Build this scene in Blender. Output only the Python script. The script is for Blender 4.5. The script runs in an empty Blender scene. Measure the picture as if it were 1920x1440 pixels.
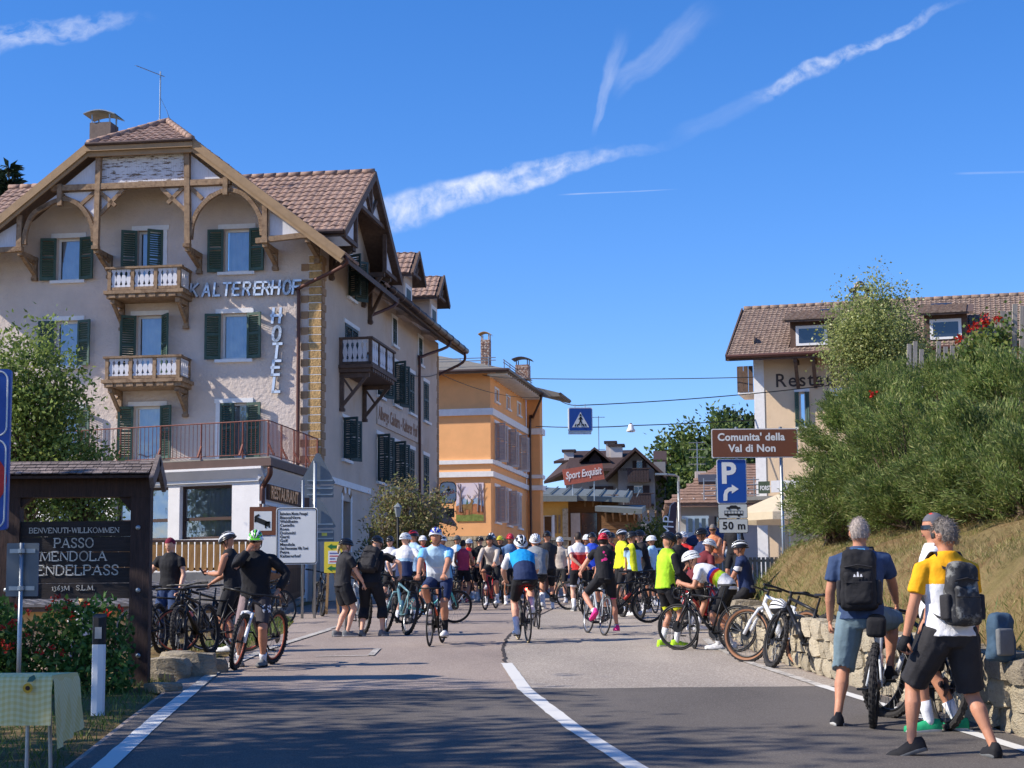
import bpy, bmesh, math, random
import numpy as np
from mathutils import Vector, Matrix, Euler, noise
R = math.radians
scene = bpy.context.scene
col = scene.collection
random.seed(7)
# ---------------------------------------------------------------- camera
F_PX, PW, PH = 3450.0, 1920.0, 1440.0
PITCH, ROLL, CAM_Z = R(7.3), R(0.45), 1.6
_r = Vector((1, 0, 0)); _u = Vector((0, -math.sin(PITCH), math.cos(PITCH))); _f = Vector((0, math.cos(PITCH), math.sin(PITCH)))
CAM_R = _r * math.cos(ROLL) - _u * math.sin(ROLL)
CAM_U = _r * math.sin(ROLL) + _u * math.cos(ROLL)
CAM_P = Vector((0, 0, CAM_Z))
cam_data = bpy.data.cameras.new('camera'); cam = bpy.data.objects.new('camera', cam_data); col.objects.link(cam)
cam_data.sensor_width = 36; cam_data.lens = 36 * F_PX / PW; cam_data.clip_start = 0.1; cam_data.clip_end = 3000
cam.matrix_world = Matrix(((CAM_R.x, CAM_U.x, -_f.x, 0), (CAM_R.y, CAM_U.y, -_f.y, 0), (CAM_R.z, CAM_U.z, -_f.z, CAM_Z), (0, 0, 0, 1)))
scene.camera = cam
def ray(px, py):
 return CAM_R * ((px - PW / 2) / F_PX) + CAM_U * (-(py - PH / 2) / F_PX) + _f
def at(px, py, Y):
 """world point seen at photo pixel (px, py) at world distance Y"""
 d = ray(px, py)
 return CAM_P + d * (Y / d.y)
def at_x(px, Y):
 return at(px, 1160, Y).x
# ---------------------------------------------------------------- sun + world
SUN_TRAVEL = Vector((12.5, 2.6, -9.9)).normalized()
SUN_EL = math.asin(-SUN_TRAVEL.z)
sun_data = bpy.data.lights.new('sun', 'SUN'); sun = bpy.data.objects.new('sun', sun_data); col.objects.link(sun)
sun_data.energy = 4.7; sun_data.angle = R(0.53); sun_data.color = (1.0, 0.92, 0.80)
sun.rotation_euler = SUN_TRAVEL.to_track_quat('-Z', 'Y').to_euler()
sun.location = (-40, -10, 40)
scene.view_settings.view_transform = 'Standard'
scene.view_settings.look = 'None'
scene.view_settings.exposure = 0.5
scene.view_settings.gamma = 1.0
try: scene.view_settings.use_curve_mapping = False
except Exception: pass
class NG:
 """tiny node-graph writer"""
 def __init__(s, nt): s.nt = nt; s.n = nt.nodes; s.l = nt.links
 def node(s, t, **kw):
  nd = s.n.new(t)
  for k, v in kw.items(): setattr(nd, k, v)
  return nd
 def put(s, sock, v):
  if isinstance(v, bpy.types.NodeSocket): s.l.new(v, sock)
  elif v is not None: sock.default_value = v
 def math(s, op, a, b=None, c=None, clamp=False):
  nd = s.node('ShaderNodeMath', operation=op, use_clamp=clamp)
  s.put(nd.inputs[0], a); s.put(nd.inputs[1], b)
  if c is not None: s.put(nd.inputs[2], c)
  return nd.outputs[0]
 def noise(s, vec, scale, detail=3, rough=.5, dist=0, out='Fac'):
  nd = s.node('ShaderNodeTexNoise'); s.put(nd.inputs['Vector'], vec)
  nd.inputs['Scale'].default_value = scale; nd.inputs['Detail'].default_value = detail
  nd.inputs['Roughness'].default_value = rough; nd.inputs['Distortion'].default_value = dist
  return nd.outputs[out]
 def ramp(s, fac, stops, interp='LINEAR'):
  nd = s.node('ShaderNodeValToRGB'); s.put(nd.inputs[0], fac); cr = nd.color_ramp; cr.interpolation = interp
  while len(cr.elements) < len(stops): cr.elements.new(.5)
  for e, (p, c) in zip(cr.elements, stops):
   e.position = p; e.color = (c, c, c, 1) if isinstance(c, (int, float)) else (*c[:3], 1)
  return nd.outputs[0]
 def mix(s, fac, a, b, blend='MIX'):
  nd = s.node('ShaderNodeMix', data_type='RGBA', blend_type=blend)
  s.put(nd.inputs[0], fac)
  s.put(nd.inputs[6], (*a[:3], 1) if isinstance(a, (tuple, list)) else a)
  s.put(nd.inputs[7], (*b[:3], 1) if isinstance(b, (tuple, list)) else b)
  return nd.outputs[2]
 def mapping(s, vec, scale=(1, 1, 1), rot=(0, 0, 0), loc=(0, 0, 0)):
  nd = s.node('ShaderNodeMapping'); s.put(nd.inputs[0], vec)
  nd.inputs['Scale'].default_value = scale; nd.inputs['Rotation'].default_value = rot; nd.inputs['Location'].default_value = loc
  return nd.outputs[0]
 def sep(s, vec):
  nd = s.node('ShaderNodeSeparateXYZ'); s.put(nd.inputs[0], vec); return nd.outputs
 def comb(s, x, y, z):
  nd = s.node('ShaderNodeCombineXYZ')
  for i, v in enumerate((x, y, z)): s.put(nd.inputs[i], v)
  return nd.outputs[0]
world = bpy.data.worlds.new('World'); scene.world = world; world.use_nodes = True
g = NG(world.node_tree); g.n.clear()
sky = g.node('ShaderNodeTexSky', sky_type='NISHITA')
sky.sun_disc = False; sky.sun_elevation = SUN_EL
sky.sun_rotation = math.atan2(-SUN_TRAVEL.x, -SUN_TRAVEL.y)
sky.altitude = 1363; sky.air_density = 1.0; sky.dust_density = 0.25; sky.ozone_density = 3.0
geo = g.node('ShaderNodeTexCoord').outputs['Generated']
dx, dy, dz = g.sep(geo)
ysafe = g.math('MAXIMUM', dy, 0.05)
cu = g.math('DIVIDE', dx, ysafe); cv = g.math('DIVIDE', dz, ysafe)
def uv(px, py):
 d = ray(px, py); return d.x / d.y, d.z / d.y
def streak(A, B, wa, wb, dens, seed, warp=.012, grain=60., stretch=.35, lo=.35, hi=.75):
 """one wisp of cirrus between two directions of the sky"""
 (ax, ay), (bx, by) = uv(*A), uv(*B)
 L = math.hypot(bx - ax, by - ay); ex, ey = (bx - ax) / L, (by - ay) / L
 p = g.comb(cu, cv, seed * 3.1)
 w = g.node('ShaderNodeTexNoise'); g.put(w.inputs['Vector'], p); w.inputs['Scale'].default_value = 28; w.inputs['Detail'].default_value = 4
 ws = g.sep(w.outputs['Color'])
 x = g.math('ADD', g.math('SUBTRACT', cu, ax), g.math('MULTIPLY', g.math('SUBTRACT', ws[0], .5), warp * 2))
 y = g.math('ADD', g.math('SUBTRACT', cv, ay), g.math('MULTIPLY', g.math('SUBTRACT', ws[1], .5), warp * 2))
 t = g.math('DIVIDE', g.math('ADD', g.math('MULTIPLY', x, ex), g.math('MULTIPLY', y, ey)), L)
 s = g.math('SUBTRACT', g.math('MULTIPLY', y, ex), g.math('MULTIPLY', x, ey))
 wid = g.math('ADD', g.math('MULTIPLY', g.math('MINIMUM', g.math('MAXIMUM', t, 0), 1), wb - wa), wa)
 sd = g.math('DIVIDE', g.math('ABSOLUTE', s), wid)
 m = g.ramp(sd, [(0, 1), (.45, .75), (1, 0)], 'EASE')
 tp = g.ramp(g.math('MULTIPLY', g.math('ADD', t, .2), 1 / 1.4), [(0, 0), (.2, 1), (.6, .9), (1, 0)], 'EASE')
 along = g.comb(g.math('MULTIPLY', t, L * stretch), s, seed)
 nn = g.ramp(g.noise(along, grain, 6, .62), [(lo, 0), (hi, 1)])
 return g.math('MULTIPLY', g.math('MULTIPLY', g.math('MULTIPLY', m, tp), nn), dens)
cl = [streak((725, 405), (1190, 280), .0120, .0034, 1.05, 1, .0095, 70, 1.0, .33, .72),
 streak((850, 350), (1120, 290), .006, .004, .6, 9, .009, 90, 1.0, .34, .68),
 streak((-90, 84), (245, 38), .011, .005, .7, 2, .013, 120, .5, .36, .72),
 streak((1455, 165), (1770, 20), .0055, .003, .7, 3, .0085, 110, .8, .34, .7),
 streak((1120, 235), (1165, 75), .0022, .0065, .42, 4, .007, 90, .25, .25, .8),
 streak((1165, 160), (1320, 30), .007, .011, .26, 5, .010, 80, .2, .25, .8),
 streak((1290, 250), (1470, 165), .007, .005, .11, 6, .006, 60, .3, .2, .7),
 streak((1075, 364), (1250, 356), .0006, .0004, .4, 7, .0004, 60, .3, .2, .6),
 streak((1810, 325), (1960, 322), .0009, .0008, .2, 8, .0004, 60, .3, .2, .6)]
tot = cl[0]
for c in cl[1:]: tot = g.math('ADD', tot, c)
tot = g.math('MULTIPLY', tot, g.math('GREATER_THAN', dy, .2))
tot = g.math('MINIMUM', g.math('MAXIMUM', tot, 0), .93)
hsv = g.node('ShaderNodeHueSaturation'); hsv.inputs['Saturation'].default_value = 1.3; hsv.inputs['Value'].default_value = 1.0
g.l.new(sky.outputs[0], hsv.inputs['Color'])
tint = g.mix(1.0, hsv.outputs[0], (.86, .83, 1.02), 'MULTIPLY')
skycol = g.mix(tot, tint, (4.5, 4.8, 5.6))
bg = g.node('ShaderNodeBackground'); g.l.new(skycol, bg.inputs['Color']); bg.inputs['Strength'].default_value = 0.14
wo = g.node('ShaderNodeOutputWorld'); g.l.new(bg.outputs[0], wo.inputs['Surface'])
scene.cycles.use_adaptive_sampling = True
world.cycles.sampling_method = 'MANUAL'; world.cycles.sample_map_resolution = 256
scene.cycles.use_denoising = True
scene.cycles.max_bounces = 5; scene.cycles.diffuse_bounces = 3; scene.cycles.glossy_bounces = 3; scene.cycles.transparent_max_bounces = 12
# ---------------------------------------------------------------- helpers
def lin(c):
 c /= 255.0
 return c / 12.92 if c <= .04045 else ((c + .055) / 1.055) ** 2.4
def rgb(r, g_, b): return (lin(r), lin(g_), lin(b))
MATS = {}
def mat(name, c, rough=.7, metal=0., var=.12, scale=4., bump=0., bscale=40., rnd=0., c2=None, c2lo=.5, c2hi=.65, c2scale=3., stretch=None, spec=.4, coat=0., rotv=None, alpha=None, trans=0.):
 """procedural surface: base colour varied by noise, second colour in patches, fine relief"""
 if name in MATS: return MATS[name]
 m = bpy.data.materials.new(name); m.use_nodes = True; MATS[name] = m
 m.diffuse_color = (*c, 1)
 q = NG(m.node_tree); b = q.n['Principled BSDF']
 tc = q.node('ShaderNodeTexCoord').outputs['Object']
 v = q.mapping(tc, stretch) if stretch else tc
 n1 = q.noise(v, scale, 4, .6)
 lo = tuple(max(0, x * (1 - var * 1.6)) for x in c); hi = tuple(min(1, x * (1 + var * 1.6)) for x in c)
 colr = q.ramp(n1, [(.25, lo), (.75, hi)])
 if c2:
  f = q.ramp(q.noise(v, c2scale, 6, .65), [(c2lo, 0), (c2hi, 1)])
  colr = q.mix(f, colr, c2)
 if rnd:
  oi = q.node('ShaderNodeObjectInfo').outputs['Random']
  k = q.math('ADD', q.math('MULTIPLY', oi, 2 * rnd), 1 - rnd)
  colr = q.mix(1.0, colr, q.comb(k, k, k), 'MULTIPLY')
 q.put(b.inputs['Base Color'], colr)
 b.inputs['Roughness'].default_value = rough; b.inputs['Metallic'].default_value = metal
 b.inputs['Specular IOR Level'].default_value = spec
 if coat: b.inputs['Coat Weight'].default_value = coat; b.inputs['Coat Roughness'].default_value = .08
 if trans:
  tr = q.node('ShaderNodeBsdfTranslucent'); q.put(tr.inputs[0], colr)
  mx = q.node('ShaderNodeMixShader'); mx.inputs[0].default_value = trans
  q.l.new(b.outputs[0], mx.inputs[1]); q.l.new(tr.outputs[0], mx.inputs[2])
  q.l.new(mx.outputs[0], q.n['Material Output'].inputs['Surface'])
 if bump:
  bp = q.node('ShaderNodeBump'); bp.inputs['Strength'].default_value = 1; bp.inputs['Distance'].default_value = bump
  q.put(bp.inputs['Height'], q.noise(v, bscale, 5, .6)); q.l.new(bp.outputs[0], b.inputs['Normal'])
 return m
class MB:
 """collects faces; build() links them as ONE mesh object"""
 def __init__(s): s.v = []; s.f = []; s.m = []; s.cur = 0
 def face(s, pts):
  i = len(s.v); s.v += [tuple(p) for p in pts]; s.f.append(tuple(range(i, i + len(pts)))); s.m.append(s.cur)
 def mesh(s, verts, faces):
  i = len(s.v); s.v += [tuple(p) for p in verts]
  for f in faces: s.f.append(tuple(a + i for a in f)); s.m.append(s.cur)
  return s
 def box(s, x0, x1, y0, y1, z0, z1, M=None):
  vs = [Vector((x, y, z)) for z in (z0, z1) for y in (y0, y1) for x in (x0, x1)]
  if M is not None: vs = [M @ p for p in vs]
  return s.mesh(vs, [(0, 2, 3, 1), (4, 5, 7, 6), (0, 1, 5, 4), (2, 6, 7, 3), (0, 4, 6, 2), (1, 3, 7, 5)])
 def cbox(s, c, size, M=None):
  cx, cy, cz = c; a, b, d = size
  return s.box(cx - a / 2, cx + a / 2, cy - b / 2, cy + b / 2, cz - d / 2, cz + d / 2, M)
 def beam(s, p0, p1, w, h, up=(0, 0, 1), ext=0.):
  p0, p1 = Vector(p0), Vector(p1); d = (p1 - p0)
  L = d.length; d.normalize(); up = Vector(up)
  if abs(d.dot(up)) > .99: up = Vector((0, 1, 0))
  sx = d.cross(up).normalized(); uz = sx.cross(d).normalized()
  p0 = p0 - d * ext; p1 = p1 + d * ext
  vs = []
  for p in (p0, p1):
   for a, b in ((-1, -1), (1, -1), (1, 1), (-1, 1)): vs.append(p + sx * (a * w / 2) + uz * (b * h / 2))
  return s.mesh(vs, [(0, 1, 2, 3)[::-1], (4, 5, 6, 7), (0, 1, 5, 4), (1, 2, 6, 5), (2, 3, 7, 6), (3, 0, 4, 7)])
 def tube(s, pts, r, seg=8, closed=False, caps=True):
  pts = [Vector(p) for p in pts]; n = len(pts)
  rs = r if isinstance(r, (list, tuple)) else [r] * n
  prev = None; rings = []; base = len(s.v)
  for i in range(n):
   if closed: t = pts[(i + 1) % n] - pts[i - 1]
   else: t = pts[min(i + 1, n - 1)] - pts[max(i - 1, 0)]
   if t.length < 1e-9: t = Vector((0, 0, 1))
   t.normalize()
   if prev is None:
    a = Vector((0, 0, 1)) if abs(t.z) < .9 else Vector((1, 0, 0)); prev = t.cross(a).normalized()
   else:
    prev = prev - t * prev.dot(t)
    if prev.length < 1e-6: prev = t.orthogonal()
    prev.normalize()
   bn = t.cross(prev)
   for k in range(seg):
    th = 2 * math.pi * k / seg
    s.v.append(tuple(pts[i] + (prev * math.cos(th) + bn * math.sin(th)) * rs[i]))
  m = n if closed else n - 1
  for i in range(m):
   a = base + i * seg; b = base + ((i + 1) % n) * seg
   for k in range(seg):
    k2 = (k + 1) % seg
    s.f.append((a + k, a + k2, b + k2, b + k)); s.m.append(s.cur)
  if caps and not closed:
   s.f.append(tuple(base + k for k in range(seg))[::-1]); s.m.append(s.cur)
   s.f.append(tuple(base + (n - 1) * seg + k for k in range(seg))); s.m.append(s.cur)
  return s
 def prism(s, poly, o, ux, uy, n, d):
  """extrude the 2-D polygon poly (in axes ux, uy at o) by d along n"""
  o, ux, uy, n = Vector(o), Vector(ux), Vector(uy), Vector(n)
  a = [o + ux * x + uy * y for x, y in poly]; b = [p + n * d for p in a]; k = len(poly)
  return s.mesh(a + b, [tuple(range(k))[::-1], tuple(range(k, 2 * k))] + [(i, (i + 1) % k, k + (i + 1) % k, k + i) for i in range(k)])
 def lathe(s, prof, seg=16, c=(0, 0, 0), M=None):
  base = len(s.v)
  for r_, z in prof:
   for k in range(seg):
    th = 2 * math.pi * k / seg
    p = Vector((c[0] + r_ * math.cos(th), c[1] + r_ * math.sin(th), c[2] + z))
    s.v.append(tuple(M @ p if M is not None else p))
  for i in range(len(prof) - 1):
   for k in range(seg):
    k2 = (k + 1) % seg
    s.f.append((base + i * seg + k, base + i * seg + k2, base + (i + 1) * seg + k2, base + (i + 1) * seg + k)); s.m.append(s.cur)
  s.f.append(tuple(base + k for k in range(seg))[::-1]); s.m.append(s.cur)
  s.f.append(tuple(base + (len(prof) - 1) * seg + k for k in range(seg))); s.m.append(s.cur)
  return s
 def build(s, name, mats, parent=None, loc=None, rot=None, smooth=False, stuff=False, struct=False):
  me = bpy.data.meshes.new(name); me.from_pydata(s.v, [], s.f)
  ml = mats if isinstance(mats, (list, tuple)) else [mats]
  for m_ in ml: me.materials.append(m_)
  if len(ml) > 1: me.polygons.foreach_set('material_index', s.m)
  if smooth: me.polygons.foreach_set('use_smooth', [True] * len(me.polygons))
  me.update()
  return link(name, me, parent, loc, rot, stuff, struct)
def link(name, data, parent=None, loc=None, rot=None, stuff=False, struct=False):
 o = bpy.data.objects.new(name, data); col.objects.link(o)
 if parent is not None: o.parent = parent
 if loc is not None: o.location = loc
 if rot is not None: o.rotation_euler = rot
 if stuff: o['kind'] = 'stuff'
 if struct: o['kind'] = 'structure'
 return o
def tag(o, label, cat, group=None):
 o['label'] = label; o['category'] = cat
 if group: o['group'] = group
 return o
def thing(name, label, cat, loc=(0, 0, 0), rz=0., group=None):
 o = bpy.data.objects.new(name, None); col.objects.link(o)
 o.location = loc; o.rotation_euler = (0, 0, rz); o.empty_display_size = .2
 return tag(o, label, cat, group)
def text(body, size, m, parent, M, name='lettering', extrude=.004, align='LEFT', bold=0., shear=0., sx=1., spacing=1., lines=1.):
 """lettering lying in the XZ plane of M (x right, z up, facing -y)"""
 cu_ = bpy.data.curves.new(name, 'FONT'); cu_.body = body; cu_.size = size; cu_.extrude = extrude
 cu_.align_x = align; cu_.offset = bold; cu_.shear = shear; cu_.space_character = spacing; cu_.space_line = lines
 cu_.resolution_u = 3; cu_.materials.append(m)
 tmp = bpy.data.objects.new(name, cu_); me_ = bpy.data.meshes.new_from_object(tmp); bpy.data.objects.remove(tmp); bpy.data.curves.remove(cu_)
 o = link(name, me_, parent)
 o.matrix_local = M @ Matrix.Rotation(math.pi / 2, 4, 'X') @ Matrix.Diagonal((sx, 1, 1, 1))
 return o
def T(x, y, z): return Matrix.Translation((x, y, z))
def RZ(a): return Matrix.Rotation(a, 4, 'Z')
def smoothstep(a, b, x):
 t = min(1, max(0, (x - a) / (b - a))); return t * t * (3 - 2 * t)
def interp(pts, x): return float(np.interp(x, [p[0] for p in pts], [p[1] for p in pts]))
def curvy(pts, n=8):
 """Catmull-Rom through 2-D/3-D points"""
 P = [Vector(p) for p in pts]; P = [2 * P[0] - P[1]] + P + [2 * P[-1] - P[-2]]; out = []
 for i in range(1, len(P) - 2):
  for k in range(n):
   t = k / n; a, b, c, d = P[i - 1:i + 3]
   out.append(.5 * ((2 * b) + (c - a) * t + (2 * a - 5 * b + 4 * c - d) * t * t + (3 * b - a - 3 * c + d) * t ** 3))
 return out + [P[-2]]
# ---------------------------------------------------------------- ground, road, bank
GZ = [(-60, -2.5), (0, 0), (50, 2.1), (90, 3.3), (140, 4.0), (420, 6.0)]
def gz(y): return interp(GZ, y)
WALL = [(-20, 6.9), (8, 4.85), (15, 4.2), (20, 3.82), (25, 3.55), (28, 3.55), (31.2, 3.75), (34, 4.05), (37, 4.6), (40, 5.6), (400, 60)]
def wallx(y): return interp(WALL, y)
LEFT = [(-20, -2.0), (10, -2.9), (13, -3.2), (17, -3.55), (23, -4.05), (28, -4.1), (33, -4.1), (38, -4.5), (44, -5.6), (50, -5.2), (58, -4.4), (100, 3), (140, 12)]
RIGHT = [(-20, 6.8), (8, 4.75), (15, 4.1), (20, 3.72), (25, 3.45), (28, 3.45), (31.2, 3.65), (34, 3.95), (37, 4.5), (40, 7), (44, 11), (60, 15), (100, 24), (140, 30)]
def ground_h(x, y):
 b = gz(y)
 d = x - wallx(y) - .22
 if d > 0 and y < 40:
  k = 1 - smoothstep(34.5, 39.5, y)
  h = .55 + min(1.1 * d, .85) + .3 * max(0, min(d - .77, 5))
  h += .10 * noise.noise(Vector((x * .9, y * .9, 3))) + .05 * noise.noise(Vector((x * 2.7, y * 2.7, 8)))
  b += k * h
 elif y < 40 and x > RIGHT_x(y) - .1: b -= .05
 if x < LEFT_x(y):
  dl = LEFT_x(y) - x
  b += .05 * noise.noise(Vector((x * 1.3, y * 1.3, 1))) * min(1, dl * 2)
  w = smoothstep(14, 19, y) * (1 - smoothstep(38, 44, y))
  b -= 1.5 * smoothstep(1.6, 4.2, dl) * w
  b -= .02
 elif x < RIGHT_x(y): b -= .06
 return b
def LEFT_x(y): return interp(LEFT, y)
def RIGHT_x(y): return interp(RIGHT, y)
def grid_mesh(name, xs, ys, h, m, struct=True, parent=None):
 nx, ny = len(xs), len(ys)
 v = [(x, y, h(x, y)) for y in ys for x in xs]
 f = [(j * nx + i, j * nx + i + 1, (j + 1) * nx + i + 1, (j + 1) * nx + i) for j in range(ny - 1) for i in range(nx - 1)]
 me = bpy.data.meshes.new(name); me.from_pydata(v, [], f); me.materials.append(m)
 me.polygons.foreach_set('use_smooth', [True] * len(f)); me.update()
 return link(name, me, parent, struct=struct)
def soil_mat():
 m = bpy.data.materials.new('dry_grass_soil'); m.use_nodes = True
 q = NG(m.node_tree); b = q.n['Principled BSDF']; tc = q.node('ShaderNodeTexCoord').outputs['Object']
 n1 = q.noise(tc, .9, 5, .65); n2 = q.noise(tc, 9, 5, .7); n3 = q.noise(tc, 60, 3, .7)
 c = q.ramp(n1, [(.3, rgb(112, 104, 62)), (.48, rgb(138, 120, 82)), (.6, rgb(120, 92, 62)), (.75, rgb(96, 100, 52))])
 c = q.mix(q.ramp(n2, [(.35, .0), (.75, .55)]), c, rgb(80, 62, 40))
 c = q.mix(q.ramp(n3, [(.4, 0), (.8, .6)]), c, rgb(168, 150, 108))
 q.put(b.inputs['Base Color'], c); b.inputs['Roughness'].default_value = .95; b.inputs['Specular IOR Level'].default_value = .1
 bp = q.node('ShaderNodeBump'); bp.inputs['Distance'].default_value = .05; bp.inputs['Strength'].default_value = 1
 q.put(bp.inputs['Height'], q.noise(tc, 22, 6, .7)); q.l.new(bp.outputs[0], b.inputs['Normal'])
 return m
xs = sorted(set([round(-10 + .25 * i, 3) for i in range(81)] + [-400, -200, -100, -60, -40, -30, -24, -20, -17, -14, -12, 12, 14, 17, 20, 26, 35, 50, 80, 150, 300, 500]))
ys = sorted(set([round(-6 + .5 * i, 3) for i in range(110)] + [-60, -40, -25, -15, -10] + [50 + 3 * i for i in range(32)] + [160, 180, 220, 300, 450, 700]))
ground = grid_mesh('ground', xs, ys, ground_h, soil_mat())
def asphalt(name, base, dark, speck, fine=55.):
 m = bpy.data.materials.new(name); m.use_nodes = True
 q = NG(m.node_tree); b = q.n['Principled BSDF']; tc = q.node('ShaderNodeTexCoord').outputs['Object']
 big = q.noise(q.mapping(tc, (1, .35, 1)), .8, 5, .6); fin = q.noise(tc, fine, 3, .8); mid = q.noise(tc, 7, 5, .7)
 c = q.mix(q.ramp(big, [(.3, 0), (.7, 1)]), dark, base)
 c = q.mix(q.ramp(fin, [(.52, 0), (.66, 1)]), c, speck)
 c = q.mix(q.ramp(fin, [(.30, .8), (.44, 0)]), c, tuple(x * .35 for x in dark))
 c = q.mix(q.ramp(mid, [(.55, 0), (.8, .35)]), c, tuple(x * .6 for x in dark))
 q.put(b.inputs['Base Color'], c); b.inputs['Roughness'].default_value = .9; b.inputs['Specular IOR Level'].default_value = .25
 bp = q.node('ShaderNodeBump'); bp.inputs['Distance'].default_value = .012; bp.inputs['Strength'].default_value = .8
 q.put(bp.inputs['Height'], fin); q.l.new(bp.outputs[0], b.inputs['Normal'])
 return m
A_OLD = asphalt('asphalt_old_reddish', rgb(162, 147, 136), rgb(136, 122, 114), rgb(198, 184, 172))
A_RIGHT = asphalt('asphalt_old_grey', rgb(168, 156, 144), rgb(141, 131, 122), rgb(214, 204, 190), 42.)
A_NEW = asphalt('asphalt_new_dark', rgb(108, 102, 97), rgb(90, 85, 81), rgb(140, 132, 125), 75.)
def strip(name, m, left, right, ys, dz, nx=2, parent=None, struct=True, thick=0):
 v = []; f = []
 for y in ys:
  a, b = left(y), right(y)
  for i in range(nx): v.append((a + (b - a) * i / (nx - 1), y, gz(y) + dz))
 for j in range(len(ys) - 1):
  for i in range(nx - 1): f.append((j * nx + i, j * nx + i + 1, (j + 1) * nx + i + 1, (j + 1) * nx + i))
 me = bpy.data.meshes.new(name); me.from_pydata(v, [], f); me.materials.append(m); me.update()
 return link(name, me, parent, struct=struct)
yr = [-20 + i for i in range(161)]
road = strip('road', A_OLD, LEFT_x, RIGHT_x, yr, 0.0)
CENTER = [(5, 1.6), (13, .87), (16, .5), (20, .12), (24.4, -.10), (28, -.16), (31, -.1), (34, .05), (38, .35), (44, .95), (52, 2.2)]
def cx_(y): return interp(CENTER, y)
seam = lambda y: cx_(y) + .03 * noise.noise(Vector((y * 1.7, 0, 0)))
strip('road_right_lane', A_RIGHT, seam, lambda y: RIGHT_x(y) - .06, [18 + .5 * i for i in range(70)], .004, parent=road, struct=False)
_edge = lambda x: 20.2 + .08 * noise.noise(Vector((x * 1.5, 1, 0))) + .02 * x
vs_, fs_ = [], []
xx = [-4.2 + .2 * i for i in range(45)]
for x in xx:
 vs_.append((x, _edge(x), gz(_edge(x)) + .008)); vs_.append((x, -20, gz(-20) + .008))
def clampx(x, y): return max(LEFT_x(y) + .05, min(RIGHT_x(y) - .05, x))
v2, f2 = [], []
ysn = [-20 + i * 1.0 for i in range(40)] + [19.5]
for y in ysn:
 for x in xx: v2.append((clampx(x * (1 + .35 * (20 - y) / 40), y), y, gz(y) + .008))
for x in xx: ye = _edge(x); v2.append((clampx(x, ye), ye, gz(ye) + .008))
n_ = len(xx)
f2 = [(j * n_ + i, j * n_ + i + 1, (j + 1) * n_ + i + 1, (j + 1) * n_ + i) for j in range(len(ysn)) for i in range(n_ - 1)]
me = bpy.data.meshes.new('road_new_surface'); me.from_pydata(v2, [], f2); me.materials.append(A_NEW); me.update(); link('road_new_surface', me, road)
def paint_mat(name, wear, base=rgb(222, 220, 214)):
 m = bpy.data.materials.new(name); m.use_nodes = True
 q = NG(m.node_tree); b = q.n['Principled BSDF']; tc = q.node('ShaderNodeTexCoord').outputs['Object']
 n1 = q.noise(tc, 26, 6, .75); n2 = q.noise(tc, 4, 4, .6)
 f = q.ramp(q.math('ADD', q.math('MULTIPLY', n1, .6), q.math('MULTIPLY', n2, .4)), [(wear, 0), (wear + .12, 1)])
 q.put(b.inputs['Base Color'], q.mix(f, rgb(120, 114, 108), q.mix(n1, base, tuple(x * .8 for x in base)))); b.inputs['Roughness'].default_value = .75
 return m
P_NEW = paint_mat('road_paint_fresh', .22); P_OLD = paint_mat('road_paint_worn', .42, rgb(206, 200, 190))
def line(pts, w, m, name, y0, y1, dz=.014, step=.25):
 n = max(2, int((y1 - y0) / step) + 1); ys_ = [y0 + (y1 - y0) * i / (n - 1) for i in range(n)]
 fx = lambda y: interp(pts, y)
 wob = lambda y, k: .012 * noise.noise(Vector((y * 2.1, k, 0)))
 return strip(name, m, lambda y: fx(y) - w / 2 + wob(y, 0), lambda y: fx(y) + w / 2 + wob(y, 5), ys_, dz, parent=road, struct=False)
line(CENTER, .15, P_NEW, 'centre_line', -5, 24.4)
EL = [(-5, -1.7), (10, -2.62), (13.2, -2.93), (17.1, -3.27), (23.3, -3.74), (28, -3.75), (34.5, -3.4), (40, -2.9)]
line(EL, .16, P_NEW, 'edge_line', -5, 20.4); line(EL, .14, P_OLD, 'edge_line', 20.4, 34.2)
ER = [(-5, 5.2), (8, 4.35), (14.2, 3.82), (20, 3.36), (24.1, 3.06), (28, 3.0), (31, 3.15)]
line(ER, .13, P_NEW, 'edge_line', -5, 20.3); line(ER, .12, P_OLD, 'edge_line', 20.3, 30)
# seam crack between the two lanes, faded bay lines in front of the green-helmet rider, far stop line
crack_m = mat('tar_seam', rgb(58, 52, 50), .9)
strip('tar_seam', crack_m, lambda y: seam(y) - .035 - .03 * noise.noise(Vector((y * 3, 2, 0))), lambda y: seam(y) + .012 + .03 * noise.noise(Vector((y * 3.3, 7, 0))), [24.3 + .2 * i for i in range(110)], .010, parent=road, struct=False)
def ground_quad(name, pts, m, dz=.012):
 b = MB(); b.face([(x, y, gz(y) + dz) for x, y in pts]); return b.build(name, m, road)
def gpx(px, py):
 """ground point of the road seen at a photo pixel"""
 d = ray(px, py); lo, hi = 3., 200.
 for _ in range(50):
  md = (lo + hi) / 2; p = CAM_P + d * (md / d.y)
  if p.z > gz(md): lo = md
  else: hi = md
 return (CAM_P + d * (lo / d.y)).x, lo
for a, b_, w in (((600, 1219), (705, 1217), .09), ((590, 1232), (690, 1230), .09), ((695, 1230), (708, 1217), .1), ((640, 1173), (600, 1185), .1)):
 (x0, y0), (x1, y1) = gpx(*a), gpx(*b_)
 d = Vector((x1 - x0, y1 - y0)).normalized(); n = Vector((-d.y, d.x)) * w / 2
 ground_quad('bay_line', [(x0 - n.x, y0 - n.y), (x1 - n.x, y1 - n.y), (x1 + n.x, y1 + n.y), (x0 + n.x, y0 + n.y)], P_OLD)
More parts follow.
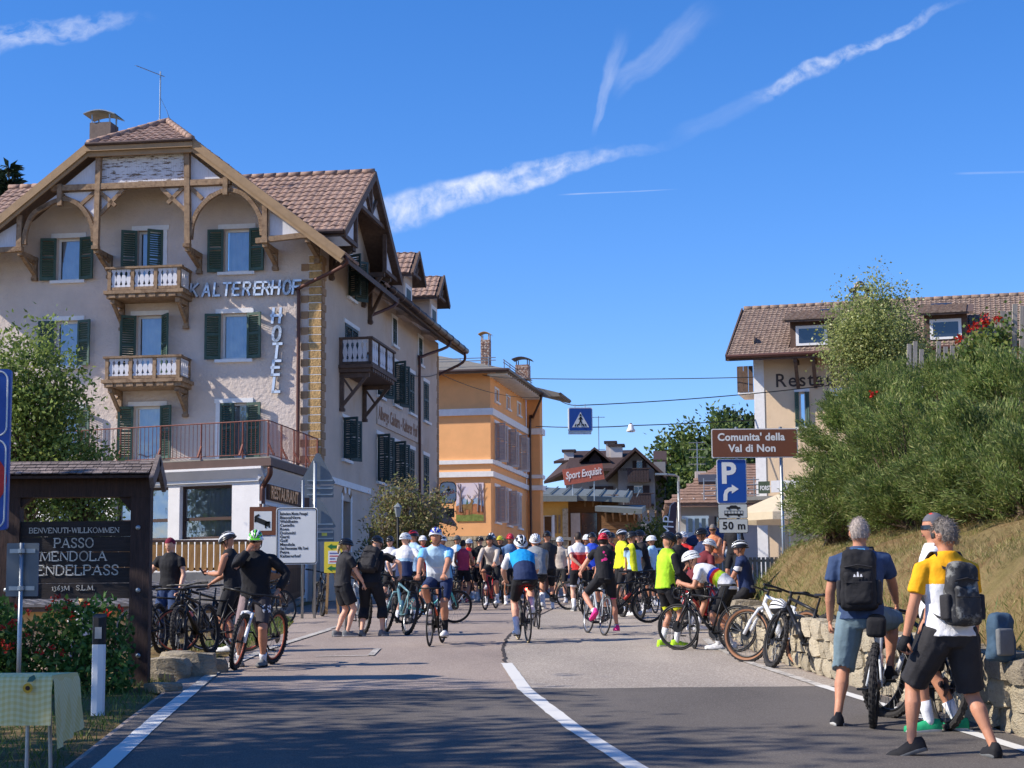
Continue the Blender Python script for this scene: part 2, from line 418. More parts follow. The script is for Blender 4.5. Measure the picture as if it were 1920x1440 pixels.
# ---------------------------------------------------------------- building materials
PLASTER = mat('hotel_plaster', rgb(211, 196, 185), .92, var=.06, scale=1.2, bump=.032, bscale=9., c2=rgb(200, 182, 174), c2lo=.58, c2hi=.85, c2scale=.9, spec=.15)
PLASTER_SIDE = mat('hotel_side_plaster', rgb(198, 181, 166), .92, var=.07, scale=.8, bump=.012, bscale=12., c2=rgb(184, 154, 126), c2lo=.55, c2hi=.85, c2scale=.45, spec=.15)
WHITE_TRIM = mat('white_trim', rgb(232, 230, 228), .8, var=.05, scale=6., bump=.004, bscale=30.)
EXT_WHITE = mat('white_render', rgb(222, 220, 222), .9, var=.04, scale=2., bump=.006, bscale=40., c2=rgb(196, 194, 196), c2lo=.6, c2hi=.9)
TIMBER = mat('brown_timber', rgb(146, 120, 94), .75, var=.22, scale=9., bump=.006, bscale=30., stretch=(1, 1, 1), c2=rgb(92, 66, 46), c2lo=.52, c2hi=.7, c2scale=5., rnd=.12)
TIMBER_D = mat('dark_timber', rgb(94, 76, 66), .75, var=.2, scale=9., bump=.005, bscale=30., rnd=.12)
BARGE = mat('ochre_bargeboard', rgb(158, 130, 98), .7, var=.1, scale=5., bump=.003, bscale=30.)
def peel_mat():
 m = bpy.data.materials.new('peeling_white_boards'); m.use_nodes = True
 q = NG(m.node_tree); b = q.n['Principled BSDF']; tc = q.node('ShaderNodeTexCoord').outputs['Object']
 n = q.noise(q.mapping(tc, (1.2, 1, 7)), 3.2, 7, .7)
 z = q.sep(tc)[2]
 f = q.ramp(n, [(.53, 0), (.57, 1)])
 q.put(b.inputs['Base Color'], q.mix(f, q.mix(q.noise(tc, 3), rgb(226, 226, 230), rgb(206, 204, 208)), rgb(118, 100, 84)))
 b.inputs['Roughness'].default_value = .85
 wv = q.node('ShaderNodeTexWave', wave_type='BANDS', bands_direction='X'); q.put(wv.inputs['Vector'], tc); wv.inputs['Scale'].default_value = 4.5
 bp = q.node('ShaderNodeBump'); bp.inputs['Distance'].default_value = .01; q.put(bp.inputs['Height'], q.ramp(wv.outputs['Fac'], [(0, 0), (.18, 1)])); q.l.new(bp.outputs[0], b.inputs['Normal'])
 return m
PEEL = peel_mat()
BOARD_W = mat('white_boards', rgb(214, 214, 220), .85, var=.08, scale=8., stretch=(8, 8, .6), c2=rgb(150, 138, 128), c2lo=.62, c2hi=.72, c2scale=4.)
SHUT = mat('green_shutter', rgb(62, 86, 76), .6, var=.12, scale=6., rnd=.15, c2=rgb(98, 112, 98), c2lo=.6, c2hi=.8)
SHUT_SIDE = mat('dark_green_shutter', rgb(52, 72, 72), .6, var=.12, scale=6., rnd=.12)
FRAME_W = mat('white_window_frame', rgb(226, 226, 224), .5, var=.03)
FRAME_B = mat('brown_window_frame', rgb(70, 52, 46), .5, var=.1)
CURTAIN = mat('white_curtain', rgb(224, 226, 230), .9, var=.05, trans=.3)
def glass_mat(name, refl=.22, tint=(.75, .8, .85)):
 m = bpy.data.materials.new(name); m.use_nodes = True; q = NG(m.node_tree); q.n.remove(q.n['Principled BSDF'])
 tr = q.node('ShaderNodeBsdfTransparent'); tr.inputs[0].default_value = (*tint, 1)
 gl = q.node('ShaderNodeBsdfGlossy'); gl.inputs['Roughness'].default_value = .03; gl.inputs[0].default_value = (.9, .93, 1, 1)
 fr = q.node('ShaderNodeFresnel'); fr.inputs[0].default_value = 1.5
 tc = q.node('ShaderNodeTexCoord').outputs['Object']
 bp = q.node('ShaderNodeBump'); bp.inputs['Distance'].default_value = .012; q.put(bp.inputs['Height'], q.noise(tc, 1.6, 2)); q.l.new(bp.outputs[0], gl.inputs['Normal'])
 f = q.math('ADD', fr.outputs[0], refl, clamp=True)
 mx = q.node('ShaderNodeMixShader'); q.put(mx.inputs[0], f); q.l.new(tr.outputs[0], mx.inputs[1]); q.l.new(gl.outputs[0], mx.inputs[2])
 q.l.new(mx.outputs[0], q.n['Material Output'].inputs['Surface']); return m
GLASS = glass_mat('window_glass', .14); GLASS_D = glass_mat('window_glass_dark', .12, (.5, .55, .6))
TILE = mat('brown_roof_tile', rgb(142, 116, 104), .85, var=.3, scale=5., bump=.004, bscale=60., c2=rgb(178, 152, 136), c2lo=.5, c2hi=.7, c2scale=8.)
TILE_G = mat('weathered_roof_tile', rgb(128, 108, 96), .85, var=.3, scale=5., c2=rgb(176, 158, 140), c2lo=.5, c2hi=.72, c2scale=7.)
GUTTER = mat('brown_gutter_metal', rgb(84, 70, 66), .45, metal=.6, var=.15)
PIPE = mat('brown_downpipe', rgb(92, 60, 52), .5, metal=.3, var=.12)
QUOIN = mat('ochre_quoin_stone', rgb(182, 148, 100), .95, var=.22, scale=18., bump=.03, bscale=22., rnd=.1)
QUOIN_S = mat('painted_quoin', rgb(160, 128, 98), .92, var=.1, scale=6., bump=.004, rnd=.08)
IRON_RED = mat('rusty_railing', rgb(122, 70, 58), .7, var=.2, scale=20.)
STEEL = mat('galvanised_steel', rgb(158, 164, 168), .4, metal=.85, var=.08)
CONCRETE = mat('concrete', rgb(150, 146, 138), .95, var=.15, scale=3., bump=.006, bscale=50., c2=rgb(112, 106, 98), c2lo=.5, c2hi=.8)
INTERIOR = mat('dim_interior', rgb(70, 62, 56), .95)
def wall_grid(mb, M, x0, x1, z0, z1, openings, roof=None, depth=.22, cuts=()):
 """wall face in facade axes (x right, y into the wall, z up) with real openings and reveals"""
 X = sorted(set([x0, x1] + [v for o in openings for v in o[:2]] + list(cuts))); X = [x for x in X if x0 <= x <= x1]
 Z = sorted(set([z0, z1] + [v for o in openings for v in o[2:4]])); Z = [z for z in Z if z0 <= z <= z1]
 rf = roof or (lambda x: z1)
 for a, b in zip(X, X[1:]):
  for c, d in zip(Z, Z[1:]):
   mx, mz = (a + b) / 2, (c + d) / 2
   if any(o[0] < mx < o[1] and o[2] < mz < o[3] for o in openings): continue
   da, db = min(d, rf(a)), min(d, rf(b))
   if da <= c and db <= c: continue
   mb.face([M @ Vector(p) for p in ((a, 0, c), (b, 0, c), (b, 0, max(db, c)), (a, 0, max(da, c)))])
 for a, b, c, d in [o[:4] for o in openings]:
  for q_ in (((a, 0, c), (a, 0, d), (a, depth, d), (a, depth, c)), ((b, 0, d), (b, 0, c), (b, depth, c), (b, depth, d)),
    ((a, 0, d), (b, 0, d), (b, depth, d), (a, depth, d)), ((b, 0, c), (a, 0, c), (a, depth, c), (b, depth, c))):
   mb.face([M @ Vector(p) for p in q_])
_shut = {}
def shutter_mesh(w, h, m):
 key = (round(w, 2), round(h, 2), m.name)
 if key in _shut: return _shut[key]
 b = MB(); t = .045
 for x0, x1 in ((0, .07), (w - .07, w)): b.box(x0, x1, 0, t, 0, h)
 for z0, z1 in ((0, .1), (h * .52, h * .52 + .07), (h - .08, h)): b.box(.07, w - .07, .002, t - .002, z0, z1)
 n = int(h / .075)
 for i in range(n):
  z = .1 + (h - .2) * (i + .5) / n
  if abs(z - h * .52 - .035) < .06: continue
  b.mesh([(.07, .004, z - .022), (w - .07, .004, z - .022), (w - .07, .036, z + .024), (.07, .036, z + .024),
    (.07, .010, z - .028), (w - .07, .010, z - .028), (w - .07, .042, z + .018), (.07, .042, z + .018)],
   [(0, 1, 2, 3), (7, 6, 5, 4), (0, 4, 5, 1), (2, 6, 7, 3)])
 o = b.build('shutter', m); me = o.data; bpy.data.objects.remove(o); _shut[key] = me; return me
def shutter(parent, x, z, w, h, side, ang, m):
 """side -1: hinge on the opening's left jamb, leaf swings out to the left by ang degrees (180 = flat on the wall)"""
 o = link('shutter', shutter_mesh(w, h, m), parent)
 if side < 0: o.matrix_local = T(x, -.02, z) @ RZ(-R(ang)) @ T(0, 0, 0)
 else: o.matrix_local = T(x, -.02, z) @ RZ(R(ang)) @ Matrix.Diagonal((-1, 1, 1, 1))
 return o
def window(parent, M, x0, x1, z0, z1, shut=(None, None), sm=None, lintel=.13, sill=True, frame=None, curtain=True, split=1, glass=None, depth=.16, sw=None, name='window', surround=0, transom=None):
 """window part (frame) with sub-parts pane, curtain, shutter, lintel, sill"""
 frame = frame or FRAME_W; glass = glass or GLASS; w, h = x1 - x0, z1 - z0
 b = MB(); f = .07 if h > .8 else .05
 b.box(.002, f, depth, depth + .06, .002, h - .002); b.box(w - f, w - .002, depth, depth + .06, .002, h - .002)
 b.box(f, w - f, depth + .002, depth + .058, .002, f); b.box(f, w - f, depth + .002, depth + .058, h - f, h - .002)
 for i in range(1, split): b.box(w * i / split - f * .5, w * i / split + f * .5, depth - .01, depth + .056, f, h - f)
 if transom: b.box(f, w - f, depth - .01, depth + .056, h * transom - f * .6, h * transom + f * .6)
 o = b.build(name, frame, parent); o.matrix_local = M @ T(x0, 0, z0)
 p = MB(); p.face([(f, depth + .03, f), (w - f, depth + .03, f), (w - f, depth + .03, h - f), (f, depth + .03, h - f)]); p.build('pane', glass, o)
 if curtain:
  c = MB(); n = max(8, int(w * 22)); vs = []
  for i in range(n + 1):
   x = f + (w - 2 * f) * i / n; y = depth + .14 + .02 * math.sin(i * 1.7) + .012 * math.sin(i * .61)
   vs += [(x, y, .01 if curtain is True else h * curtain), (x, y, h - .01)]
  c.mesh(vs, [(2 * i, 2 * i + 2, 2 * i + 3, 2 * i + 1) for i in range(n)]); c.build('curtain', CURTAIN, o, smooth=True)
 if lintel:
  l = MB(); l.box(-.17, w + .17, -.03, .012, h + .002, h + lintel); l.build('lintel', WHITE_TRIM, o)
 if surround:
  for q0, q1 in ((-surround, -.004), (w + .004, w + surround)): l = MB(); l.box(q0, q1, -.028, .012, -.05, h); l.build('surround', WHITE_TRIM, o)
 if sill:
  s = MB(); s.box(-.16, w + .16, -.10, .03, -.09, -.002); s.build('sill', WHITE_TRIM, o)
 sw = sw or w / 2 + .02
 if shut[0] is not None: shutter(o, 0, 0, sw, h - .01, -1, shut[0], sm or SHUT)
 if shut[1] is not None: shutter(o, w, 0, sw, h - .01, 1, shut[1], sm or SHUT)
 return o
def tiles(o, u, v, wid, length, inside=None, pitch=.235, course=.36, seg=4, amp=.035, jit=.012):
 """pantiles laid in courses on a slope: u along the eave, v up the slope"""
 o, u, v = Vector(o), Vector(u).normalized(), Vector(v).normalized(); n = u.cross(v).normalized()
 if n.z < 0: n = -n
 b = MB(); rnd = random.Random(3)
 nu, nv = int(wid / pitch), int(length / course + .99)
 for j in range(nv):
  for i in range(nu):
   a, c = (i + .5) * pitch, (j + .5) * course
   if inside and not inside(a, c): continue
   lift = rnd.uniform(0, jit); vs = []
   for k in range(seg + 1):
    t = k / seg; x = i * pitch + t * pitch
    hgt = .02 + amp * (math.sin(t * math.pi * 2 - .6) * .5 + .5) + lift
    c0 = j * course - .05 + lift; c1 = min((j + 1) * course, length)
    vs += [o + u * x + v * c0 + n * (hgt + .022), o + u * x + v * c1 + n * (hgt - .012), o + u * x + v * c0 + n * .0]
   b.mesh(vs, [(3 * k, 3 * k + 3, 3 * k + 4, 3 * k + 1) for k in range(seg)] + [(3 * k + 2, 3 * k + 5, 3 * k + 3, 3 * k) for k in range(seg)])
 return b
def ridge_caps(p0, p1, r=.11, step=.38, b=None):
 b = b or MB(); p0, p1 = Vector(p0), Vector(p1); L = (p1 - p0).length; d = (p1 - p0) / L; n = max(1, int(L / step))
 for i in range(n): b.tube([p0 + d * (L * i / n), p0 + d * (L * (i + 1.12) / n)], [r * 1.08, r * .94], 8)
 return b
def slab(poly, thick, down=(0, 0, -1)):
 b = MB(); a = [Vector(p) for p in poly]; c = [p + Vector(down) * thick for p in a]; k = len(a)
 return b.mesh(a + c, [tuple(range(k)), tuple(range(k, 2 * k))[::-1]] + [(i, k + i, k + (i + 1) % k, (i + 1) % k) for i in range(k)])
def downpipe(parent, pts, r=.055, m=None):
 b = MB(); b.tube(curvy(pts, 4), r, 10); return b.build('downpipe', m or PIPE, parent, smooth=True)
def chimney(parent, x, y, z0, z1, w, d, m, capm, cap=True):
 b = MB(); b.box(x - w / 2, x + w / 2, y - d / 2, y + d / 2, z0, z1)
 o = b.build('chimney', m, parent)
 if cap:
  c = MB(); n = 8; vs = []
  for i in range(n + 1):
   t = i / n; xx_ = x + (t - .5) * w * 1.5; zz = z1 + .18 + .16 * math.sin(math.pi * (t * .85 + .12))
   vs += [(xx_, y - d * .7, zz), (xx_, y + d * .7, zz), (xx_, y - d * .7, zz + .03), (xx_, y + d * .7, zz + .03)]
  c.mesh(vs, [(4 * i, 4 * i + 4, 4 * i + 5, 4 * i + 1) for i in range(n)] + [(4 * i + 2, 4 * i + 3, 4 * i + 7, 4 * i + 6) for i in range(n)] + [(4 * i, 4 * i + 2, 4 * i + 6, 4 * i + 4) for i in range(n)])
  for sx_ in (-1, 1):
   for sy_ in (-1, 1): c.box(x + sx_ * w * .42 - .02, x + sx_ * w * .42 + .02, y + sy_ * d * .42 - .02, y + sy_ * d * .42 + .02, z1, z1 + .26)
  c.build('chimney_cap', capm, o)
 return o
# ---------------------------------------------------------------- the hotel
PHI = math.atan(.1478)
HO = Vector((-5.471, 52.292, 2.15))
HA, HBv = Vector((math.cos(PHI), -math.sin(PHI), 0)), Vector((math.sin(PHI), math.cos(PHI), 0))
def hf(px, py, off=0.):
 d = ray(px, py); s = ((HO - CAM_P).dot(HBv) + off) / d.dot(HBv); p = CAM_P + d * s - HO; return p.dot(HA), p.z
def hs(px, py, off=0.):
 d = ray(px, py); s = ((HO - CAM_P).dot(HA) + off) / d.dot(HA); p = CAM_P + d * s - HO; return p.dot(HBv), p.z
hotel = thing('hotel_building', 'pale pink hotel with timber gable, green shutters and brown tiled roofs', 'hotel', HO, -PHI)
MI = Matrix.Identity(4)
def rect(f, a, b, off=0.):
 (x0, z1), (x1, z0) = f(*a, off), f(*b, off); return x0, x1, z0, z1
XC, ZR = -5.05, 14.39
groof = lambda x: min(13.45, 9.72 + (XC + 5.98 - x + 0.0) * .778 if x > XC else 9.72 + (x - XC + 5.98 + 0.0) * .778) - .12
W3 = [rect(hf, (107, 447), (150, 525)), rect(hf, (258, 433), (305, 545)), rect(hf, (420, 430), (468, 509))]
W2 = [rect(hf, (103, 602), (146, 686)), rect(hf, (256, 592), (304, 712)), rect(hf, (415, 588), (464, 673))]
W1 = [rect(hf, (98, 766), (145, 855)), rect(hf, (251, 762), (301, 862)), rect(hf, (413, 756), (463, 858))]
mb = MB()
cuts = [-10.1 + .5 * i for i in range(21)]
wall_grid(mb, MI, -10.1, 0, -1.5, 13.3, W3 + W2 + W1, groof, cuts=cuts)
mb.build('front_wall', PLASTER, hotel)
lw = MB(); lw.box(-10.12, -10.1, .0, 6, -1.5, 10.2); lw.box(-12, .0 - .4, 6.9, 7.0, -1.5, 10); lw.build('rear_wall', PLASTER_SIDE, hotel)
for i, r_ in enumerate(W3):
 window(hotel, MI, *r_, shut=[(168, 165), (150, 38), (172, 168)][i], lintel=.14, sill=(i != 1), sw=[.47, .47, .47][i], surround=.12 if i == 1 else 0)
for i, r_ in enumerate(W2):
 window(hotel, MI, *r_, shut=[(165, 158), (150, 130), (168, 162)][i], sill=(i != 1), sw=.47)
for i, r_ in enumerate(W1):
 window(hotel, MI, *r_, shut=[(170, 160), (165, 150), (12, 165)][i], sill=False, sw=.45, surround=.13 if i == 2 else 0)
# front gable truss, one timber per object
YT = -1.15
def tp(px, py, off=YT): x, z = hf(px, py, off); return Vector((x, off, z))
def timber(name, a, b, w=.15, d=.16, off=YT, m=None, ext=0.):
 o = MB(); o.beam(tp(*a, off), tp(*b, off), d, w, up=(0, 0, 1) if abs(a[0] - b[0]) > 3 else (1, 0, 0), ext=ext); return o.build(name, m or TIMBER, hotel)
timber('tie_beam', (100, 354), (430, 340.5), .17, .17, ext=.05)
timber('gable_post', (186, 288), (180.5, 462), .16, .15, YT - .02); timber('gable_post', (351, 280), (352, 458), .16, .15, YT - .02)
timber('gable_post', (113, 346), (113, 386), .14, .18, YT - .03); timber('gable_post', (424, 333), (423, 366), .14, .18, YT - .03)
timber('gable_post', (38, 404), (36, 464), .15, .15, YT - .02); timber('gable_post', (497, 386), (496.5, 449), .15, .15, YT - .02)
timber('gable_beam', (480, 452), (581, 440), .15, .15); timber('gable_beam', (-60, 473), (43, 467), .15, .15)
for a, b in (((179, 360), (153, 383)), ((187, 360), (217, 386)), ((232, 355), (187, 403)), ((302, 352), (348, 395)), ((344, 351), (315, 381)), ((356, 350), (380, 373))):
 timber('gable_brace', a, b, .11, .10, YT + .03)
def arch(name, pts, w=.12):
 b = MB(); P = [tp(*p, YT + .0) for p in pts]; C = curvy(P, 6)
 for p, q_ in zip(C, C[1:]): b.beam(p, q_, .13, w, up=(0, 1, 0) if False else (0, 0, 1), ext=.012)
 return b.build(name, TIMBER, hotel)
arch('gable_arch', [(176, 452), (173, 424), (162, 400), (145, 382), (122, 374), (98, 380), (72, 394)])
arch('gable_arch', [(46, 458), (47, 440), (56, 412), (68, 397), (92, 384)])
arch('gable_arch', [(357, 448), (361, 420), (374, 392), (396, 370), (424, 357), (452, 362), (474, 382), (488, 408), (492, 440)])
def panel(pts, m, off=YT + .06):
 b = MB(); P = [tp(*p, off) for p in pts]; b.prism([(p.x, p.z) for p in P], (0, off, 0), (1, 0, 0), (0, 0, 1), (0, 1, 0), .03)
 return b.build('gable_panel', m, hotel)
panel([(190, 346), (190, 296), (346, 286), (346, 342)], PEEL)
panel([(118, 350), (179, 300), (179, 348)], BOARD_W); panel([(358, 290), (358, 338), (415, 336)], BOARD_W)
panel([(118, 362), (178, 359), (176, 408), (166, 394), (150, 378), (126, 368)], BOARD_W); panel([(190, 358), (226, 356), (191, 398)], BOARD_W)
panel([(306, 354), (346, 352), (346, 392)], BOARD_W); panel([(358, 351), (416, 349), (420, 354), (392, 364), (372, 386), (360, 412)], BOARD_W)
panel([(506, 398), (506, 442), (571, 437)], BOARD_W); panel([(-40, 462), (32, 418), (32, 465), (-40, 470)], BOARD_W)
panel([(480, 384), (494, 400), (494, 420)], BOARD_W); panel([(80, 384), (108, 364), (108, 374)], BOARD_W); panel([(432, 346), (466, 368), (440, 356)], BOARD_W)
def bracket(top, foot, name='bracket'):
 """timber knee from the wall out to the truss"""
 t = tp(*top); x, z = hf(*foot, 0.); b = MB()
 b.beam((t.x, t.y - .05, t.z - .1), (t.x, .0, t.z - .1), .14, .14)
 b.beam((t.x, -.07, t.z - .02), (t.x, -.07, z), .13, .13, up=(0, 1, 0))
 b.beam((t.x, t.y + .12, t.z - .15), (t.x, -.1, z + .12), .11, .10)
 b.beam((t.x, t.y + .5, t.z - .15), (t.x, -.1, z + .42), .08, .07)
 b.cbox((t.x, t.y - .06, t.z - .02), (.2, .2, .1)); b.cbox((t.x, -.07, z - .03), (.17, .17, .1))
 return b.build(name, TIMBER, hotel)
for tpx, ft in (((181, 464), (193, 519)), ((352, 460), (358, 510)), ((497, 452), (508, 503)), ((38, 468), (53, 523)), ((577, 443), (583, 490))): bracket(tpx, ft)
# front gable roof
YB = -1.38
EH, HH = 9.72, 13.16                       # eave and clipped-gable heights in the barge plane
XE, XH = .93, -3.5
XEl, XHl = 2 * XC - XE, 2 * XC - XH
y_r = 1.0
sl = [slab([(XE, YB, EH), (XE, 6.2, EH), (XC, 6.2, ZR), (XC, y_r, ZR), (XH, YB, HH)], .16), slab([(XEl, YB, EH), (XHl, YB, HH), (XC, y_r, ZR), (XC, 6.2, ZR), (XEl, 6.2, EH)], .16), slab([(XH, YB, HH), (XC, y_r, ZR), (XHl, YB, HH)], .12)]
rb = MB()
for s_ in sl: rb.mesh(s_.v, s_.f)
groof_o = rb.build('front_gable_roof', TIMBER_D, hotel)
uh = Vector((1, 0, 0)); vh = Vector((0, y_r - YB, ZR - HH)); Lh = vh.length; wh = XH - XHl
tb = tiles((XHl, YB, HH), uh, vh, wh, Lh, lambda a, c: abs(a - wh / 2) < wh / 2 * (1 - c / Lh) + .06)
tb.build('roof_tiles', TILE, groof_o, stuff=True)
vr = Vector((XC - XE, 0, ZR - EH)); Lr = vr.length
tr_ = tiles((XE, YB, EH), (0, 1, 0), vr, 2.0, Lr, lambda a, c: c < Lr * .74)
tr_.build('roof_tiles', TILE, groof_o, stuff=True)
rc = ridge_caps((XH, YB, HH + .05), (XC, y_r, ZR + .06), .1); ridge_caps((XHl, YB, HH + .05), (XC, y_r, ZR + .06), .1, b=rc); ridge_caps((XC, y_r, ZR + .06), (XC, 6.2, ZR + .06), .1, b=rc)
rc.build('ridge_tiles', TILE, groof_o, smooth=True, stuff=True)
for a, b_, nm in (((XE, YB - .03, EH - .06), (XH, YB - .03, HH - .06), 'bargeboard'), ((XEl, YB - .03, EH - .06), (XHl, YB - .03, HH - .06), 'bargeboard')):
 o = MB(); o.beam(a, b_, .05, .22, up=(0, 0, 1), ext=.06); o.beam(Vector(a) + Vector((0, .07, -.16)), Vector(b_) + Vector((0, .07, -.16)), .06, .16, ext=.02); o.build(nm, BARGE, hotel)
o = MB(); o.box(XHl - .05, XH + .05, YB - .08, YB + .0, HH - .2, HH + .02); o.box(XHl, XH, YB + .02, YB + .12, HH - .34, HH - .2); o.build('eave_board', BARGE, hotel)
o = MB(); o.tube([(XHl - .05, YB - .1, HH + .0), (XH + .05, YB - .1, HH + .0)], .06, 8); o.build('gutter', GUTTER, hotel)
# cross gables: ridge along the front, gable end over the side wall
CR_Z, CE_Z, CY0, CY1, CYM, CX = 13.08, 10.46, -.82, 7.0, 3.09, .86
ic = MB()
for sgn, (xa, xb) in ((1, (-4.2, CX)), (-1, (2 * XC - CX, XC - .85))):
 e_, f_ = (-.05, -3.45) if sgn > 0 else (2 * XC + .05, 2 * XC + 3.45)
 s_ = slab([(e_, CY0, CE_Z), (xb if sgn > 0 else xa, CY0, CE_Z), (xb if sgn > 0 else xa, CYM, CR_Z), (f_, CYM, CR_Z)][::1 if sgn > 0 else -1], .16); ic.mesh(s_.v, s_.f)
 s_ = slab([(xa, CYM, CR_Z), (xb, CYM, CR_Z), (xb, CY1, CE_Z), (xa, CY1, CE_Z)], .16); ic.mesh(s_.v, s_.f)
cross = ic.build('cross_roof', TIMBER_D, hotel)
vcx = Vector((0, CYM - CY0, CR_Z - CE_Z)); Lc = vcx.length
tiles((-4.3, CY0, CE_Z), (1, 0, 0), vcx, CX + 4.3 + .05, Lc, lambda a, c: a - 4.3 > .1 - 3.4 * c / Lc).build('roof_tiles', TILE, cross, stuff=True)
tiles((2 * XC - CX, CY0, CE_Z), (1, 0, 0), vcx, 4.6, Lc, lambda a, c: a < CX - .1 + 3.4 * c / Lc).build('roof_tiles', TILE, cross, stuff=True)
rc = ridge_caps((CX, CYM, CR_Z + .05), (-4.2, CYM, CR_Z + .05), .1); ridge_caps((2 * XC - CX, CYM, CR_Z + .05), (XC - .85, CYM, CR_Z + .05), .1, b=rc); rc.build('ridge_tiles', TILE, cross, smooth=True, stuff=True)
for ya, yb in ((CY0, CYM), (CY1, CYM)):
 o = MB(); o.beam((CX + .03, ya, CE_Z - .06), (CX + .03, yb, CR_Z - .06), .05, .24, ext=.04); o.build('bargeboard', TIMBER_D, hotel)
o = MB(); o.tube([(.05, CY0 - .07, CE_Z - .02), (CX, CY0 - .07, CE_Z - .02)], .075, 8); o.build('gutter', GUTTER, hotel)
# side gable truss
MS = T(0, 0, 0) @ RZ(math.pi / 2)
gx = CX - .12
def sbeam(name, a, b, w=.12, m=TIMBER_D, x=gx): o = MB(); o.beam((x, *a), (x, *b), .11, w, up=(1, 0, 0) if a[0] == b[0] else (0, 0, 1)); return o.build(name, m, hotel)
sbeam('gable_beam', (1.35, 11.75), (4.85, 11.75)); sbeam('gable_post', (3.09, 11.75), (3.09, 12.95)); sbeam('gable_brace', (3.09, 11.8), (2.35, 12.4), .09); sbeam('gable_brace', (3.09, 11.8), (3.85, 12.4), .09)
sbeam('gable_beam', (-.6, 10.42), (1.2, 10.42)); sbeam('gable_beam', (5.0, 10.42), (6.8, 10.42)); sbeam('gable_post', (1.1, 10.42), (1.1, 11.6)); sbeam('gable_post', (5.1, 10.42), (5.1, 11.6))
pm = MB(); pm.prism([(1.45, 11.8), (3.09, 12.9), (4.75, 11.8)], (gx - .07, 0, 0), (0, 1, 0), (0, 0, 1), (1, 0, 0), .03)
pm.prism([(-.3, 10.5), (1.0, 11.4), (1.0, 10.5)], (gx - .07, 0, 0), (0, 1, 0), (0, 0, 1), (1, 0, 0), .03); pm.prism([(6.5, 10.5), (5.2, 11.4), (5.2, 10.5)], (gx - .07, 0, 0), (0, 1, 0), (0, 0, 1), (1, 0, 0), .03)
pm.build('gable_panel', BOARD_W, hotel)
for y, zf in ((.9, 9.5), (1.1, 9.9), (5.1, 9.4), (6.0, 9.0)):
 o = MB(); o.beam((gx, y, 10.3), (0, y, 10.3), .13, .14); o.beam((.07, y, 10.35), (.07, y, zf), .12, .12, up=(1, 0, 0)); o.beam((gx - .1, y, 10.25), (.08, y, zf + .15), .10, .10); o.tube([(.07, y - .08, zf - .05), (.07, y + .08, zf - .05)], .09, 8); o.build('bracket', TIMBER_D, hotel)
# side wall of the front block
S_W = [rect(hs, (648, 473), (668, 546)), rect(hs, (645, 604), (671, 700)), rect(hs, (640, 779), (657, 864))]
S_W = [(a, b, c, d) for (a, b, c, d) in S_W]
# on the receding wall each opening keeps one sill height: take the height from its near edge
def srect(px0, px1, yt, yb, off=0.):
 y0, zt = hs(px0, yt, off); y1, _ = hs(px1, yt, off); _, zb = hs(px0, yb, off); return y0, y1, zb, zt
S_W = [srect(652, 664, 478, 556), srect(647, 671, 605, 690), srect(643, 655, 782, 860)]
sr = lambda y: min(CE_Z + (y - CY0) * .672, CE_Z + (CY1 - y) * .672) - .15
sd = srect(642, 657, 938, 1030)
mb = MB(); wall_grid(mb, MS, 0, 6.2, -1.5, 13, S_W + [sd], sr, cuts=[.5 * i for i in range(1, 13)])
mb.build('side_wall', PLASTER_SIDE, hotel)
window(hotel, MS, *S_W[0], shut=(120, 140), sm=SHUT_SIDE, sw=.5); window(hotel, MS, *S_W[1], shut=(1, 1), sm=SHUT_SIDE, sill=False, lintel=.12); window(hotel, MS, *S_W[2], shut=(110, 150), sm=SHUT_SIDE, sw=.5, lintel=.1)
o = window(hotel, MS, *sd, frame=FRAME_B, name='side_door', lintel=0, sill=False, curtain=False, glass=GLASS_D, depth=.3, surround=.14)
wd = sd[1] - sd[0]
for k in range(7):
 t0, t1 = math.pi * (1 - k / 7), math.pi * (1 - (k + 1) / 7); b = MB(); r0, r1 = wd / 2, wd / 2 + .18; hz = sd[3] - sd[2]
 b.prism([(wd / 2 + r0 * math.cos(t0), hz + .35 * math.sin(t0) * r0 / r1), (wd / 2 + r1 * math.cos(t0), hz + .5 * math.sin(t0)), (wd / 2 + r1 * math.cos(t1), hz + .5 * math.sin(t1)), (wd / 2 + r0 * math.cos(t1), hz + .35 * math.sin(t1) * r0 / r1)], (0, -.03, 0), (1, 0, 0), (0, 0, 1), (0, 1, 0), .045)
 b.build('arch_stone', QUOIN_S if k % 2 else WHITE_TRIM, o)
zs = hs(627, 900)[1]
b = MB(); b.box(-.0, .06, .0, 6.2, zs - .12, zs + .06); b.build('string_course', WHITE_TRIM, hotel)
# quoins
zq = 9.95; k = 0
while zq > 3.5:
 h = .232; lng = .52 if k % 2 else .30; lng2 = .32 if k % 2 else .46
 x0, x1 = -(.52 if k % 2 else .36), .0
 b = MB(); b.box(-.36, -.005, -.035, .06, zq - h + .012, zq - .012); b.build('quoin_stone', QUOIN, hotel)
 if k % 2: b = MB(); b.box(-.60, -.372, -.028, .06, zq - h + .012, zq - .012); b.build('quoin_stone', QUOIN_S, hotel)
 b = MB(); b.box(-.08, .03, .0, lng2, zq - h + .012, zq - .012); b.build('quoin_stone', QUOIN_S, hotel)
 b = MB(); b.box(-.39, .0, -.030, .05, zq - .012, zq + .008); b.build('quoin_joint', WHITE_TRIM, hotel)
 zq -= h; k += 1
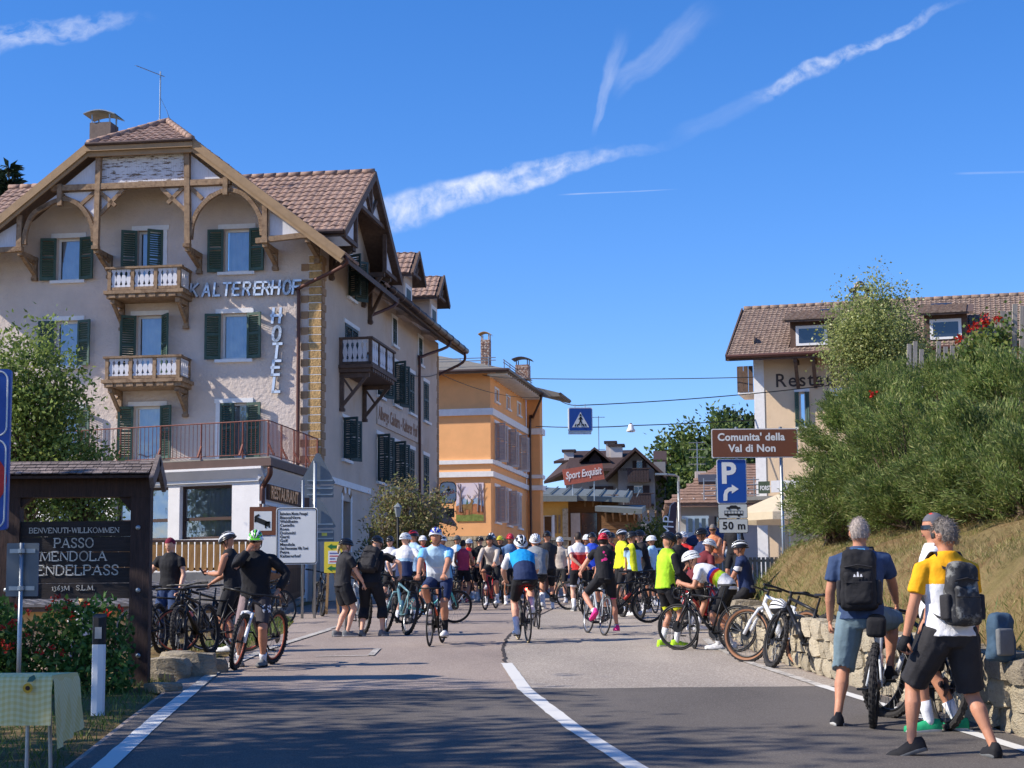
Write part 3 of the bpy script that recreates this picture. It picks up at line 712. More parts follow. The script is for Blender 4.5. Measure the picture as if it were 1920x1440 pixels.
# rear wing
RX = -.32; MR = T(RX, 0, 0) @ MS
RY1 = 19.75
up = []; lo_ = []
y0s = [8.75, 11.35, 14.0, 16.75]
zu0, zu1, zl0, zl1 = 6.93, 8.42, 4.05, 5.62
op = [(y, y + .95, zu0, zu1) for y in y0s] + [(y, y + .95, zl0, zl1) for y in y0s]
tw = [(11.15, 11.85, 9.0, 9.95), (15.75, 16.45, 8.95, 9.95)]
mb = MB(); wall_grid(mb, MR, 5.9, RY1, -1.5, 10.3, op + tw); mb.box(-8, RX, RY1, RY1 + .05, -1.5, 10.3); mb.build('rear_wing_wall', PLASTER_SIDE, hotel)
for i, r_ in enumerate(op):
 cl_ = (i % 4) >= 2
 window(hotel, MR, *r_, shut=(2, 2) if cl_ else (115, 150), sm=SHUT_SIDE, sw=.5, lintel=.13)
for r_ in tw: window(hotel, MR, *r_, shut=(2, 2), sm=SHUT_SIDE, surround=.12, lintel=.12)
zg = 10.12
rw = slab([(RX + .85, 5.6, zg), (RX + .85, RY1 + .9, zg), (RX - 4.5, RY1 + .9, zg + 3.3), (RX - 4.5, 5.6, zg + 3.3)], .2)
rwo = rw.build('rear_wing_roof', TIMBER_D, hotel)
o = MB(); o.tube([(RX + .95, 6.4, zg - .02), (RX + .95, RY1 + 1.0, zg - .02)], .12, 10)
for i in range(11): o.tube([(RX + .95, 6.8 + 1.3 * i, zg - .02), (RX + .95, 6.9 + 1.3 * i, zg - .02)], .135, 10)
o.build('gutter', GUTTER, hotel, smooth=True)
vv = Vector((-5.35, 0, 3.3)); tiles((RX + .9, 5.6, zg), (0, 1, 0), vv, RY1 + .9 - 5.6, vv.length, lambda a, c: c < 2.2).build('roof_tiles', TILE, rwo, stuff=True)
for yc, xf, ap in ((12.55, .0, 12.5), (17.1, .05, 12.48)):
 hw, drop = 1.15, .95; s = MB(); zc = ap - drop
 for sg in (-1, 1):
  q_ = slab([(xf + .35, yc + sg * hw, zc), (xf - 2.6, yc + sg * hw, zc), (xf - 2.6, yc, ap), (xf + .35, yc, ap)], .12); s.mesh(q_.v, q_.f)
 d_ = s.build('dormer', TIMBER_D, hotel)
 w_ = MB(); w_.prism([(yc - .75, zg), (yc + .75, zg), (yc + .75, zc + .3), (yc, ap - .2), (yc - .75, zc + .3)], (xf - 2.4, 0, 0), (0, 1, 0), (0, 0, 1), (1, 0, 0), 2.35); w_.build('dormer_wall', PLASTER_SIDE, d_)
 sh = MB(); sh.box(xf - .045, xf - .02, yc - .4, yc + .4, zg + .2, zg + 1.05); sh.build('shutter', SHUT_SIDE, d_)
 fr = MB(); fr.box(xf - .047, xf - .022, yc - .55, yc - .402, zg + .2, zg + 1.2); fr.box(xf - .047, xf - .022, yc + .402, yc + .55, zg + .2, zg + 1.2); fr.box(xf - .046, xf - .021, yc - .4, yc + .4, zg + 1.052, zg + 1.2); fr.build('surround', WHITE_TRIM, d_)
 vd = Vector((0, hw, drop)); tiles((xf - 2.6, yc - hw, zc), (1, 0, 0), vd, 3.0, vd.length).build('roof_tiles', TILE, d_, stuff=True)
 bb = MB()
 for sg in (-1, 1): bb.beam((xf + .37, yc + sg * hw, zc - .05), (xf + .37, yc, ap - .05), .05, .18, ext=.03)
 bb.beam((xf + .25, yc - .7, zc + .1), (xf + .25, yc + .7, zc + .1), .08, .1); bb.beam((xf + .25, yc, zc + .1), (xf + .25, yc, ap - .1), .08, .09, up=(1, 0, 0)); bb.beam((xf + .25, yc, zc + .1), (xf + .25, yc - .4, zc + .5), .06, .07); bb.beam((xf + .25, yc, zc + .1), (xf + .25, yc + .4, zc + .5), .06, .07)
 bb.build('gable_trim', TIMBER_D, d_)
b = MB(); b.box(RX - .01, RX + .05, 8.6, 16.4, 5.95, 6.75); sp = b.build('name_panel', mat('cream_panel', rgb(206, 188, 172), .9), hotel)
text('Albergo Caldaro - Kalterer Hof', .62, mat('faded_brown_letters', rgb(150, 112, 86), .9), sp, T(RX + .055, 8.75, 6.14) @ RZ(math.pi / 2), sx=.82, bold=.012)
for k in range(27):
 b = MB(); b.box(RX - .1, RX + .02, RY1 - (.36 if k % 2 else .24), RY1 + .02, 3.3 + k * .24 + .01, 3.3 + (k + 1) * .24 - .01); b.build('quoin_stone', QUOIN_S, hotel)
downpipe(hotel, [(RX + .95, 7.6, zg - .1), (RX + .85, 7.5, zg - .4), (RX + .15, 6.5, zg - .95), (RX + .10, 6.4, zg - 1.2), (RX + .10, 6.4, 6), (RX + .10, 6.4, 2.4)])
downpipe(hotel, [(RX + .95, 17.2, zg - .1), (RX + .85, 17.0, zg - .4), (RX + .15, 15.6, zg - .95), (RX + .10, 15.5, zg - 1.2), (RX + .10, 15.5, 6), (RX + .10, 15.5, 1.5)])
downpipe(hotel, [(RX + .95, 20.4, zg - .1), (RX + .85, 20.5, zg - .5), (RX + .0, 20.1, zg - 1.0), (RX - .4, 20.1, zg - 1.3)])
o = hf(562, 545); o2 = hf(556, 835)
downpipe(hotel, [(.95, -1.1, EH - .05), (.9, -1.0, EH - .3), (o[0] + .05, -.16, o[1] + .06), (o[0], -.10, o[1] - .12), (o[0], -.1, 7), (o[0], -.1, 3.62)])
b = slab([(RX + .02, 6.5, 2.5), (RX + .5, 6.5, 2.2), (RX + .5, 14.4, 2.2), (RX + .02, 14.4, 2.5)], .1); b.build('side_canopy', TIMBER_D, hotel)
b = slab([(RX + .02, 14.5, 4.1), (RX + .75, 14.5, 3.15), (RX + .75, 19.5, 3.15), (RX + .02, 19.5, 4.1)], .12)
b.build('porch_roof', TIMBER_D, hotel)
# chimney, aerial on the roof
cxy = hs(190, 270, -6.9)
chimney(hotel, -7.05, 1.0, 12.6, 14.42, .66, .66, mat('grey_chimney', rgb(122, 108, 100), .95, var=.2, scale=3., bump=.006, c2=rgb(88, 76, 70)), STEEL)
ae = MB(); ae.tube([(-5.3, 1.0, 14.4), (-5.3, 1.0, 16.0)], .022, 6); ae.tube([(-5.95, .7, 16.12), (-5.2, 1.05, 15.85)], .013, 5)
for i in range(8):
 t = i / 7; p = Vector((-5.95, .7, 16.12)).lerp(Vector((-5.2, 1.05, 15.85)), t); l_ = .22 - .08 * t
 ae.tube([p + Vector((.12 * l_, -l_, -.25 * l_)), p + Vector((-.12 * l_, l_, .25 * l_))], .006, 4)
ae.tube([(-5.3, 1, 15.2), (-5.1, 1.0, 14.8), (-4.95, 1, 14.42)], .006, 4); ae.tube([(-4.95, .9, 14.42), (-5.05, .9, 14.75)], .008, 4)
ae.build('aerial', STEEL, hotel)
# balconies
def vase(w=.125, h=.62):
 pr = [(.30, 0), (.46, .02), (.46, .1), (.22, .16), (.34, .24), (.5, .42), (.40, .58), (.2, .72), (.24, .82), (.46, .88), (.46, 1)]
 poly = [(x * w, z * h) for x, z in pr] + [(-x * w, z * h) for x, z in pr[::-1]]
 b = MB(); b.prism(poly, (0, -.012, 0), (1, 0, 0), (0, 0, 1), (0, 1, 0), .024); o_ = b.build('baluster', BOARD_W); me_ = o_.data; bpy.data.objects.remove(o_); return me_
VASE = vase()
def balcony(parent, M, x0, x1, zf, zt, dep, wood, nb, br=(.25, .95), sides=True):
 b = MB(); b.box(x0 - .1, x1 + .1, -dep - .1, -.002, zf - .1, zf); b.box(x0 - .03, x1 + .03, -dep - .03, -.002, zf - .22, zf - .102)
 for i in range(int((x1 - x0) / .3)): b.cbox((x0 + .15 + .3 * i, -dep - .06, zf - .16), (.2, .03, .1))
 o_ = b.build('balcony', wood, parent); o_.matrix_local = M
 n = 4
 ps = [x0 + .05 + (x1 - x0 - .1) * i / (n - 1) for i in range(n)]
 for x in ps: p_ = MB(); p_.box(x - .05, x + .05, -dep - .05, -dep + .05, zf, zt - .062); p_.build('post', wood, o_)
 for x in (ps[0], ps[-1]): p_ = MB(); p_.box(x - .045, x + .045, -.1, -.004, zf, zt - .062); p_.build('post', wood, o_)
 r_ = MB(); r_.box(x0 - .06, x1 + .06, -dep - .09, -dep + .09, zt - .06, zt)
 for x in (ps[0], ps[-1]): r_.box(x - .07, x + .07, -dep + .092, -.003, zt - .06, zt)
 r_.build('handrail', wood, o_)
 r_ = MB(); r_.box(x0, x1, -dep - .035, -dep + .035, zf + .02, zf + .1)
 for x in (ps[0], ps[-1]): r_.box(x - .035, x + .035, -dep + .06, -.1, zf + .02, zf + .1)
 r_.build('bottom_rail', wood, o_)
 hh = zt - .07 - (zf + .1); sc = hh / .62
 for i in range(n - 1):
  a, c = ps[i] + .05, ps[i + 1] - .05
  for k_ in range(nb):
   q_ = link('baluster', VASE, o_, (a + (c - a) * (k_ + .5) / nb, -dep, zf + .1)); q_.scale = ((c - a) / nb / .125, 1, sc)
 for x in (ps[0], ps[-1]):
  m_ = max(3, int((dep - .2) / .15))
  for k_ in range(m_):
   q_ = link('baluster', VASE, o_, (x, -dep + .1 + (dep - .2) * (k_ + .5) / m_, zf + .1), (0, 0, math.pi / 2)); q_.scale = ((dep - .2) / m_ / .125, 1, sc)
 for x in (x0 + .12, x1 - .12):
  k_ = MB(); zb = zf - br[1]
  k_.beam((x, -dep * .95, zf - .3), (x, 0, zf - .3), .12, .13); k_.beam((x, -.07, zf - .24), (x, -.07, zb), .11, .12, up=(1, 0, 0))
  k_.beam((x, -dep * .85, zf - .34), (x, -.1, zb + .12), .09, .09); k_.beam((x, -.12, zf - .4), (x, -dep * .45, zb + .45), .06, .06); k_.cbox((x, -.08, zb - .03), (.16, .15, .09))
  k_.build('bracket', wood, o_)
 return o_
balcony(hotel, MI, -6.08, -3.9, 8.93, 9.62, .95, TIMBER, 4)
balcony(hotel, MI, -6.1, -3.88, 6.35, 7.02, .95, TIMBER, 4)
yb0, zb0 = hs(647, 690); yb1, _ = hs(684, 690)
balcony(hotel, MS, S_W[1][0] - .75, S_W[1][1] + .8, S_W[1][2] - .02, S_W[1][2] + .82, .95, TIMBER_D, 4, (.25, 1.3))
# channel letters
LET = mat('white_channel_letters', rgb(214, 224, 236), .35, metal=.3, var=.03); LET_S = mat('letter_sides', rgb(96, 104, 118), .5)
STROKES = {'K': [[(0, 0), (0, 1)], [(.62, 1), (0, .45)], [(.18, .6), (.66, 0)]], 'A': [[(0, 0), (.34, 1), (.68, 0)], [(.12, .32), (.56, .32)]], 'L': [[(0, 1), (0, 0), (.55, 0)]],
'T': [[(0, 1), (.66, 1)], [(.33, 1), (.33, 0)]], 'E': [[(.56, 1), (0, 1), (0, 0), (.56, 0)], [(-.1, .52), (.5, .52)]], 'R': [[(0, 0), (0, 1), (.45, 1), (.6, .86), (.6, .64), (.45, .5), (0, .5)], [(.3, .5), (.62, 0)]],
'H': [[(0, 0), (0, 1)], [(.62, 0), (.62, 1)], [(-.12, .5), (.72, .5)]], 'F': [[(0, 0), (0, 1), (.6, 1)], [(-.1, .52), (.48, .52)]],
'O': [[(.31 + .31 * math.cos(a), .5 + .5 * (abs(math.sin(a)) ** .8) * (1 if math.sin(a) >= 0 else -1)) for a in [i * math.pi / 8 for i in range(17)]]]}
def channel_letter(ch, x, z, h, parent, off=-.10, shear=.12, dep=.09, w=.115, sl=0):
 b = MB(); sc = h
 for st in STROKES[ch]:
  P = [Vector((x + (p[0] + shear * p[1]) * sc * .86, off, z + p[1] * sc + sl * p[0])) for p in st]
  b.cur = 0
  for a, c in zip(P, P[1:]): b.beam(a, c, dep, w * sc, up=(0, 0, 1) if abs(c.x - a.x) > abs(c.z - a.z) * .2 else (1, 0, 0), ext=w * sc * .45)
 for p in ((.12, .3), (.3, .8)): b.box(x + p[0] * sc - .01, x + p[0] * sc + .01, off + .02, .0, z + p[1] * sc - .01, z + p[1] * sc + .01)
 o_ = b.build('sign_letter', [LET, LET_S], parent)
 me_ = o_.data
 for pl in me_.polygons:
  pl.material_index = 0 if pl.center.y < off - dep * .45 else 1
 return o_
pos = [('K', 357), ('A', 380), ('L', 401), ('T', 418), ('E', 437), ('R', 456), ('E', 477), ('R', 492), ('H', 510), ('O', 531), ('F', 549)]
for ch, px in pos:
 py = 556 - (px - 357) * (556 - 551) / 200 * 1.1
 x, z = hf(px, py, -.1); channel_letter(ch, x, z - (0 if True else 0) + .0, .36 if px < 500 else .38, hotel, w=.165)
for ch, py in zip('HOTEL', (605, 639, 671, 703, 735)):
 x, z = hf(511 + (0 if ch != 'L' else 1), py, -.1); channel_letter(ch, x, z, .40, hotel, w=.19)
# restaurant block with roof terrace in front
EA = math.tan(R(14.6))
def efx(x): return -5.25 + (-x) * EA          # front edge depth at local x
ext = thing('restaurant_block', 'white single storey restaurant with brown edged roof terrace in front of the hotel', 'building', HO, -PHI)
ME = T(-.35, -4.95, 0) @ RZ(-math.atan(EA)) @ Matrix.Diagonal((1, 1, 1, 1))
def eplane(px, py):
 """facade axes of the angled front wall"""
 Mi = (Matrix.LocRotScale(HO, Euler((0, 0, -PHI)), None) @ ME).inverted(); o_ = Mi @ CAM_P; d_ = (Mi.to_3x3() @ ray(px, py)); t_ = -o_.y / d_.y; p = o_ + d_ * t_; return p.x, p.z
def erect(a, b): (x0, z1), (x1, z0) = eplane(*a), eplane(*b); return x0, x1, z0, z1
EW = [erect((337, 912), (434, 1008)), erect((215, 916), (314, 1012)), erect((95, 920), (192, 1016))]
zb_ = min(r_[2] for r_ in EW); EW = [(a, b, zb_, EW[0][3]) for a, b, c, d in EW]
mb = MB(); wall_grid(mb, ME, -13, 0, -1.0, 3.3, EW);
MX = T(-.35, 0, 0) @ MS
RW = [(-4.55, -3.85, .6, 2.35), (-3.3, -2.55, .6, 2.35), (-2.0, -1.3, .6, 2.35)]
wall_grid(mb, MX, -4.95, 0, -1.0, 3.3, RW); mb.build('wall', EXT_WHITE, ext)
for r_ in EW: window(ext, ME, *r_, frame=FRAME_B, lintel=0, sill=False, transom=.38, curtain=True, glass=glass_mat('restaurant_glass', .2) if 'restaurant_glass' not in bpy.data.materials else bpy.data.materials['restaurant_glass'])
for r_ in RW: window(ext, MX, *r_, frame=FRAME_B, lintel=0, sill=False, curtain=True)
def epoly(o_): return [(o_, 0.2), (o_, -5.25 - o_), (-13.5, efx(-13.5) - o_ * 1.0), (-13.5, .2)]
b = slab([(x, y, 3.62) for x, y in epoly(.05)], .2); b.build('terrace_slab', mat('dark_brown_fascia', rgb(88, 68, 64), .6, var=.1), ext)
b = slab([(x, y, 3.66) for x, y in epoly(.0)], .03); b.build('terrace_floor', CONCRETE, ext)
b = MB(); b.prism([(0, 0), (.28, .3), (.28, .36), (0, .36)], ME @ Vector((-13, 0, 3.06)), ME.to_3x3() @ Vector((0, -1, 0)), (0, 0, 1), ME.to_3x3() @ Vector((1, 0, 0)), 13.2)
b.prism([(0, 0), (.28, .3), (.28, .36), (0, .36)], MX @ Vector((-5.1, 0, 3.06)), MX.to_3x3() @ Vector((0, -1, 0)), (0, 0, 1), MX.to_3x3() @ Vector((1, 0, 0)), 5.1)
b.build('cornice', EXT_WHITE, ext)
b = MB(); zq_ = EW[0][3] + .09; b.beam(ME @ Vector((-13, -.04, zq_)), ME @ Vector((.02, -.04, zq_)), .05, .07); b.beam(MX @ Vector((-5, -.04, 2.5)), MX @ Vector((0, -.04, 2.5)), .05, .07); b.build('string_course', WHITE_TRIM, ext)
downpipe(ext, [(.0, -5.2, 3.4), (-.02, -5.15, 3.2), (-.25, -4.9, 2.95), (-.28, -4.9, 2.7), (-.28, -4.9, 1.5), (-.28, -4.9, .0)], .07)
b = MB(); b.box(-.34, -.27, -4.35, -.2, 2.62, 3.02); fas = b.build('sign_fascia', mat('dark_fascia', rgb(84, 60, 50), .7), ext)
text('RESTAURANT', .46, mat('brass_letters', rgb(190, 146, 104), .4, metal=.5), ext, T(-.26, -4.25, 2.66) @ RZ(math.pi / 2), extrude=.03, bold=.012, sx=.95, name='lettering')
# terrace railing: posts, bars and handrail
rail_pts = [Vector((-13, efx(-13) + .05, 3.66)), Vector((-.08, -5.12, 3.66)), Vector((-.08, -.05, 3.66))]
BARS = MB(); BARS.tube([(0, 0, .08), (0, 0, .93)], .009, 5); _o = BARS.build('bar', IRON_RED); BARM = _o.data; bpy.data.objects.remove(_o)
POSTM = MB(); POSTM.tube([(0, 0, 0), (0, 0, .95)], .022, 6); POSTM.beam((0, .0, .35), (.0, -.16, .05), .045, .05); _o = POSTM.build('post', IRON_RED); POSTMM = _o.data; bpy.data.objects.remove(_o)
rl = thing('terrace_railing', 'rusty red iron railing along the restaurant roof terrace', 'railing', HO, -PHI)
for a, b_ in zip(rail_pts, rail_pts[1:]):
 L = (b_ - a).length; n = int(L / .125); d = (b_ - a) / L
 for i in range(n + 1):
  p = a + d * (L * i / n)
  if i % 10 == 0: link('post', POSTMM, rl, p, (0, 0, math.atan2(d.y, d.x)))
  else: link('bar', BARM, rl, p)
hr = MB()
for zz, rr in ((.95, .018), (.08, .012)): hr.tube([p + Vector((0, 0, zz)) for p in rail_pts], rr, 6)
hr.build('handrail', IRON_RED, rl)
# ---------------------------------------------------------------- frames for the other buildings
class Frame:
 def __init__(s, px, py, Y, ang, base=None):
  p = at(px, py, Y); s.o = Vector((p.x, Y, gz(Y) if base is None else base)); s.ph = R(ang)
  s.a = Vector((math.cos(s.ph), -math.sin(s.ph), 0)); s.b = Vector((math.sin(s.ph), math.cos(s.ph), 0))
 def f(s, px, py, off=0.):
  d = ray(px, py); t = ((s.o - CAM_P).dot(s.b) + off) / d.dot(s.b); p = CAM_P + d * t - s.o; return p.dot(s.a), p.z
 def s_(s, px, py, off=0.):
  d = ray(px, py); t = ((s.o - CAM_P).dot(s.a) + off) / d.dot(s.a); p = CAM_P + d * t - s.o; return p.dot(s.b), p.z
 def rf(s, a, b, off=0.): (x0, z1), (x1, z0) = s.f(*a, off), s.f(*b, off); return x0, x1, z0, z1
 def thing(s, name, label, cat): return thing(name, label, cat, s.o, -s.ph)
MSIDE = RZ(math.pi / 2)
# ---------------------------------------------------------------- orange house
ORANGE = mat('orange_plaster', rgb(240, 178, 122), .92, var=.05, scale=1.5, bump=.006, bscale=30., c2=rgb(226, 164, 110), c2lo=.6, c2hi=.9, spec=.15)
GREY_ROOF = mat('grey_shingle_roof', rgb(120, 116, 110), .9, var=.15, scale=12., bump=.01, bscale=18., stretch=(1, 1, 3))
SHUT_G = mat('pale_grey_shutter', rgb(178, 176, 180), .7, var=.06, rnd=.06)
BRICK = mat('sooty_brick', rgb(136, 104, 90), .95, var=.3, scale=14., bump=.01, c2=rgb(196, 188, 178), c2lo=.5, c2hi=.6, c2scale=16.)
STONE_W = mat('pale_wall_stone', rgb(176, 162, 138), .95, var=.2, scale=5., bump=.03, bscale=14., rnd=.18, c2=rgb(132, 116, 92), c2lo=.5, c2hi=.75, c2scale=6.)
OR = Frame(921, 1000, 82, 10.4)
orange = OR.thing('orange_house', 'orange plastered house with white bands, grey shutters and a stone base', 'house')
def ob(py): return OR.f(905, py)[1]
zb1, zb2, zb3, zst = ob(766), ob(862), ob(884), ob(1005)
ze = OR.f(870, 694, -.9)[1]
y1o = OR.s_(987.5, 900)[0]
mb = MB(); wall_grid(mb, MI, -9, 0, zst, ze + .3, [])
W_U = [(1.0 + i * 2.85, 1.95 + i * 2.85) for i in range(3)]
zu = (OR.s_(926, 862)[1], OR.s_(926, 792)[1]); zl = (OR.s_(928, 978)[1], OR.s_(928, 912)[1]); za = (OR.s_(928, 752)[1], OR.s_(928, 729)[1])
uo = [(a, b, *zu) for a, b in W_U]; lo2 = [(a, b, *zl) for a, b in W_U]; ao = [(a + .1, b - .1, *za) for a, b in W_U]
wall_grid(mb, MSIDE, 0, y1o, zst, ze + .3, uo + lo2 + ao)
x2 = OR.f(1013, 900, y1o)[0]
mb.box(0.01, x2, y1o, y1o + .8, zst, ze + .3); mb.build('wall', ORANGE, orange)
for r_ in uo: window(orange, MSIDE, *r_, shut=(105, 140), sm=SHUT_G, lintel=.14, curtain=False, glass=GLASS_D)
for i, r_ in enumerate(lo2): window(orange, MSIDE, *r_, shut=(105, 140) if i < 2 else (1, 1), sm=SHUT_G, lintel=.14, curtain=False, glass=GLASS_D)
for r_ in ao: window(orange, MSIDE, *r_, lintel=.1, surround=.12, curtain=False, glass=mat('grey_panel', rgb(150, 140, 138), .8), depth=.05)
for z, h, p in ((zb1, .30, .14), (zb2, .18, .12), (zb3, .24, .14)):
 b = MB(); b.box(-9, p, -p, -.001, z - h, z); b.box(.001, p, 0, y1o, z - h, z); b.box(.001, x2 + p, y1o - p, y1o - .001, z - h, z) if True else None; b.box(x2 + .001, x2 + p, y1o, y1o + .8, z - h, z)
 b.build('cornice_band', WHITE_TRIM, orange)
rng = random.Random(5)
z = -1.2
while z < zst - .02:
 h = min(rng.uniform(.34, .5), zst - z); x = -6.5
 while x < 0:
  w = rng.uniform(.4, .85); b = MB(); d = rng.uniform(.0, .07)
  x1_ = min(x + w, 0.05); b.box(x + .015, x1_ - .015, -.16 - d, .1, z + .015, z + h - .015);
  if z > -.6: b.build('base_stone', STONE_W, orange)
  x += w
 z += h
b = MB(); b.box(-9, .02, -.12, .3, -1.5, zst); b.box(.0, .08, .1, y1o, -1.5, zst); b.box(0.02, x2 + .06, y1o - .05, y1o + .8, -1.5, zst); b.build('base', mat('base_mortar', rgb(128, 112, 92), .95, var=.2, scale=3., bump=.02, bscale=10., c2=rgb(96, 84, 68)), orange)
# hip roof, eave boards, snow guards, gutter
ov = .95; xr, yr_, zr_ = -4.6, 4.0, OR.f(838, 655, 4.0)[1]
b = MB()
for poly in ([(-12, -ov, ze), (ov, -ov, ze), (xr, yr_, zr_), (-12, yr_, zr_)], [(ov, -ov, ze), (ov, 8.3, ze), (xr, 8.3, zr_), (xr, yr_, zr_)], [(ov, 8.0, ze - .05), (x2 + 1.25, 8.0, ze - .05), (x2 + 1.25, 11.2, ze - .05), (xr, 11.2, zr_), (xr, 8, zr_)]):
 q_ = slab(poly, .16); b.mesh(q_.v, q_.f)
rf_ = b.build('roof', GREY_ROOF, orange)
b = MB()
for i in range(18): b.cbox((ov - .5, -.6 + i * .55, ze - .2), (.9, .09, .1))
b.build('rafter_ends', WHITE_TRIM, rf_, stuff=True)
b = MB(); b.tube([(-10, -ov - .07, ze - .05), (ov + .07, -ov - .07, ze - .05), (ov + .07, 8.0, ze - .05)], .075, 8); b.tube([(x2 + 1.25, 7.95, ze - .1), (x2 + 1.25, 11.1, ze - .1)], .075, 8); b.build('gutter', GUTTER, orange)
downpipe(orange, [(ov + .05, 7.9, ze - .1), (ov, 8.0, ze - .35), (.35, y1o - .12, ze - 1.1), (.22, y1o - .14, ze - 1.4), (.22, y1o - .14, 3), (.22, y1o - .14, 0)], .06, GUTTER)
b = MB()
for dz_ in (.12, .24): b.tube([(-7, -ov + .5, ze + .35 + dz_), (ov - .6, -ov + .5, ze + .35 + dz_)], .02, 5); b.tube([(ov - .4, .3, ze + .35 + dz_), (ov - .4, 7.9, ze + .35 + dz_)], .02, 5)
for i in range(6): b.box(-6.5 + i * 1.3, -6.46 + i * 1.3, -ov + .48, -ov + .52, ze + .2, ze + .62)
for i in range(6): b.box(ov - .42, ov - .38, .5 + i * 1.4, .54 + i * 1.4, ze + .2, ze + .62)
b.build('snow_guard', STEEL, rf_)
for px0, px1, pt, pb, off in ((901, 918, 637, 690, 1.6), (966, 991, 684, 728, 3.6)):
 x0, zt_ = OR.f(px0, pt, off); x1_, zb_c = OR.f(px1, pb + 25, off); zb_c = max(zb_c, ze)
 w = x1_ - x0; ch = chimney(orange, (x0 + x1_) / 2, off + w / 2, ze + .1, zt_, w, w, BRICK, mat('rusty_cap', rgb(176, 140, 84), .6, metal=.3) if px0 < 950 else GUTTER)
 k = 0; zz = zt_ - .1
 while zz > ze + .6:
  for j in range(3):
   b = MB(); o_ = .12 * (k % 2); xa = x0 + (w / 3) * j + .012; b.box(xa, xa + w / 3 - .024, off - .018, off + .02, zz - .1, zz - .012); b.build('brick', BRICK, ch)
  zz -= .12; k += 1
  if k > 12: break
# painted stag on the wall
MU = OR.rf((855, 906), (907, 977), -.03)
b = MB(); b.box(MU[0], MU[1], -.03, -.004, MU[2], MU[3]); mural = b.build('mural_panel', mat('mural_sky', rgb(222, 206, 210), .9, var=.04, c2=rgb(206, 196, 214), c2scale=1.), orange)
mw, mh = MU[1] - MU[0], MU[3] - MU[2]
def mp(name, pts, c, d):
 b_ = MB(); b_.prism([(MU[0] + x * mw, MU[2] + y * mh) for x, y in pts], (0, -.032 - d, 0), (1, 0, 0), (0, 0, 1), (0, 1, 0), .003); return b_.build(name, mat(name + '_paint_%d' % int(c[0] * 999), c, .95, var=.25, scale=9.), mural)
mp('painted_hills', [(0, .42), (.15, .52), (.3, .62), (.45, .5), (.6, .56), (.8, .62), (1, .5), (1, .3), (0, .3)], rgb(150, 172, 196), .0)
mp('painted_bracken', [(0, .4), (.2, .44), (.45, .4), (.7, .46), (1, .38), (1, .14), (0, .14)], rgb(170, 110, 74), .004)
mp('painted_grass', [(0, .18), (.3, .16), (.6, .19), (1, .16), (1, 0), (0, 0)], rgb(118, 128, 66), .010)
mp('painted_fir', [(.36, .42), (.4, .6), (.45, .42)], rgb(78, 110, 78), .006)
for px_ in ((.12, .02), (.2, -.03), (.78, .03), (.93, -.02)):
 b_ = MB(); x0 = MU[0] + px_[0] * mw; b_.tube([(x0, -.042, MU[2] + .25 * mh), (x0 + px_[1] * mw, -.042, MU[2] + .65 * mh), (x0 + px_[1] * 2 * mw, -.042, MU[3] - .03)], [.035, .022, .008], 5)
 for k, s in ((.5, 1), (.62, -1), (.72, 1), (.8, -1)): b_.tube([(x0 + px_[1] * mw, -.042, MU[2] + k * mh), (x0 + px_[1] * mw + s * .09 * mw, -.042, MU[2] + (k + .14) * mh), (x0 + s * .13 * mw, -.042, MU[2] + (k + .2) * mh)], [.012, .008, .004], 4)
 b_.build('painted_tree', mat('mural_bark', rgb(138, 122, 120), .95), mural)
deer = [(.22, .36), (.2, .42), (.26, .45), (.4, .44), (.5, .46), (.54, .52), (.53, .57), (.58, .57), (.64, .53), (.62, .5), (.6, .46), (.58, .36), (.57, .16), (.54, .16), (.53, .32), (.5, .32), (.48, .16), (.45, .16), (.45, .31), (.34, .31), (.32, .15), (.29, .15), (.3, .3), (.27, .28), (.25, .16), (.23, .16), (.24, .3)]
mp('painted_stag', deer, rgb(136, 106, 66), .014)
b_ = MB()
for s in (-1, 1): b_.tube([(MU[0] + .555 * mw, -.05, MU[2] + .57 * mh), (MU[0] + (.555 + s * .1) * mw, -.05, MU[2] + .62 * mh), (MU[0] + (.555 + s * .15) * mw, -.05, MU[2] + .7 * mh)], .01, 4); b_.tube([(MU[0] + (.555 + s * .09) * mw, -.05, MU[2] + .615 * mh), (MU[0] + (.555 + s * .07) * mw, -.05, MU[2] + .68 * mh)], .008, 4)
b_.build('painted_antlers', mat('mural_antler', rgb(150, 130, 100), .95), mural)
# ---------------------------------------------------------------- restaurant on the bank
CREAM = mat('cream_plaster', rgb(222, 196, 164), .92, var=.05, scale=1.5, bump=.008, bscale=20., c2=rgb(204, 176, 146), c2lo=.6, c2hi=.9, spec=.15)
RS = Frame(1418, 850, 74, 15.0)
rest = RS.thing('restaurant_house', 'cream restaurant house with long weathered tile roof behind the birch', 'building')
zev = RS.f(1450, 665, -1.0)[1]; zrd = RS.f(1560, 573, 4.5)[1]
Wd = 17.0
wr = [RS.rf((1497, 735), (1512, 800)), RS.rf((1560, 735), (1580, 800))]
mb = MB(); wall_grid(mb, MI, 0, Wd, -2, zev + .2, wr); mb.box(-.01, .0, 0, 9, -2, zev + 1); mb.build('wall', CREAM, rest)
xw = RS.f(1436, 850)[0]
b = MB(); b.box(-.03, xw, -.03, .0, -2, zev); b.box(-.03, -.011, 0, .5, -2, zev); b.build('corner_pilaster', WHITE_TRIM, rest)
for r_ in wr: window(rest, MI, *r_, shut=(160, 160), sm=SHUT, curtain=False, glass=GLASS_D)
b = MB(); xl = RS.f(1363, 672, -1.1)[0]; xlr = RS.f(1395, 581, 4.5)[0]
q_ = slab([(xl, -1.1, zev), (Wd, -1.1, zev), (Wd, 4.5, zrd), (xlr - .05, 4.5, zrd)], .2); b.mesh(q_.v, q_.f)
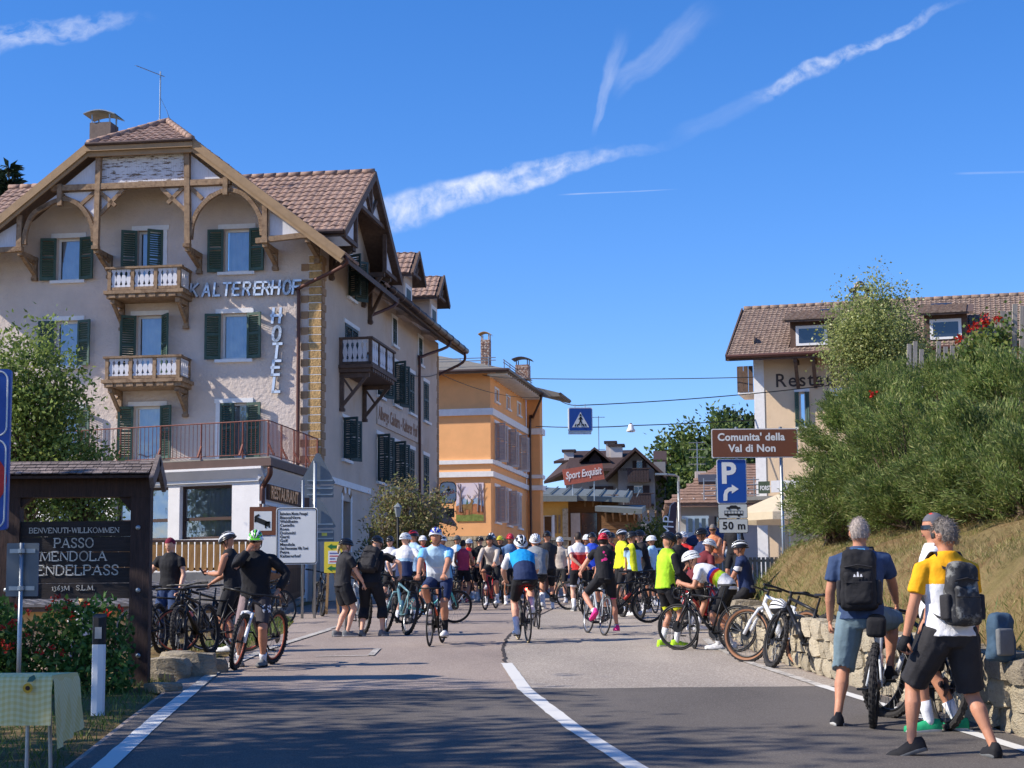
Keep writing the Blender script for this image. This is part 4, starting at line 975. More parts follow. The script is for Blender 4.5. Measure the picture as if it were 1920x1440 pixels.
q_ = slab([(xlr - .05, 4.5, zrd), (Wd, 4.5, zrd), (Wd, 10, zev), (xl, 10, zev)], .2); b.mesh(q_.v, q_.f)
rr_ = b.build('roof', TIMBER_D, rest)
vv = Vector((0, 5.6, zrd - zev)); Lv = vv.length
dormers = [RS.f(1492, 650, -.2), RS.f(1737, 638, -.2)]
dz0 = [(RS.f(1487, 640, .4)[0], RS.f(1566, 640, .4)[0]), (RS.f(1735, 628, .4)[0], RS.f(1815, 628, .4)[0])]
def no_dorm(a, c):
 x = a + xl
 if x < xl + (xlr - xl) * c / Lv: return False
 return not any(p - .05 < x < q - .15 and .55 < c < 2.5 for p, q in dz0)
tiles((xl, -1.1, zev), (1, 0, 0), vv, Wd - xl, Lv, no_dorm, pitch=.2, course=.31, seg=3).build('roof_tiles', TILE_G, rr_, stuff=True)
ridge_caps((xlr, 4.5, zrd + .05), (Wd, 4.5, zrd + .05), .11).build('ridge_tiles', TILE_G, rr_, smooth=True, stuff=True)
b = MB(); b.beam((xl - .03, -1.1, zev - .05), (xlr - .08, 4.5, zrd - .05), .06, .26, ext=.03); b.build('bargeboard', TIMBER_D, rest)
b = MB(); b.tube([(xl, -1.2, zev - .03), (Wd, -1.2, zev - .03)], .08, 8); b.build('gutter', PIPE, rest)
sl_ = (zrd - zev) / 5.6
for (p, q), zt0 in zip(dz0, (0, 0)):
 yf = -.55; zb_ = zev + (yf + 1.1) * sl_; ht = 1.12
 d_ = MB(); d_.box(p, q, yf, yf + 2.2, zb_ - .05, zb_ + ht); do = d_.build('dormer', mat('brown_boards', rgb(88, 68, 58), .8, var=.2, scale=6.), rest)
 wbx = MB(); wbx.box(p + .22, q - .22, yf - .04, yf + .02, zb_ + .1, zb_ + ht - .22); wo_ = wbx.build('window', FRAME_W, do)
 wbx = MB(); wbx.face([(p + .34, yf - .046, zb_ + .2), (q - .34, yf - .046, zb_ + .2), (q - .34, yf - .046, zb_ + ht - .34), (p + .34, yf - .046, zb_ + ht - .34)]); wbx.build('pane', mat('dark_glazing', rgb(40, 48, 62), .06, spec=1.0), wo_)
 q_ = slab([(p - .25, yf - .45, zb_ + ht - .02), (q + .25, yf - .45, zb_ + ht - .02), (q + .25, yf + 2.6, zb_ + ht + .75), (p - .25, yf + 2.6, zb_ + ht + .75)], .09); ro_ = q_.build('dormer_roof', TIMBER_D, do)
 v_ = Vector((0, 3.05, .77)); tiles((p - .25, yf - .45, zb_ + ht - .02), (1, 0, 0), v_, q - p + .5, v_.length, pitch=.27, course=.38).build('roof_tiles', TILE_G, ro_, stuff=True)
for px_, py_ in ((1556, 590), (1765, 577)):
 x_, z_ = RS.f(px_, py_, 3.2); b = MB(); nrm = Vector((0, -sl_, 1)).normalized(); c0 = Vector((x_, 3.2, zev + 4.3 * sl_ + .05)); u_ = Vector((1, 0, 0)); v_ = vv.normalized()
 b.mesh([c0 + u_ * a * .42 + v_ * c * .45 + nrm * h for h in (0, .13) for a, c in ((-1, -1), (1, -1), (1, 1), (-1, 1))], [(4, 5, 6, 7), (0, 1, 5, 4), (1, 2, 6, 5), (2, 3, 7, 6), (3, 0, 4, 7)])
 sk = b.build('skylight', mat('skylight_frame', rgb(80, 80, 86), .5, metal=.4), rest)
 b = MB(); b.face([c0 + u_ * a * .34 + v_ * c * .36 + nrm * .135 for a, c in ((-1, -1), (1, -1), (1, 1), (-1, 1))]); b.build('pane', mat('dark_glazing', rgb(40, 48, 62), .06, spec=1.0), sk)
for px_ in (1493, 1526, 1560):
 x_, z_ = RS.f(px_, 672, -.5); b = MB(); b.beam((x_, -1.0, zev - .25), (x_, .0, zev - .25), .14, .16); b.beam((x_, -.9, zev - .3), (x_, -.02, zev - 1.25), .13, .15); b.build('bracket', TIMBER_D, rest)
text('Restaurant', .78, mat('grey_lettering', rgb(78, 66, 62), .8), rest, T(RS.f(1453, 726)[0], -.012, RS.f(1453, 726)[1]), extrude=.006, bold=.006, spacing=1.15)
xb_, zb_ = RS.f(1405, 737, .8); b = MB(); b.box(xb_ - .4, -.02, .3, 2.3, zb_ - .1, zb_); bo = b.build('balcony', WHITE_TRIM, rest)
for i in range(8): b = MB(); b.box(xb_ - .42, xb_ - .36, .3 + i * .25, .5 + i * .25, zb_ - .02, zb_ + 1.05); b.build('baluster_board', TIMBER_D, bo)
for i in range(3): b = MB(); b.box(xb_ - .35 + i * .2, xb_ - .17 + i * .2, .28, .32, zb_ - .02, zb_ + 1.05); b.build('baluster_board', TIMBER_D, bo)
xc_, zc_ = RS.f(1613, 545, 4.5)
chimney(rest, xc_, 4.6, zrd - .3, zc_ - .25, .62, .62, mat('grey_chimney', rgb(122, 108, 100), .95), GUTTER)
b = MB(); b.tube([(xc_ + .26 * math.cos(t), 4.3, zc_ - .2 + .55 * math.sin(t)) for t in [math.pi * i / 10 for i in range(11)]], .05, 6); b.tube([(xc_ + .26 * math.cos(t), 4.9, zc_ - .2 + .55 * math.sin(t)) for t in [math.pi * i / 10 for i in range(11)]], .05, 6); b.build('chimney_cowl', GUTTER, rest)
# bar signs on the ground floor, balcony railing and cream parasol before it
gx0, gz1 = RS.f(1422, 903, -1.6); gx1, gz0 = RS.f(1444, 925, -1.6)
b = MB(); b.box(gx0, gx1, -1.66, -1.6, gz0, gz1); go = b.build('green_sign', mat('dark_green_sign', rgb(74, 86, 66), .5), rest)
text('FORST', .24, WHITE_TRIM, go, T(gx0 + .06, -1.665, gz0 + .13), extrude=.003, sx=.62, bold=.006)
hx0, hx1 = gx1 + .05, RS.f(1530, 910, -1.6)[0]
b = MB(); b.box(hx0, hx1, -1.66, -1.6, gz0 + .03, gz1 + .02); ho_ = b.build('bar_sign', WHITE_TRIM, rest)
text('BAR', .46, mat('dark_letters', rgb(52, 48, 48), .7), ho_, T(hx0 + .33, -1.665, gz0 + .09), extrude=.003, bold=.012, spacing=1.1)
b = MB(); b.box(gx0 - 1.4, hx1, -1.6, .0, gz0 - .25, gz0 - .1); b.build('canopy', CONCRETE, rest)
b = MB()
for i in range(4): b.tube([(gx0 - 2.2, -1.4 - .0, gz1 + .1 - i * .2), (gx0 - .0, -1.4, gz1 + .1 - i * .2)], .02, 5)
for i in range(5): b.tube([(gx0 - 2.2 + i * .5, -1.4, gz1 + .2), (gx0 - 2.2 + i * .5, -1.4, gz0 - .2)], .02, 5)
b.build('balcony_railing', STEEL, rest)
def parasol(px, py_top, py_rim, Y, half, m, label, hgt, group=None):
 p = at(px, py_top, Y); rim = at(px, py_rim, Y).z; o = thing('parasol', label, 'parasol', (p.x, Y, gz(Y)), 0, group); z0 = p.z - gz(Y); z1 = rim - gz(Y)
 b = MB(); N = 8; top = len(b.v); vs = [(0, 0, z0)]
 for k in range(N):
  t = 2 * math.pi * (k + .5) / N; r_ = half * 1.08; vs.append((r_ * math.cos(t), r_ * math.sin(t), z1));
 for k in range(N):
  t = 2 * math.pi * (k + .5) / N; r_ = half * 1.08; vs.append((r_ * math.cos(t), r_ * math.sin(t), z1 - .25))
 b.mesh(vs, [(0, 1 + k, 1 + (k + 1) % N) for k in range(N)] + [(1 + k, 1 + N + k, 1 + N + (k + 1) % N, 1 + (k + 1) % N) for k in range(N)]); b.build('canopy', m, o)
 b = MB(); b.tube([(0, 0, 0), (0, 0, z0)], .035, 8); b.build('pole', STEEL, o); b = MB(); b.cbox((0, 0, .05), (.6, .6, .1)); b.build('base', CONCRETE, o)
 return o
CANVAS = mat('cream_canvas', rgb(238, 222, 192), .85, var=.04, trans=.35)
parasol(1478, 918, 965, 62, 2.0, CANVAS, 'large cream parasol in front of the bar sign', 2.4)
parasol(1335, 985, 1010, 68, 1.0, mat('navy_canvas', rgb(52, 62, 92), .85, var=.1), 'navy blue parasol by the bay window house', 2.2)
# ---------------------------------------------------------------- house with bay window
OFFW = mat('offwhite_render', rgb(196, 188, 182), .92, var=.05, scale=1.5)
TILE_B = mat('brown_flat_tile', rgb(140, 112, 96), .9, var=.2, scale=3., bump=.03, bscale=5., stretch=(2, 2, 6))
BW = Frame(1262, 1000, 96, 4)
bay = BW.thing('bay_window_house', 'off-white house with broad brown hipped roof and a bay window', 'house')
zt_ = BW.f(1340, 945)[1]; xr1 = BW.f(1440, 940)[0]
wv = [BW.rf((1342, 968), (1352, 992))]
mb = MB(); wall_grid(mb, MI, 0, xr1, -1, zt_, wv); mb.box(-.01, 0, 0, 8, -1, zt_); mb.build('wall', OFFW, bay)
for r_ in wv: window(bay, MI, *r_, shut=(120, None), sm=mat('dark_shutter', rgb(60, 54, 56), .7), lintel=0, sill=False, curtain=False, glass=GLASS_D)
xe0 = BW.f(1246, 946, -1)[0]; x_a, z_a = BW.f(1345, 878, 4.5);
b = MB()
for poly in ([(xe0, -1, zt_), (xr1 + 2, -1, zt_), (xr1 + 2, 4.5, z_a + .2), (x_a, 4.5, z_a + .2)], [(xe0, 10, zt_), (xe0, -1, zt_), (x_a, 4.5, z_a + .2)]):
 q_ = slab(poly, .2); b.mesh(q_.v, q_.f)
br_ = b.build('roof', TILE_B, bay)
n_r = Vector((0, -(z_a - zt_), 5.5)).normalized(); vvb = Vector((0, 5.5, z_a + .2 - zt_)); lb = vvb.length
tiles((xe0, -1, zt_), (1, 0, 0), vvb, xr1 + 2 - xe0, lb, lambda a, c: a > (x_a - xe0) * c / lb, pitch=.4, course=.42, seg=2, amp=.015).build('roof_tiles', TILE_B, br_, stuff=True)
b = MB()
for i in range(9):
 for j in range(4):
  p = Vector((xe0, -1, zt_)) + Vector((1, 0, 0)) * (.9 + .62 * i + .3 * (j % 2) + .8 * j) + vvb.normalized() * (.5 + .75 * j) + n_r * .06; b.cbox(p, (.06, .12, .06))
b.build('snow_hooks', WHITE_TRIM, br_, stuff=True)
p = Vector((BW.f(1327, 912, 2.0)[0], 2.0, 0)); p.z = zt_ + 3.0 * (z_a + .2 - zt_) / 5.5 + .05
b = MB(); u_, v_ = Vector((1, 0, 0)), vvb.normalized(); b.mesh([p + u_ * a * .5 + v_ * c * .6 + n_r * h for h in (0, .14) for a, c in ((-1, -1), (1, -1), (1, 1), (-1, 1))], [(4, 5, 6, 7), (0, 1, 5, 4), (1, 2, 6, 5), (2, 3, 7, 6), (3, 0, 4, 7)]); b.build('skylight', mat('skylight_frame', rgb(80, 80, 86), .5), bay)
PALEBLUE = mat('pale_blue_frame', rgb(176, 196, 206), .5, var=.05)
b0, b1, bz0, bz1 = BW.rf((1288, 968), (1326, 994), -1.2)
b = MB(); b.box(b0 - .25, b1 + .1, -1.2, 0, bz1 - .12, bz1 + .02); b.box(b0 - .35, b1 + .25, -1.35, 0, bz0 - .5, bz0 - .1)
bw_ = b.build('bay_window', PALEBLUE, bay)
for i in range(4): x = b0 + (b1 - b0) * i / 3; b = MB(); b.box(x - .06, x + .06, -1.22, -1.1, bz0 - .1, bz1 - .121); b.build('mullion', PALEBLUE, bw_)
for i in range(3): x = b0 + (b1 - b0) * i / 3; b = MB(); b.face([(x + .06, -1.15, bz0 - .1), (x + (b1 - b0) / 3 - .06, -1.15, bz0 - .1), (x + (b1 - b0) / 3 - .06, -1.15, bz1 - .12), (x + .06, -1.15, bz1 - .12)]); b.build('pane', mat('dark_glazing', rgb(40, 48, 62), .06, spec=1.0), bw_)
for i in range(3): x = b0 - .2 + (b1 - b0 + .4) * i / 2; b = MB(); b.box(x - .08, x + .08, -1.25, -1.1, -1, bz0 - .5); b.build('bay_post', PALEBLUE, bw_)
b = MB(); b.box(b0 - .2, b1 + .2, -.9, -.85, 0, bz0 - .6); b.build('bay_glazing', mat('dark_glazing', rgb(40, 48, 62), .06, spec=1.0), bw_)
chimney(bay, BW.f(1314, 900, 4)[0], 4.2, zt_ + 1.5, BW.f(1314, 884, 4)[1], .6, .6, OFFW, GUTTER, False)
ap = BW.f(1308, 900, 4); at_ = BW.f(1307, 828, 4)
b = MB(); b.tube([(ap[0], 4.2, ap[1]), (at_[0], 4.2, at_[1])], .03, 5)
for i, zf in enumerate((.98, .8, .6, .42)):
 zz = ap[1] + (at_[1] - ap[1]) * zf; b.tube([(at_[0] - .45, 4.2, zz), (at_[0] + .45, 4.2, zz)], .02, 4)
 for k in range(4): b.tube([(at_[0] - .4 + .26 * k, 4.0, zz), (at_[0] - .4 + .26 * k, 4.4, zz)], .012, 4)
b.build('aerial', STEEL, bay)
# terrace fence of the cafe
cf = thing('cafe_fence', 'brown timber cafe fence behind the sitting woman', 'fence', (at_x(1285, 60), 60, gz(60)))
for i in range(26): b = MB(); b.box(i * .14, i * .14 + .10, -.02, .02, .2, 1.15); b.build('board', TIMBER, cf)
for zz in (.35, 1.0): b = MB(); b.box(-.05, 3.7, .02, .06, zz, zz + .08); b.build('rail', TIMBER, cf)
# ---------------------------------------------------------------- sports shop and dark-roofed house behind it
YELLOW = mat('yellow_plaster', rgb(212, 164, 88), .92, var=.05)
SLAT = mat('larch_cladding', rgb(124, 90, 58), .8, var=.25, scale=3., stretch=(.6, .6, 14), bump=.02, bscale=4.)
GREEN_ROOF = mat('grey_green_metal_roof', rgb(108, 114, 112), .6, metal=.0, var=.08)
SE = Frame(1015, 1000, 112, 6)
shop = SE.thing('sports_shop', 'yellow and larch clad sports shop with grey metal roofs', 'shop')
zy = SE.f(1040, 940)[1]; x1y = SE.f(1066, 1000)[0]
wy = [SE.rf((1018, 966), (1036, 1018))]
mb = MB(); wall_grid(mb, MI, -3, x1y, -1, zy, wy); mb.build('wall', YELLOW, shop)
for r_ in wy: window(shop, MI, *r_, lintel=0, surround=.14, sill=False, curtain=False, glass=GLASS_D)
for px_ in (1040, 1047): b = MB(); r_ = SE.rf((px_, 966), (px_ + 4, 1000)); b.box(r_[0], r_[1], -.05, -.002, r_[2], r_[3]); b.build('timber_strip', TIMBER, shop)
r_ = SE.rf((1055, 960), (1066, 1025)); b = MB(); b.box(r_[0], r_[1], -.15, -.002, -1, r_[3] + .2); b.build('stone_pillar', STONE_W, shop)
b = slab([(-3, -1.0, SE.f(1040, 930)[1]), (x1y + .6, -1.0, SE.f(1040, 932)[1]), (x1y + .6, 3, SE.f(1040, 918)[1]), (-3, 3, SE.f(1040, 916)[1])], .35); b.build('roof', GREEN_ROOF, shop)
x2a, x2b = SE.f(1066, 1000, 1.0)[0], SE.f(1160, 1000, 1.0)[0]; z2 = SE.f(1110, 928, 1)[1]
b = MB(); b.box(x2a - 3, x2b, 1.0, 8, -1, z2); b.build('clad_wall', SLAT, shop)
zr0, zr1 = SE.f(1100, 928, -.3)[1], SE.f(1100, 912, 5)[1]
q_ = slab([(x2a - 4.5, -.3, zr0 + .25), (x2b + .7, -.3, zr0 - .2), (x2b + .7, 6, zr1 - .25), (x2a - 4.5, 6, zr1 + .2)], .3); ro_ = q_.build('roof', GREEN_ROOF, shop)
for i in range(12): x = x2a - 4 + i * .75; t = i / 11.; b = MB(); b.beam((x, -.3, zr0 + .3 - .45 * t), (x, 6, zr1 + .25 - .45 * t), .05, .06); b.build('standing_seam', GREEN_ROOF, ro_)
for px_ in (1095, 1110, 1125): r_ = SE.rf((px_, 935), (px_ + 4, 950), .95); b = MB(); b.box(r_[0], r_[1], .9, .998, r_[2], r_[3]); b.build('timber_strip', TIMBER, shop)
r_ = SE.rf((1090, 962), (1120, 1025), .9); b = MB(); b.box(r_[0], r_[1], .94, .998, r_[2] - .5, r_[3]); b.build('shop_window', mat('dark_glazing', rgb(40, 48, 62), .06, spec=1.0), shop)
r_ = SE.rf((1070, 962), (1088, 1010), .9); b = MB(); b.box(r_[0], r_[1], .93, .997, r_[2] - .5, r_[3]); b.build('white_panel', WHITE_TRIM, shop)
x3a, x3b = SE.f(1128, 1000, -2.)[0], SE.f(1196, 1000, -2.)[0]; z3 = SE.f(1160, 965, -2)[1]
b = MB(); b.box(x3a, x3b, -2, 4, -1, z3); b.build('clad_wall', SLAT, shop)
q_ = slab([(x3a - .3, -3.2, z3 + .45), (x3b + .3, -3.2, z3 + .25), (x3b + .3, 4, z3 + .9), (x3a - .3, 4, z3 + 1.0)], .3); q_.build('roof', GREEN_ROOF, shop)
for i in range(9): x = x3a + .3 + i * .42; b = MB(); b.beam((x, -3.1, z3 + .1), (x, -2.0, z3 - .35), .1, .16); b.build('eave_bracket', TIMBER, shop)
for i in range(12): b = MB(); b.box(x3a + .02 + (.03 if i % 2 else 0), x3b - .02, -2.06 - (.015 if i % 2 else 0), -2.002, z3 - .45 - i * .22 - .2, z3 - .45 - i * .22); b.build('cladding_board', SLAT, shop)
# sign on the roof
sa, sb = at(1058, 893, 111), at(1128, 882, 111)
sg = thing('rooftop_shop_sign', 'tilted terracotta rooftop board reading Sport Exquisit', 'sign', (sa.x, 111, sa.z))
ang = math.atan2(sb.z - sa.z, sb.x - sa.x); Ls = (sb - sa).length; MT = Matrix.Rotation(-ang, 4, 'Y')
b = MB(); b.box(-.06, Ls + .1, 0, .12, -.55, .42, MT); b.build('board', mat('terracotta_board', rgb(178, 98, 78), .6, var=.06), sg)
text('Sport Exquisit', .62, WHITE_TRIM, sg, MT @ T(.06, -.01, -.2), extrude=.01, shear=.35, bold=.012, sx=.62)
for x in (.5, 1.8): b = MB(); b.tube([(x, .06, -.3), (x, .06, -1.5)], .03, 5); b.build('strut', STEEL, sg)
GREYR = mat('grey_roughcast', rgb(142, 140, 140), .92, var=.05); ROOF_DB = mat('dark_brown_roof', rgb(66, 50, 47), .85, var=.12, bump=.02, bscale=8.); WOOD_DK = mat('blackened_wood', rgb(58, 46, 46), .8, var=.15)
DH = Frame(1044, 1000, 138, 6)
dark = DH.thing('dark_roof_house', 'grey house with dark brown roofs, gables and black timber balconies', 'house')
xg0, xg1 = DH.f(1160, 900)[0], DH.f(1228, 900)[0]; xm0 = DH.f(1060, 900)[0]; ze_ = DH.f(1100, 882)[1]
mb = MB(); mb.box(xm0, xg0, .5, 9, -1, ze_); zgp = DH.f(1195, 846)[1]; zge = DH.f(1160, 880)[1]
mb.prism([(xg0, -1), (xg1, -1), (xg1, zge - .2), ((xg0 + xg1) / 2, zgp - .2), (xg0, zge - .2)], (0, -1, 0), (1, 0, 0), (0, 0, 1), (0, 1, 0), 10); mb.build('wall', GREYR, dark)
b = MB(); xc2 = (xg0 + xg1) / 2; e = .9
for s in (-1, 1): q_ = slab([(xc2 + s * (xg1 - xc2 + e), -2.3, zge - .65), (xc2, -2.3, zgp + .1), (xc2, 9, zgp + .1), (xc2 + s * (xg1 - xc2 + e), 9, zge - .65)], .25); b.mesh(q_.v, q_.f)
xle = DH.f(1022, 904)[0]; zle = DH.f(1022, 904)[1]; zpk = DH.f(1110, 845, 5)[1]; xpk0, xpk1 = DH.f(1072, 850, 5)[0], DH.f(1190, 850, 5)[0]
for poly in ([(xle, -1.0, zle), (DH.f(1068, 880)[0], -1.0, ze_ + .1), (xpk0, 5, zpk - .2), (xle + 1.5, 5, zle + .8)], [(DH.f(1062, 884)[0], -1.0, ze_ + .05), (xg0 + 1, -1.0, ze_ + .05), (xg0 + 1, 5, zpk), (xpk0, 5, zpk)], [(xpk0, 5, zpk), (xpk1, 5, zpk), (xpk1, 11, ze_), (xpk0, 11, ze_)]):
 q_ = slab(poly, .2); b.mesh(q_.v, q_.f)
b.build('roof', ROOF_DB, dark)
xa, xb, zt2 = DH.f(1092, 860, 1)[0], DH.f(1140, 860, 1)[0], DH.f(1115, 842, 1)[1]; zb2_ = DH.f(1092, 862, 1)[1]; xm_ = (xa + xb) / 2
b = MB(); b.prism([(xa + .5, ze_ + .3), (xb - .5, ze_ + .3), (xb - .5, zb2_), (xm_, zt2 - .2), (xa + .5, zb2_)], (0, 1, 0), (1, 0, 0), (0, 0, 1), (0, 1, 0), 4); dd_ = b.build('dormer', WOOD_DK, dark)
b = MB()
for s in (-1, 1): q_ = slab([(xm_ + s * (xb - xm_ + .2), .3, zb2_ - .1), (xm_, .3, zt2 + .1), (xm_, 5, zt2 + .1), (xm_ + s * (xb - xm_ + .2), 5, zb2_ - .1)], .18); b.mesh(q_.v, q_.f)
b.build('dormer_roof', ROOF_DB, dd_)
xd0, xd1, zd = DH.f(1047, 862, 3)[0], DH.f(1078, 862, 3)[0], DH.f(1060, 855, 3)[1]
b = MB(); b.box(xd0 + .3, xd1, 3, 6, zd - 1.4, zd - .3); d2_ = b.build('dormer', WHITE_TRIM, dark); q_ = slab([(xd0 - .3, 2.2, zd - .45), (xd1 + 1, 2.2, zd - .3), (xd1 + 1, 6, zd + .2), (xd0, 6, zd + .1)], .2); q_.build('dormer_roof', ROOF_DB, d2_)
for r_, bal in ((DH.rf((1186, 864), (1212, 884), -1.01), (1176, 1220, 880, 901)), (DH.rf((1176, 911), (1218, 931), -1.01), (1170, 1226, 927, 948))):
 wdt = r_[1] - r_[0]; b = MB(); b.box(r_[0] + wdt * .3, r_[1] - wdt * .3, -1.06, -1.0, r_[2] - .2, r_[3]); w_ = b.build('window', FRAME_W, dark)
 for a, c in ((.32, .48), (.52, .68)): b = MB(); b.box(r_[0] + wdt * a, r_[0] + wdt * c, -1.075, -1.061, r_[2] - .2, r_[3] - .1); b.build('pane', mat('dark_glazing', rgb(40, 48, 62), .06, spec=1.0), w_)
 for a, c in ((0, .29), (.71, 1)): b = MB(); b.box(r_[0] + wdt * a, r_[0] + wdt * c, -1.09, -1.0, r_[2] - .2, r_[3]); b.build('shutter', WOOD_DK, w_)
 x0, z1_ = DH.f(bal[0], bal[2], -2.0); x1_, z0_ = DH.f(bal[1], bal[3], -2.0)
 b = MB(); b.box(x0, x1_, -2.0, -1.0, z0_, z0_ + .15); bo = b.build('balcony', WOOD_DK, dark); n = int((x1_ - x0) / .2)
 for i in range(n): b = MB(); b.box(x0 + i * .2 + .01, x0 + i * .2 + .19, -2.06, -2.0, z0_ - .1, z1_); b.build('balcony_board', WOOD_DK, bo)
 b = MB(); b.box(x0 - .05, x1_ + .05, -2.1, -1.95, z1_, z1_ + .08); b.build('handrail', WOOD_DK, bo)
r_ = DH.rf((1105, 912), (1150, 925), .45); b = MB(); b.box(r_[0], r_[1], .4, .499, r_[2] - .6, r_[3]); b.build('shutter', WOOD_DK, dark)
for px_, pt, pb, w in ((1067, 848, 872, .75), (1156, 838, 860, .9), (1145, 832, 848, .7)):
 x_, zt_c = DH.f(px_, pt, 3); chimney(dark, x_, 3, ze_, zt_c, w, w, OFFW, WOOD_DK, False); b = MB(); b.box(x_ - w * .7, x_ + w * .7, 3 - w * .7, 3 + w * .7, zt_c, zt_c + .18); b.build('chimney_cap', WOOD_DK, dark)
x_, z_ = DH.f(1123, 845, 4); zt_a = DH.f(1123, 780, 4)[1]; b = MB(); b.tube([(x_, 4, z_ - 1), (x_, 4, zt_a)], .035, 5); b.tube([(x_ - .5, 4, zt_a - .1), (x_ + .5, 4, zt_a - .1)], .02, 4)
for k in range(5): b.tube([(x_ - .4 + .2 * k, 3.7, zt_a - .1), (x_ - .4 + .2 * k, 4.3, zt_a - .1)], .012, 4)
b.tube([(x_ - .6, 4, zt_a - 2.6), (x_ + .5, 4, zt_a - 2.6)], .02, 4); b.build('aerial', STEEL, dark)
b = MB(); q_ = slab([(DH.f(1225, 858, 6)[0], 6, DH.f(1225, 862, 6)[1]), (DH.f(1250, 858, 6)[0], 6, DH.f(1250, 862, 6)[1]), (DH.f(1250, 858, 9)[0], 9, DH.f(1250, 858, 6)[1] + .8), (DH.f(1225, 858, 9)[0], 9, DH.f(1225, 858, 6)[1] + .8)], .4); b.mesh(q_.v, q_.f); b.build('rear_roof', ROOF_DB, dark)
b = MB(); b.box(DH.f(1226, 900, 2)[0], DH.f(1248, 900, 2)[0], 2, 8, -1, DH.f(1230, 866, 2)[1]); b.build('side_wing', GREYR, dark)
# ---------------------------------------------------------------- plants
def leaf_mat(name, cols, trans=.35, rough=.55):
 m = bpy.data.materials.new(name); m.use_nodes = True; q = NG(m.node_tree); b = q.n['Principled BSDF']
 rp = q.node('ShaderNodeNewGeometry').outputs['Random Per Island']
 n = len(cols); c = q.ramp(rp, [((i + .5) / n, x) for i, x in enumerate(cols)])
 tc = q.node('ShaderNodeTexCoord').outputs['Object']
 k = q.ramp(q.noise(tc, 1.1, 3), [(.3, .62), (.7, 1.25)]); c = q.mix(1.0, c, k, 'MULTIPLY')
 q.put(b.inputs['Base Color'], c); b.inputs['Roughness'].default_value = rough; b.inputs['Specular IOR Level'].default_value = .35
 tr = q.node('ShaderNodeBsdfTranslucent'); q.put(tr.inputs[0], c); mx = q.node('ShaderNodeMixShader'); mx.inputs[0].default_value = trans
 q.l.new(b.outputs[0], mx.inputs[1]); q.l.new(tr.outputs[0], mx.inputs[2]); q.l.new(mx.outputs[0], q.n['Material Output'].inputs['Surface'])
 return m
def unit(v): return v / np.maximum(np.linalg.norm(v, axis=1, keepdims=True), 1e-9)
def leaf_mesh(name, P, D, L, W, m, parent=None, seed=1, fold=.15, **kw):
 """one rhombic leaf per point P, pointing along D, length L, width W"""
 rg = np.random.default_rng(seed); n = len(P); D = unit(D); S = unit(np.cross(D, unit(rg.normal(size=(n, 3))))); Nn = np.cross(D, S)
 L = (np.full(n, L) if np.isscalar(L) else L)[:, None]; W = (np.full(n, W) if np.isscalar(W) else W)[:, None]
 V = np.stack([P, P + D * L * .45 + S * W * .5 + Nn * W * fold, P + D * L, P + D * L * .45 - S * W * .5 + Nn * W * fold], 1).reshape(-1, 3)
 me = bpy.data.meshes.new(name); me.vertices.add(4 * n); me.vertices.foreach_set('co', V.astype(np.float32).ravel())
 me.loops.add(4 * n); me.loops.foreach_set('vertex_index', np.arange(4 * n, dtype=np.int32)); me.polygons.add(n)
 me.polygons.foreach_set('loop_start', np.arange(0, 4 * n, 4, dtype=np.int32)); me.polygons.foreach_set('loop_total', np.full(n, 4, np.int32))
 me.materials.append(m); me.update(calc_edges=True)
 return link(name, me, parent, **kw)
BARK = mat('bark', rgb(98, 82, 68), .95, var=.25, scale=6., stretch=(3, 3, .6), bump=.02, bscale=12.)
BARK_B = mat('birch_bark', rgb(206, 200, 190), .9, var=.1, c2=rgb(60, 54, 50), c2lo=.58, c2hi=.64, c2scale=5., stretch=(1, 1, 3))
def clumps(rg, c, rad, n, shell=.55):
 d = unit(rg.normal(size=(n, 3))); r = shell + (1 - shell) * rg.random((n, 1)) ** .7
 return np.array(c) + d * r * np.array(rad)
def tree(name, label, base, trunk_h, c, rad, ncl, nper, spread, L, W, lm, cat='tree', bark=None, trunk_r=.15, seed=1, droop=0., group=None, shell=.5, zcut=None, outw=.5):
 """tapered trunk with limbs to every clump; leaves spread round the clumps. c and rad relative to base"""
 rg = np.random.default_rng(seed); o = thing(name, label, cat, base, 0, group); bark = bark or BARK
 C = clumps(rg, c, rad, ncl, shell)
 if zcut is not None: C = C[C[:, 2] > zcut]
 b = MB(); tip = Vector((c[0] * .8, c[1] * .8, c[2] + rad[2] * .6))
 P = [Vector((0, 0, -.3)), Vector((c[0] * .1 + .05, c[1] * .1, trunk_h * .5)), Vector((c[0] * .5, c[1] * .5, trunk_h)), tip]
 b.tube(curvy(P, 4), [trunk_r * (1 - .85 * i / 12) for i in range(13)], 8); b.build('trunk', bark, o, smooth=True)
 b = MB()
 for q_ in C[::max(1, len(C) // 60)]:
  e = Vector(q_); t = min(1, max(.2, (e.z - trunk_h * .6) / max(.1, tip.z))); s0 = Vector((0, 0, trunk_h * .7)).lerp(tip, t * .6)
  mid = s0.lerp(e, .55) + Vector((0, 0, .12 * (e - s0).length)); b.tube([s0, mid, e], [trunk_r * .3, trunk_r * .16, trunk_r * .05], 5)
 b.build('limbs', bark, o, smooth=True)
 Q = np.repeat(C, nper, 0); off = rg.normal(size=Q.shape) * np.array(spread)
 if droop: off[:, 2] -= np.abs(rg.normal(size=len(off))) * droop
 PTS = Q + off; D = unit(off + 1e-6) * outw + rg.normal(size=off.shape) * .6 + np.array([0, 0, -droop * 1.2 + .1])
 sz = L * rg.uniform(.65, 1.3, len(PTS)); leaf_mesh('crown', PTS, D, sz, sz * W, lm, o, seed + 1)
 return o
LM_TREE = leaf_mat('maple_leaf', [rgb(136, 154, 76), rgb(106, 130, 64), rgb(162, 174, 96), rgb(84, 108, 54)], .45)
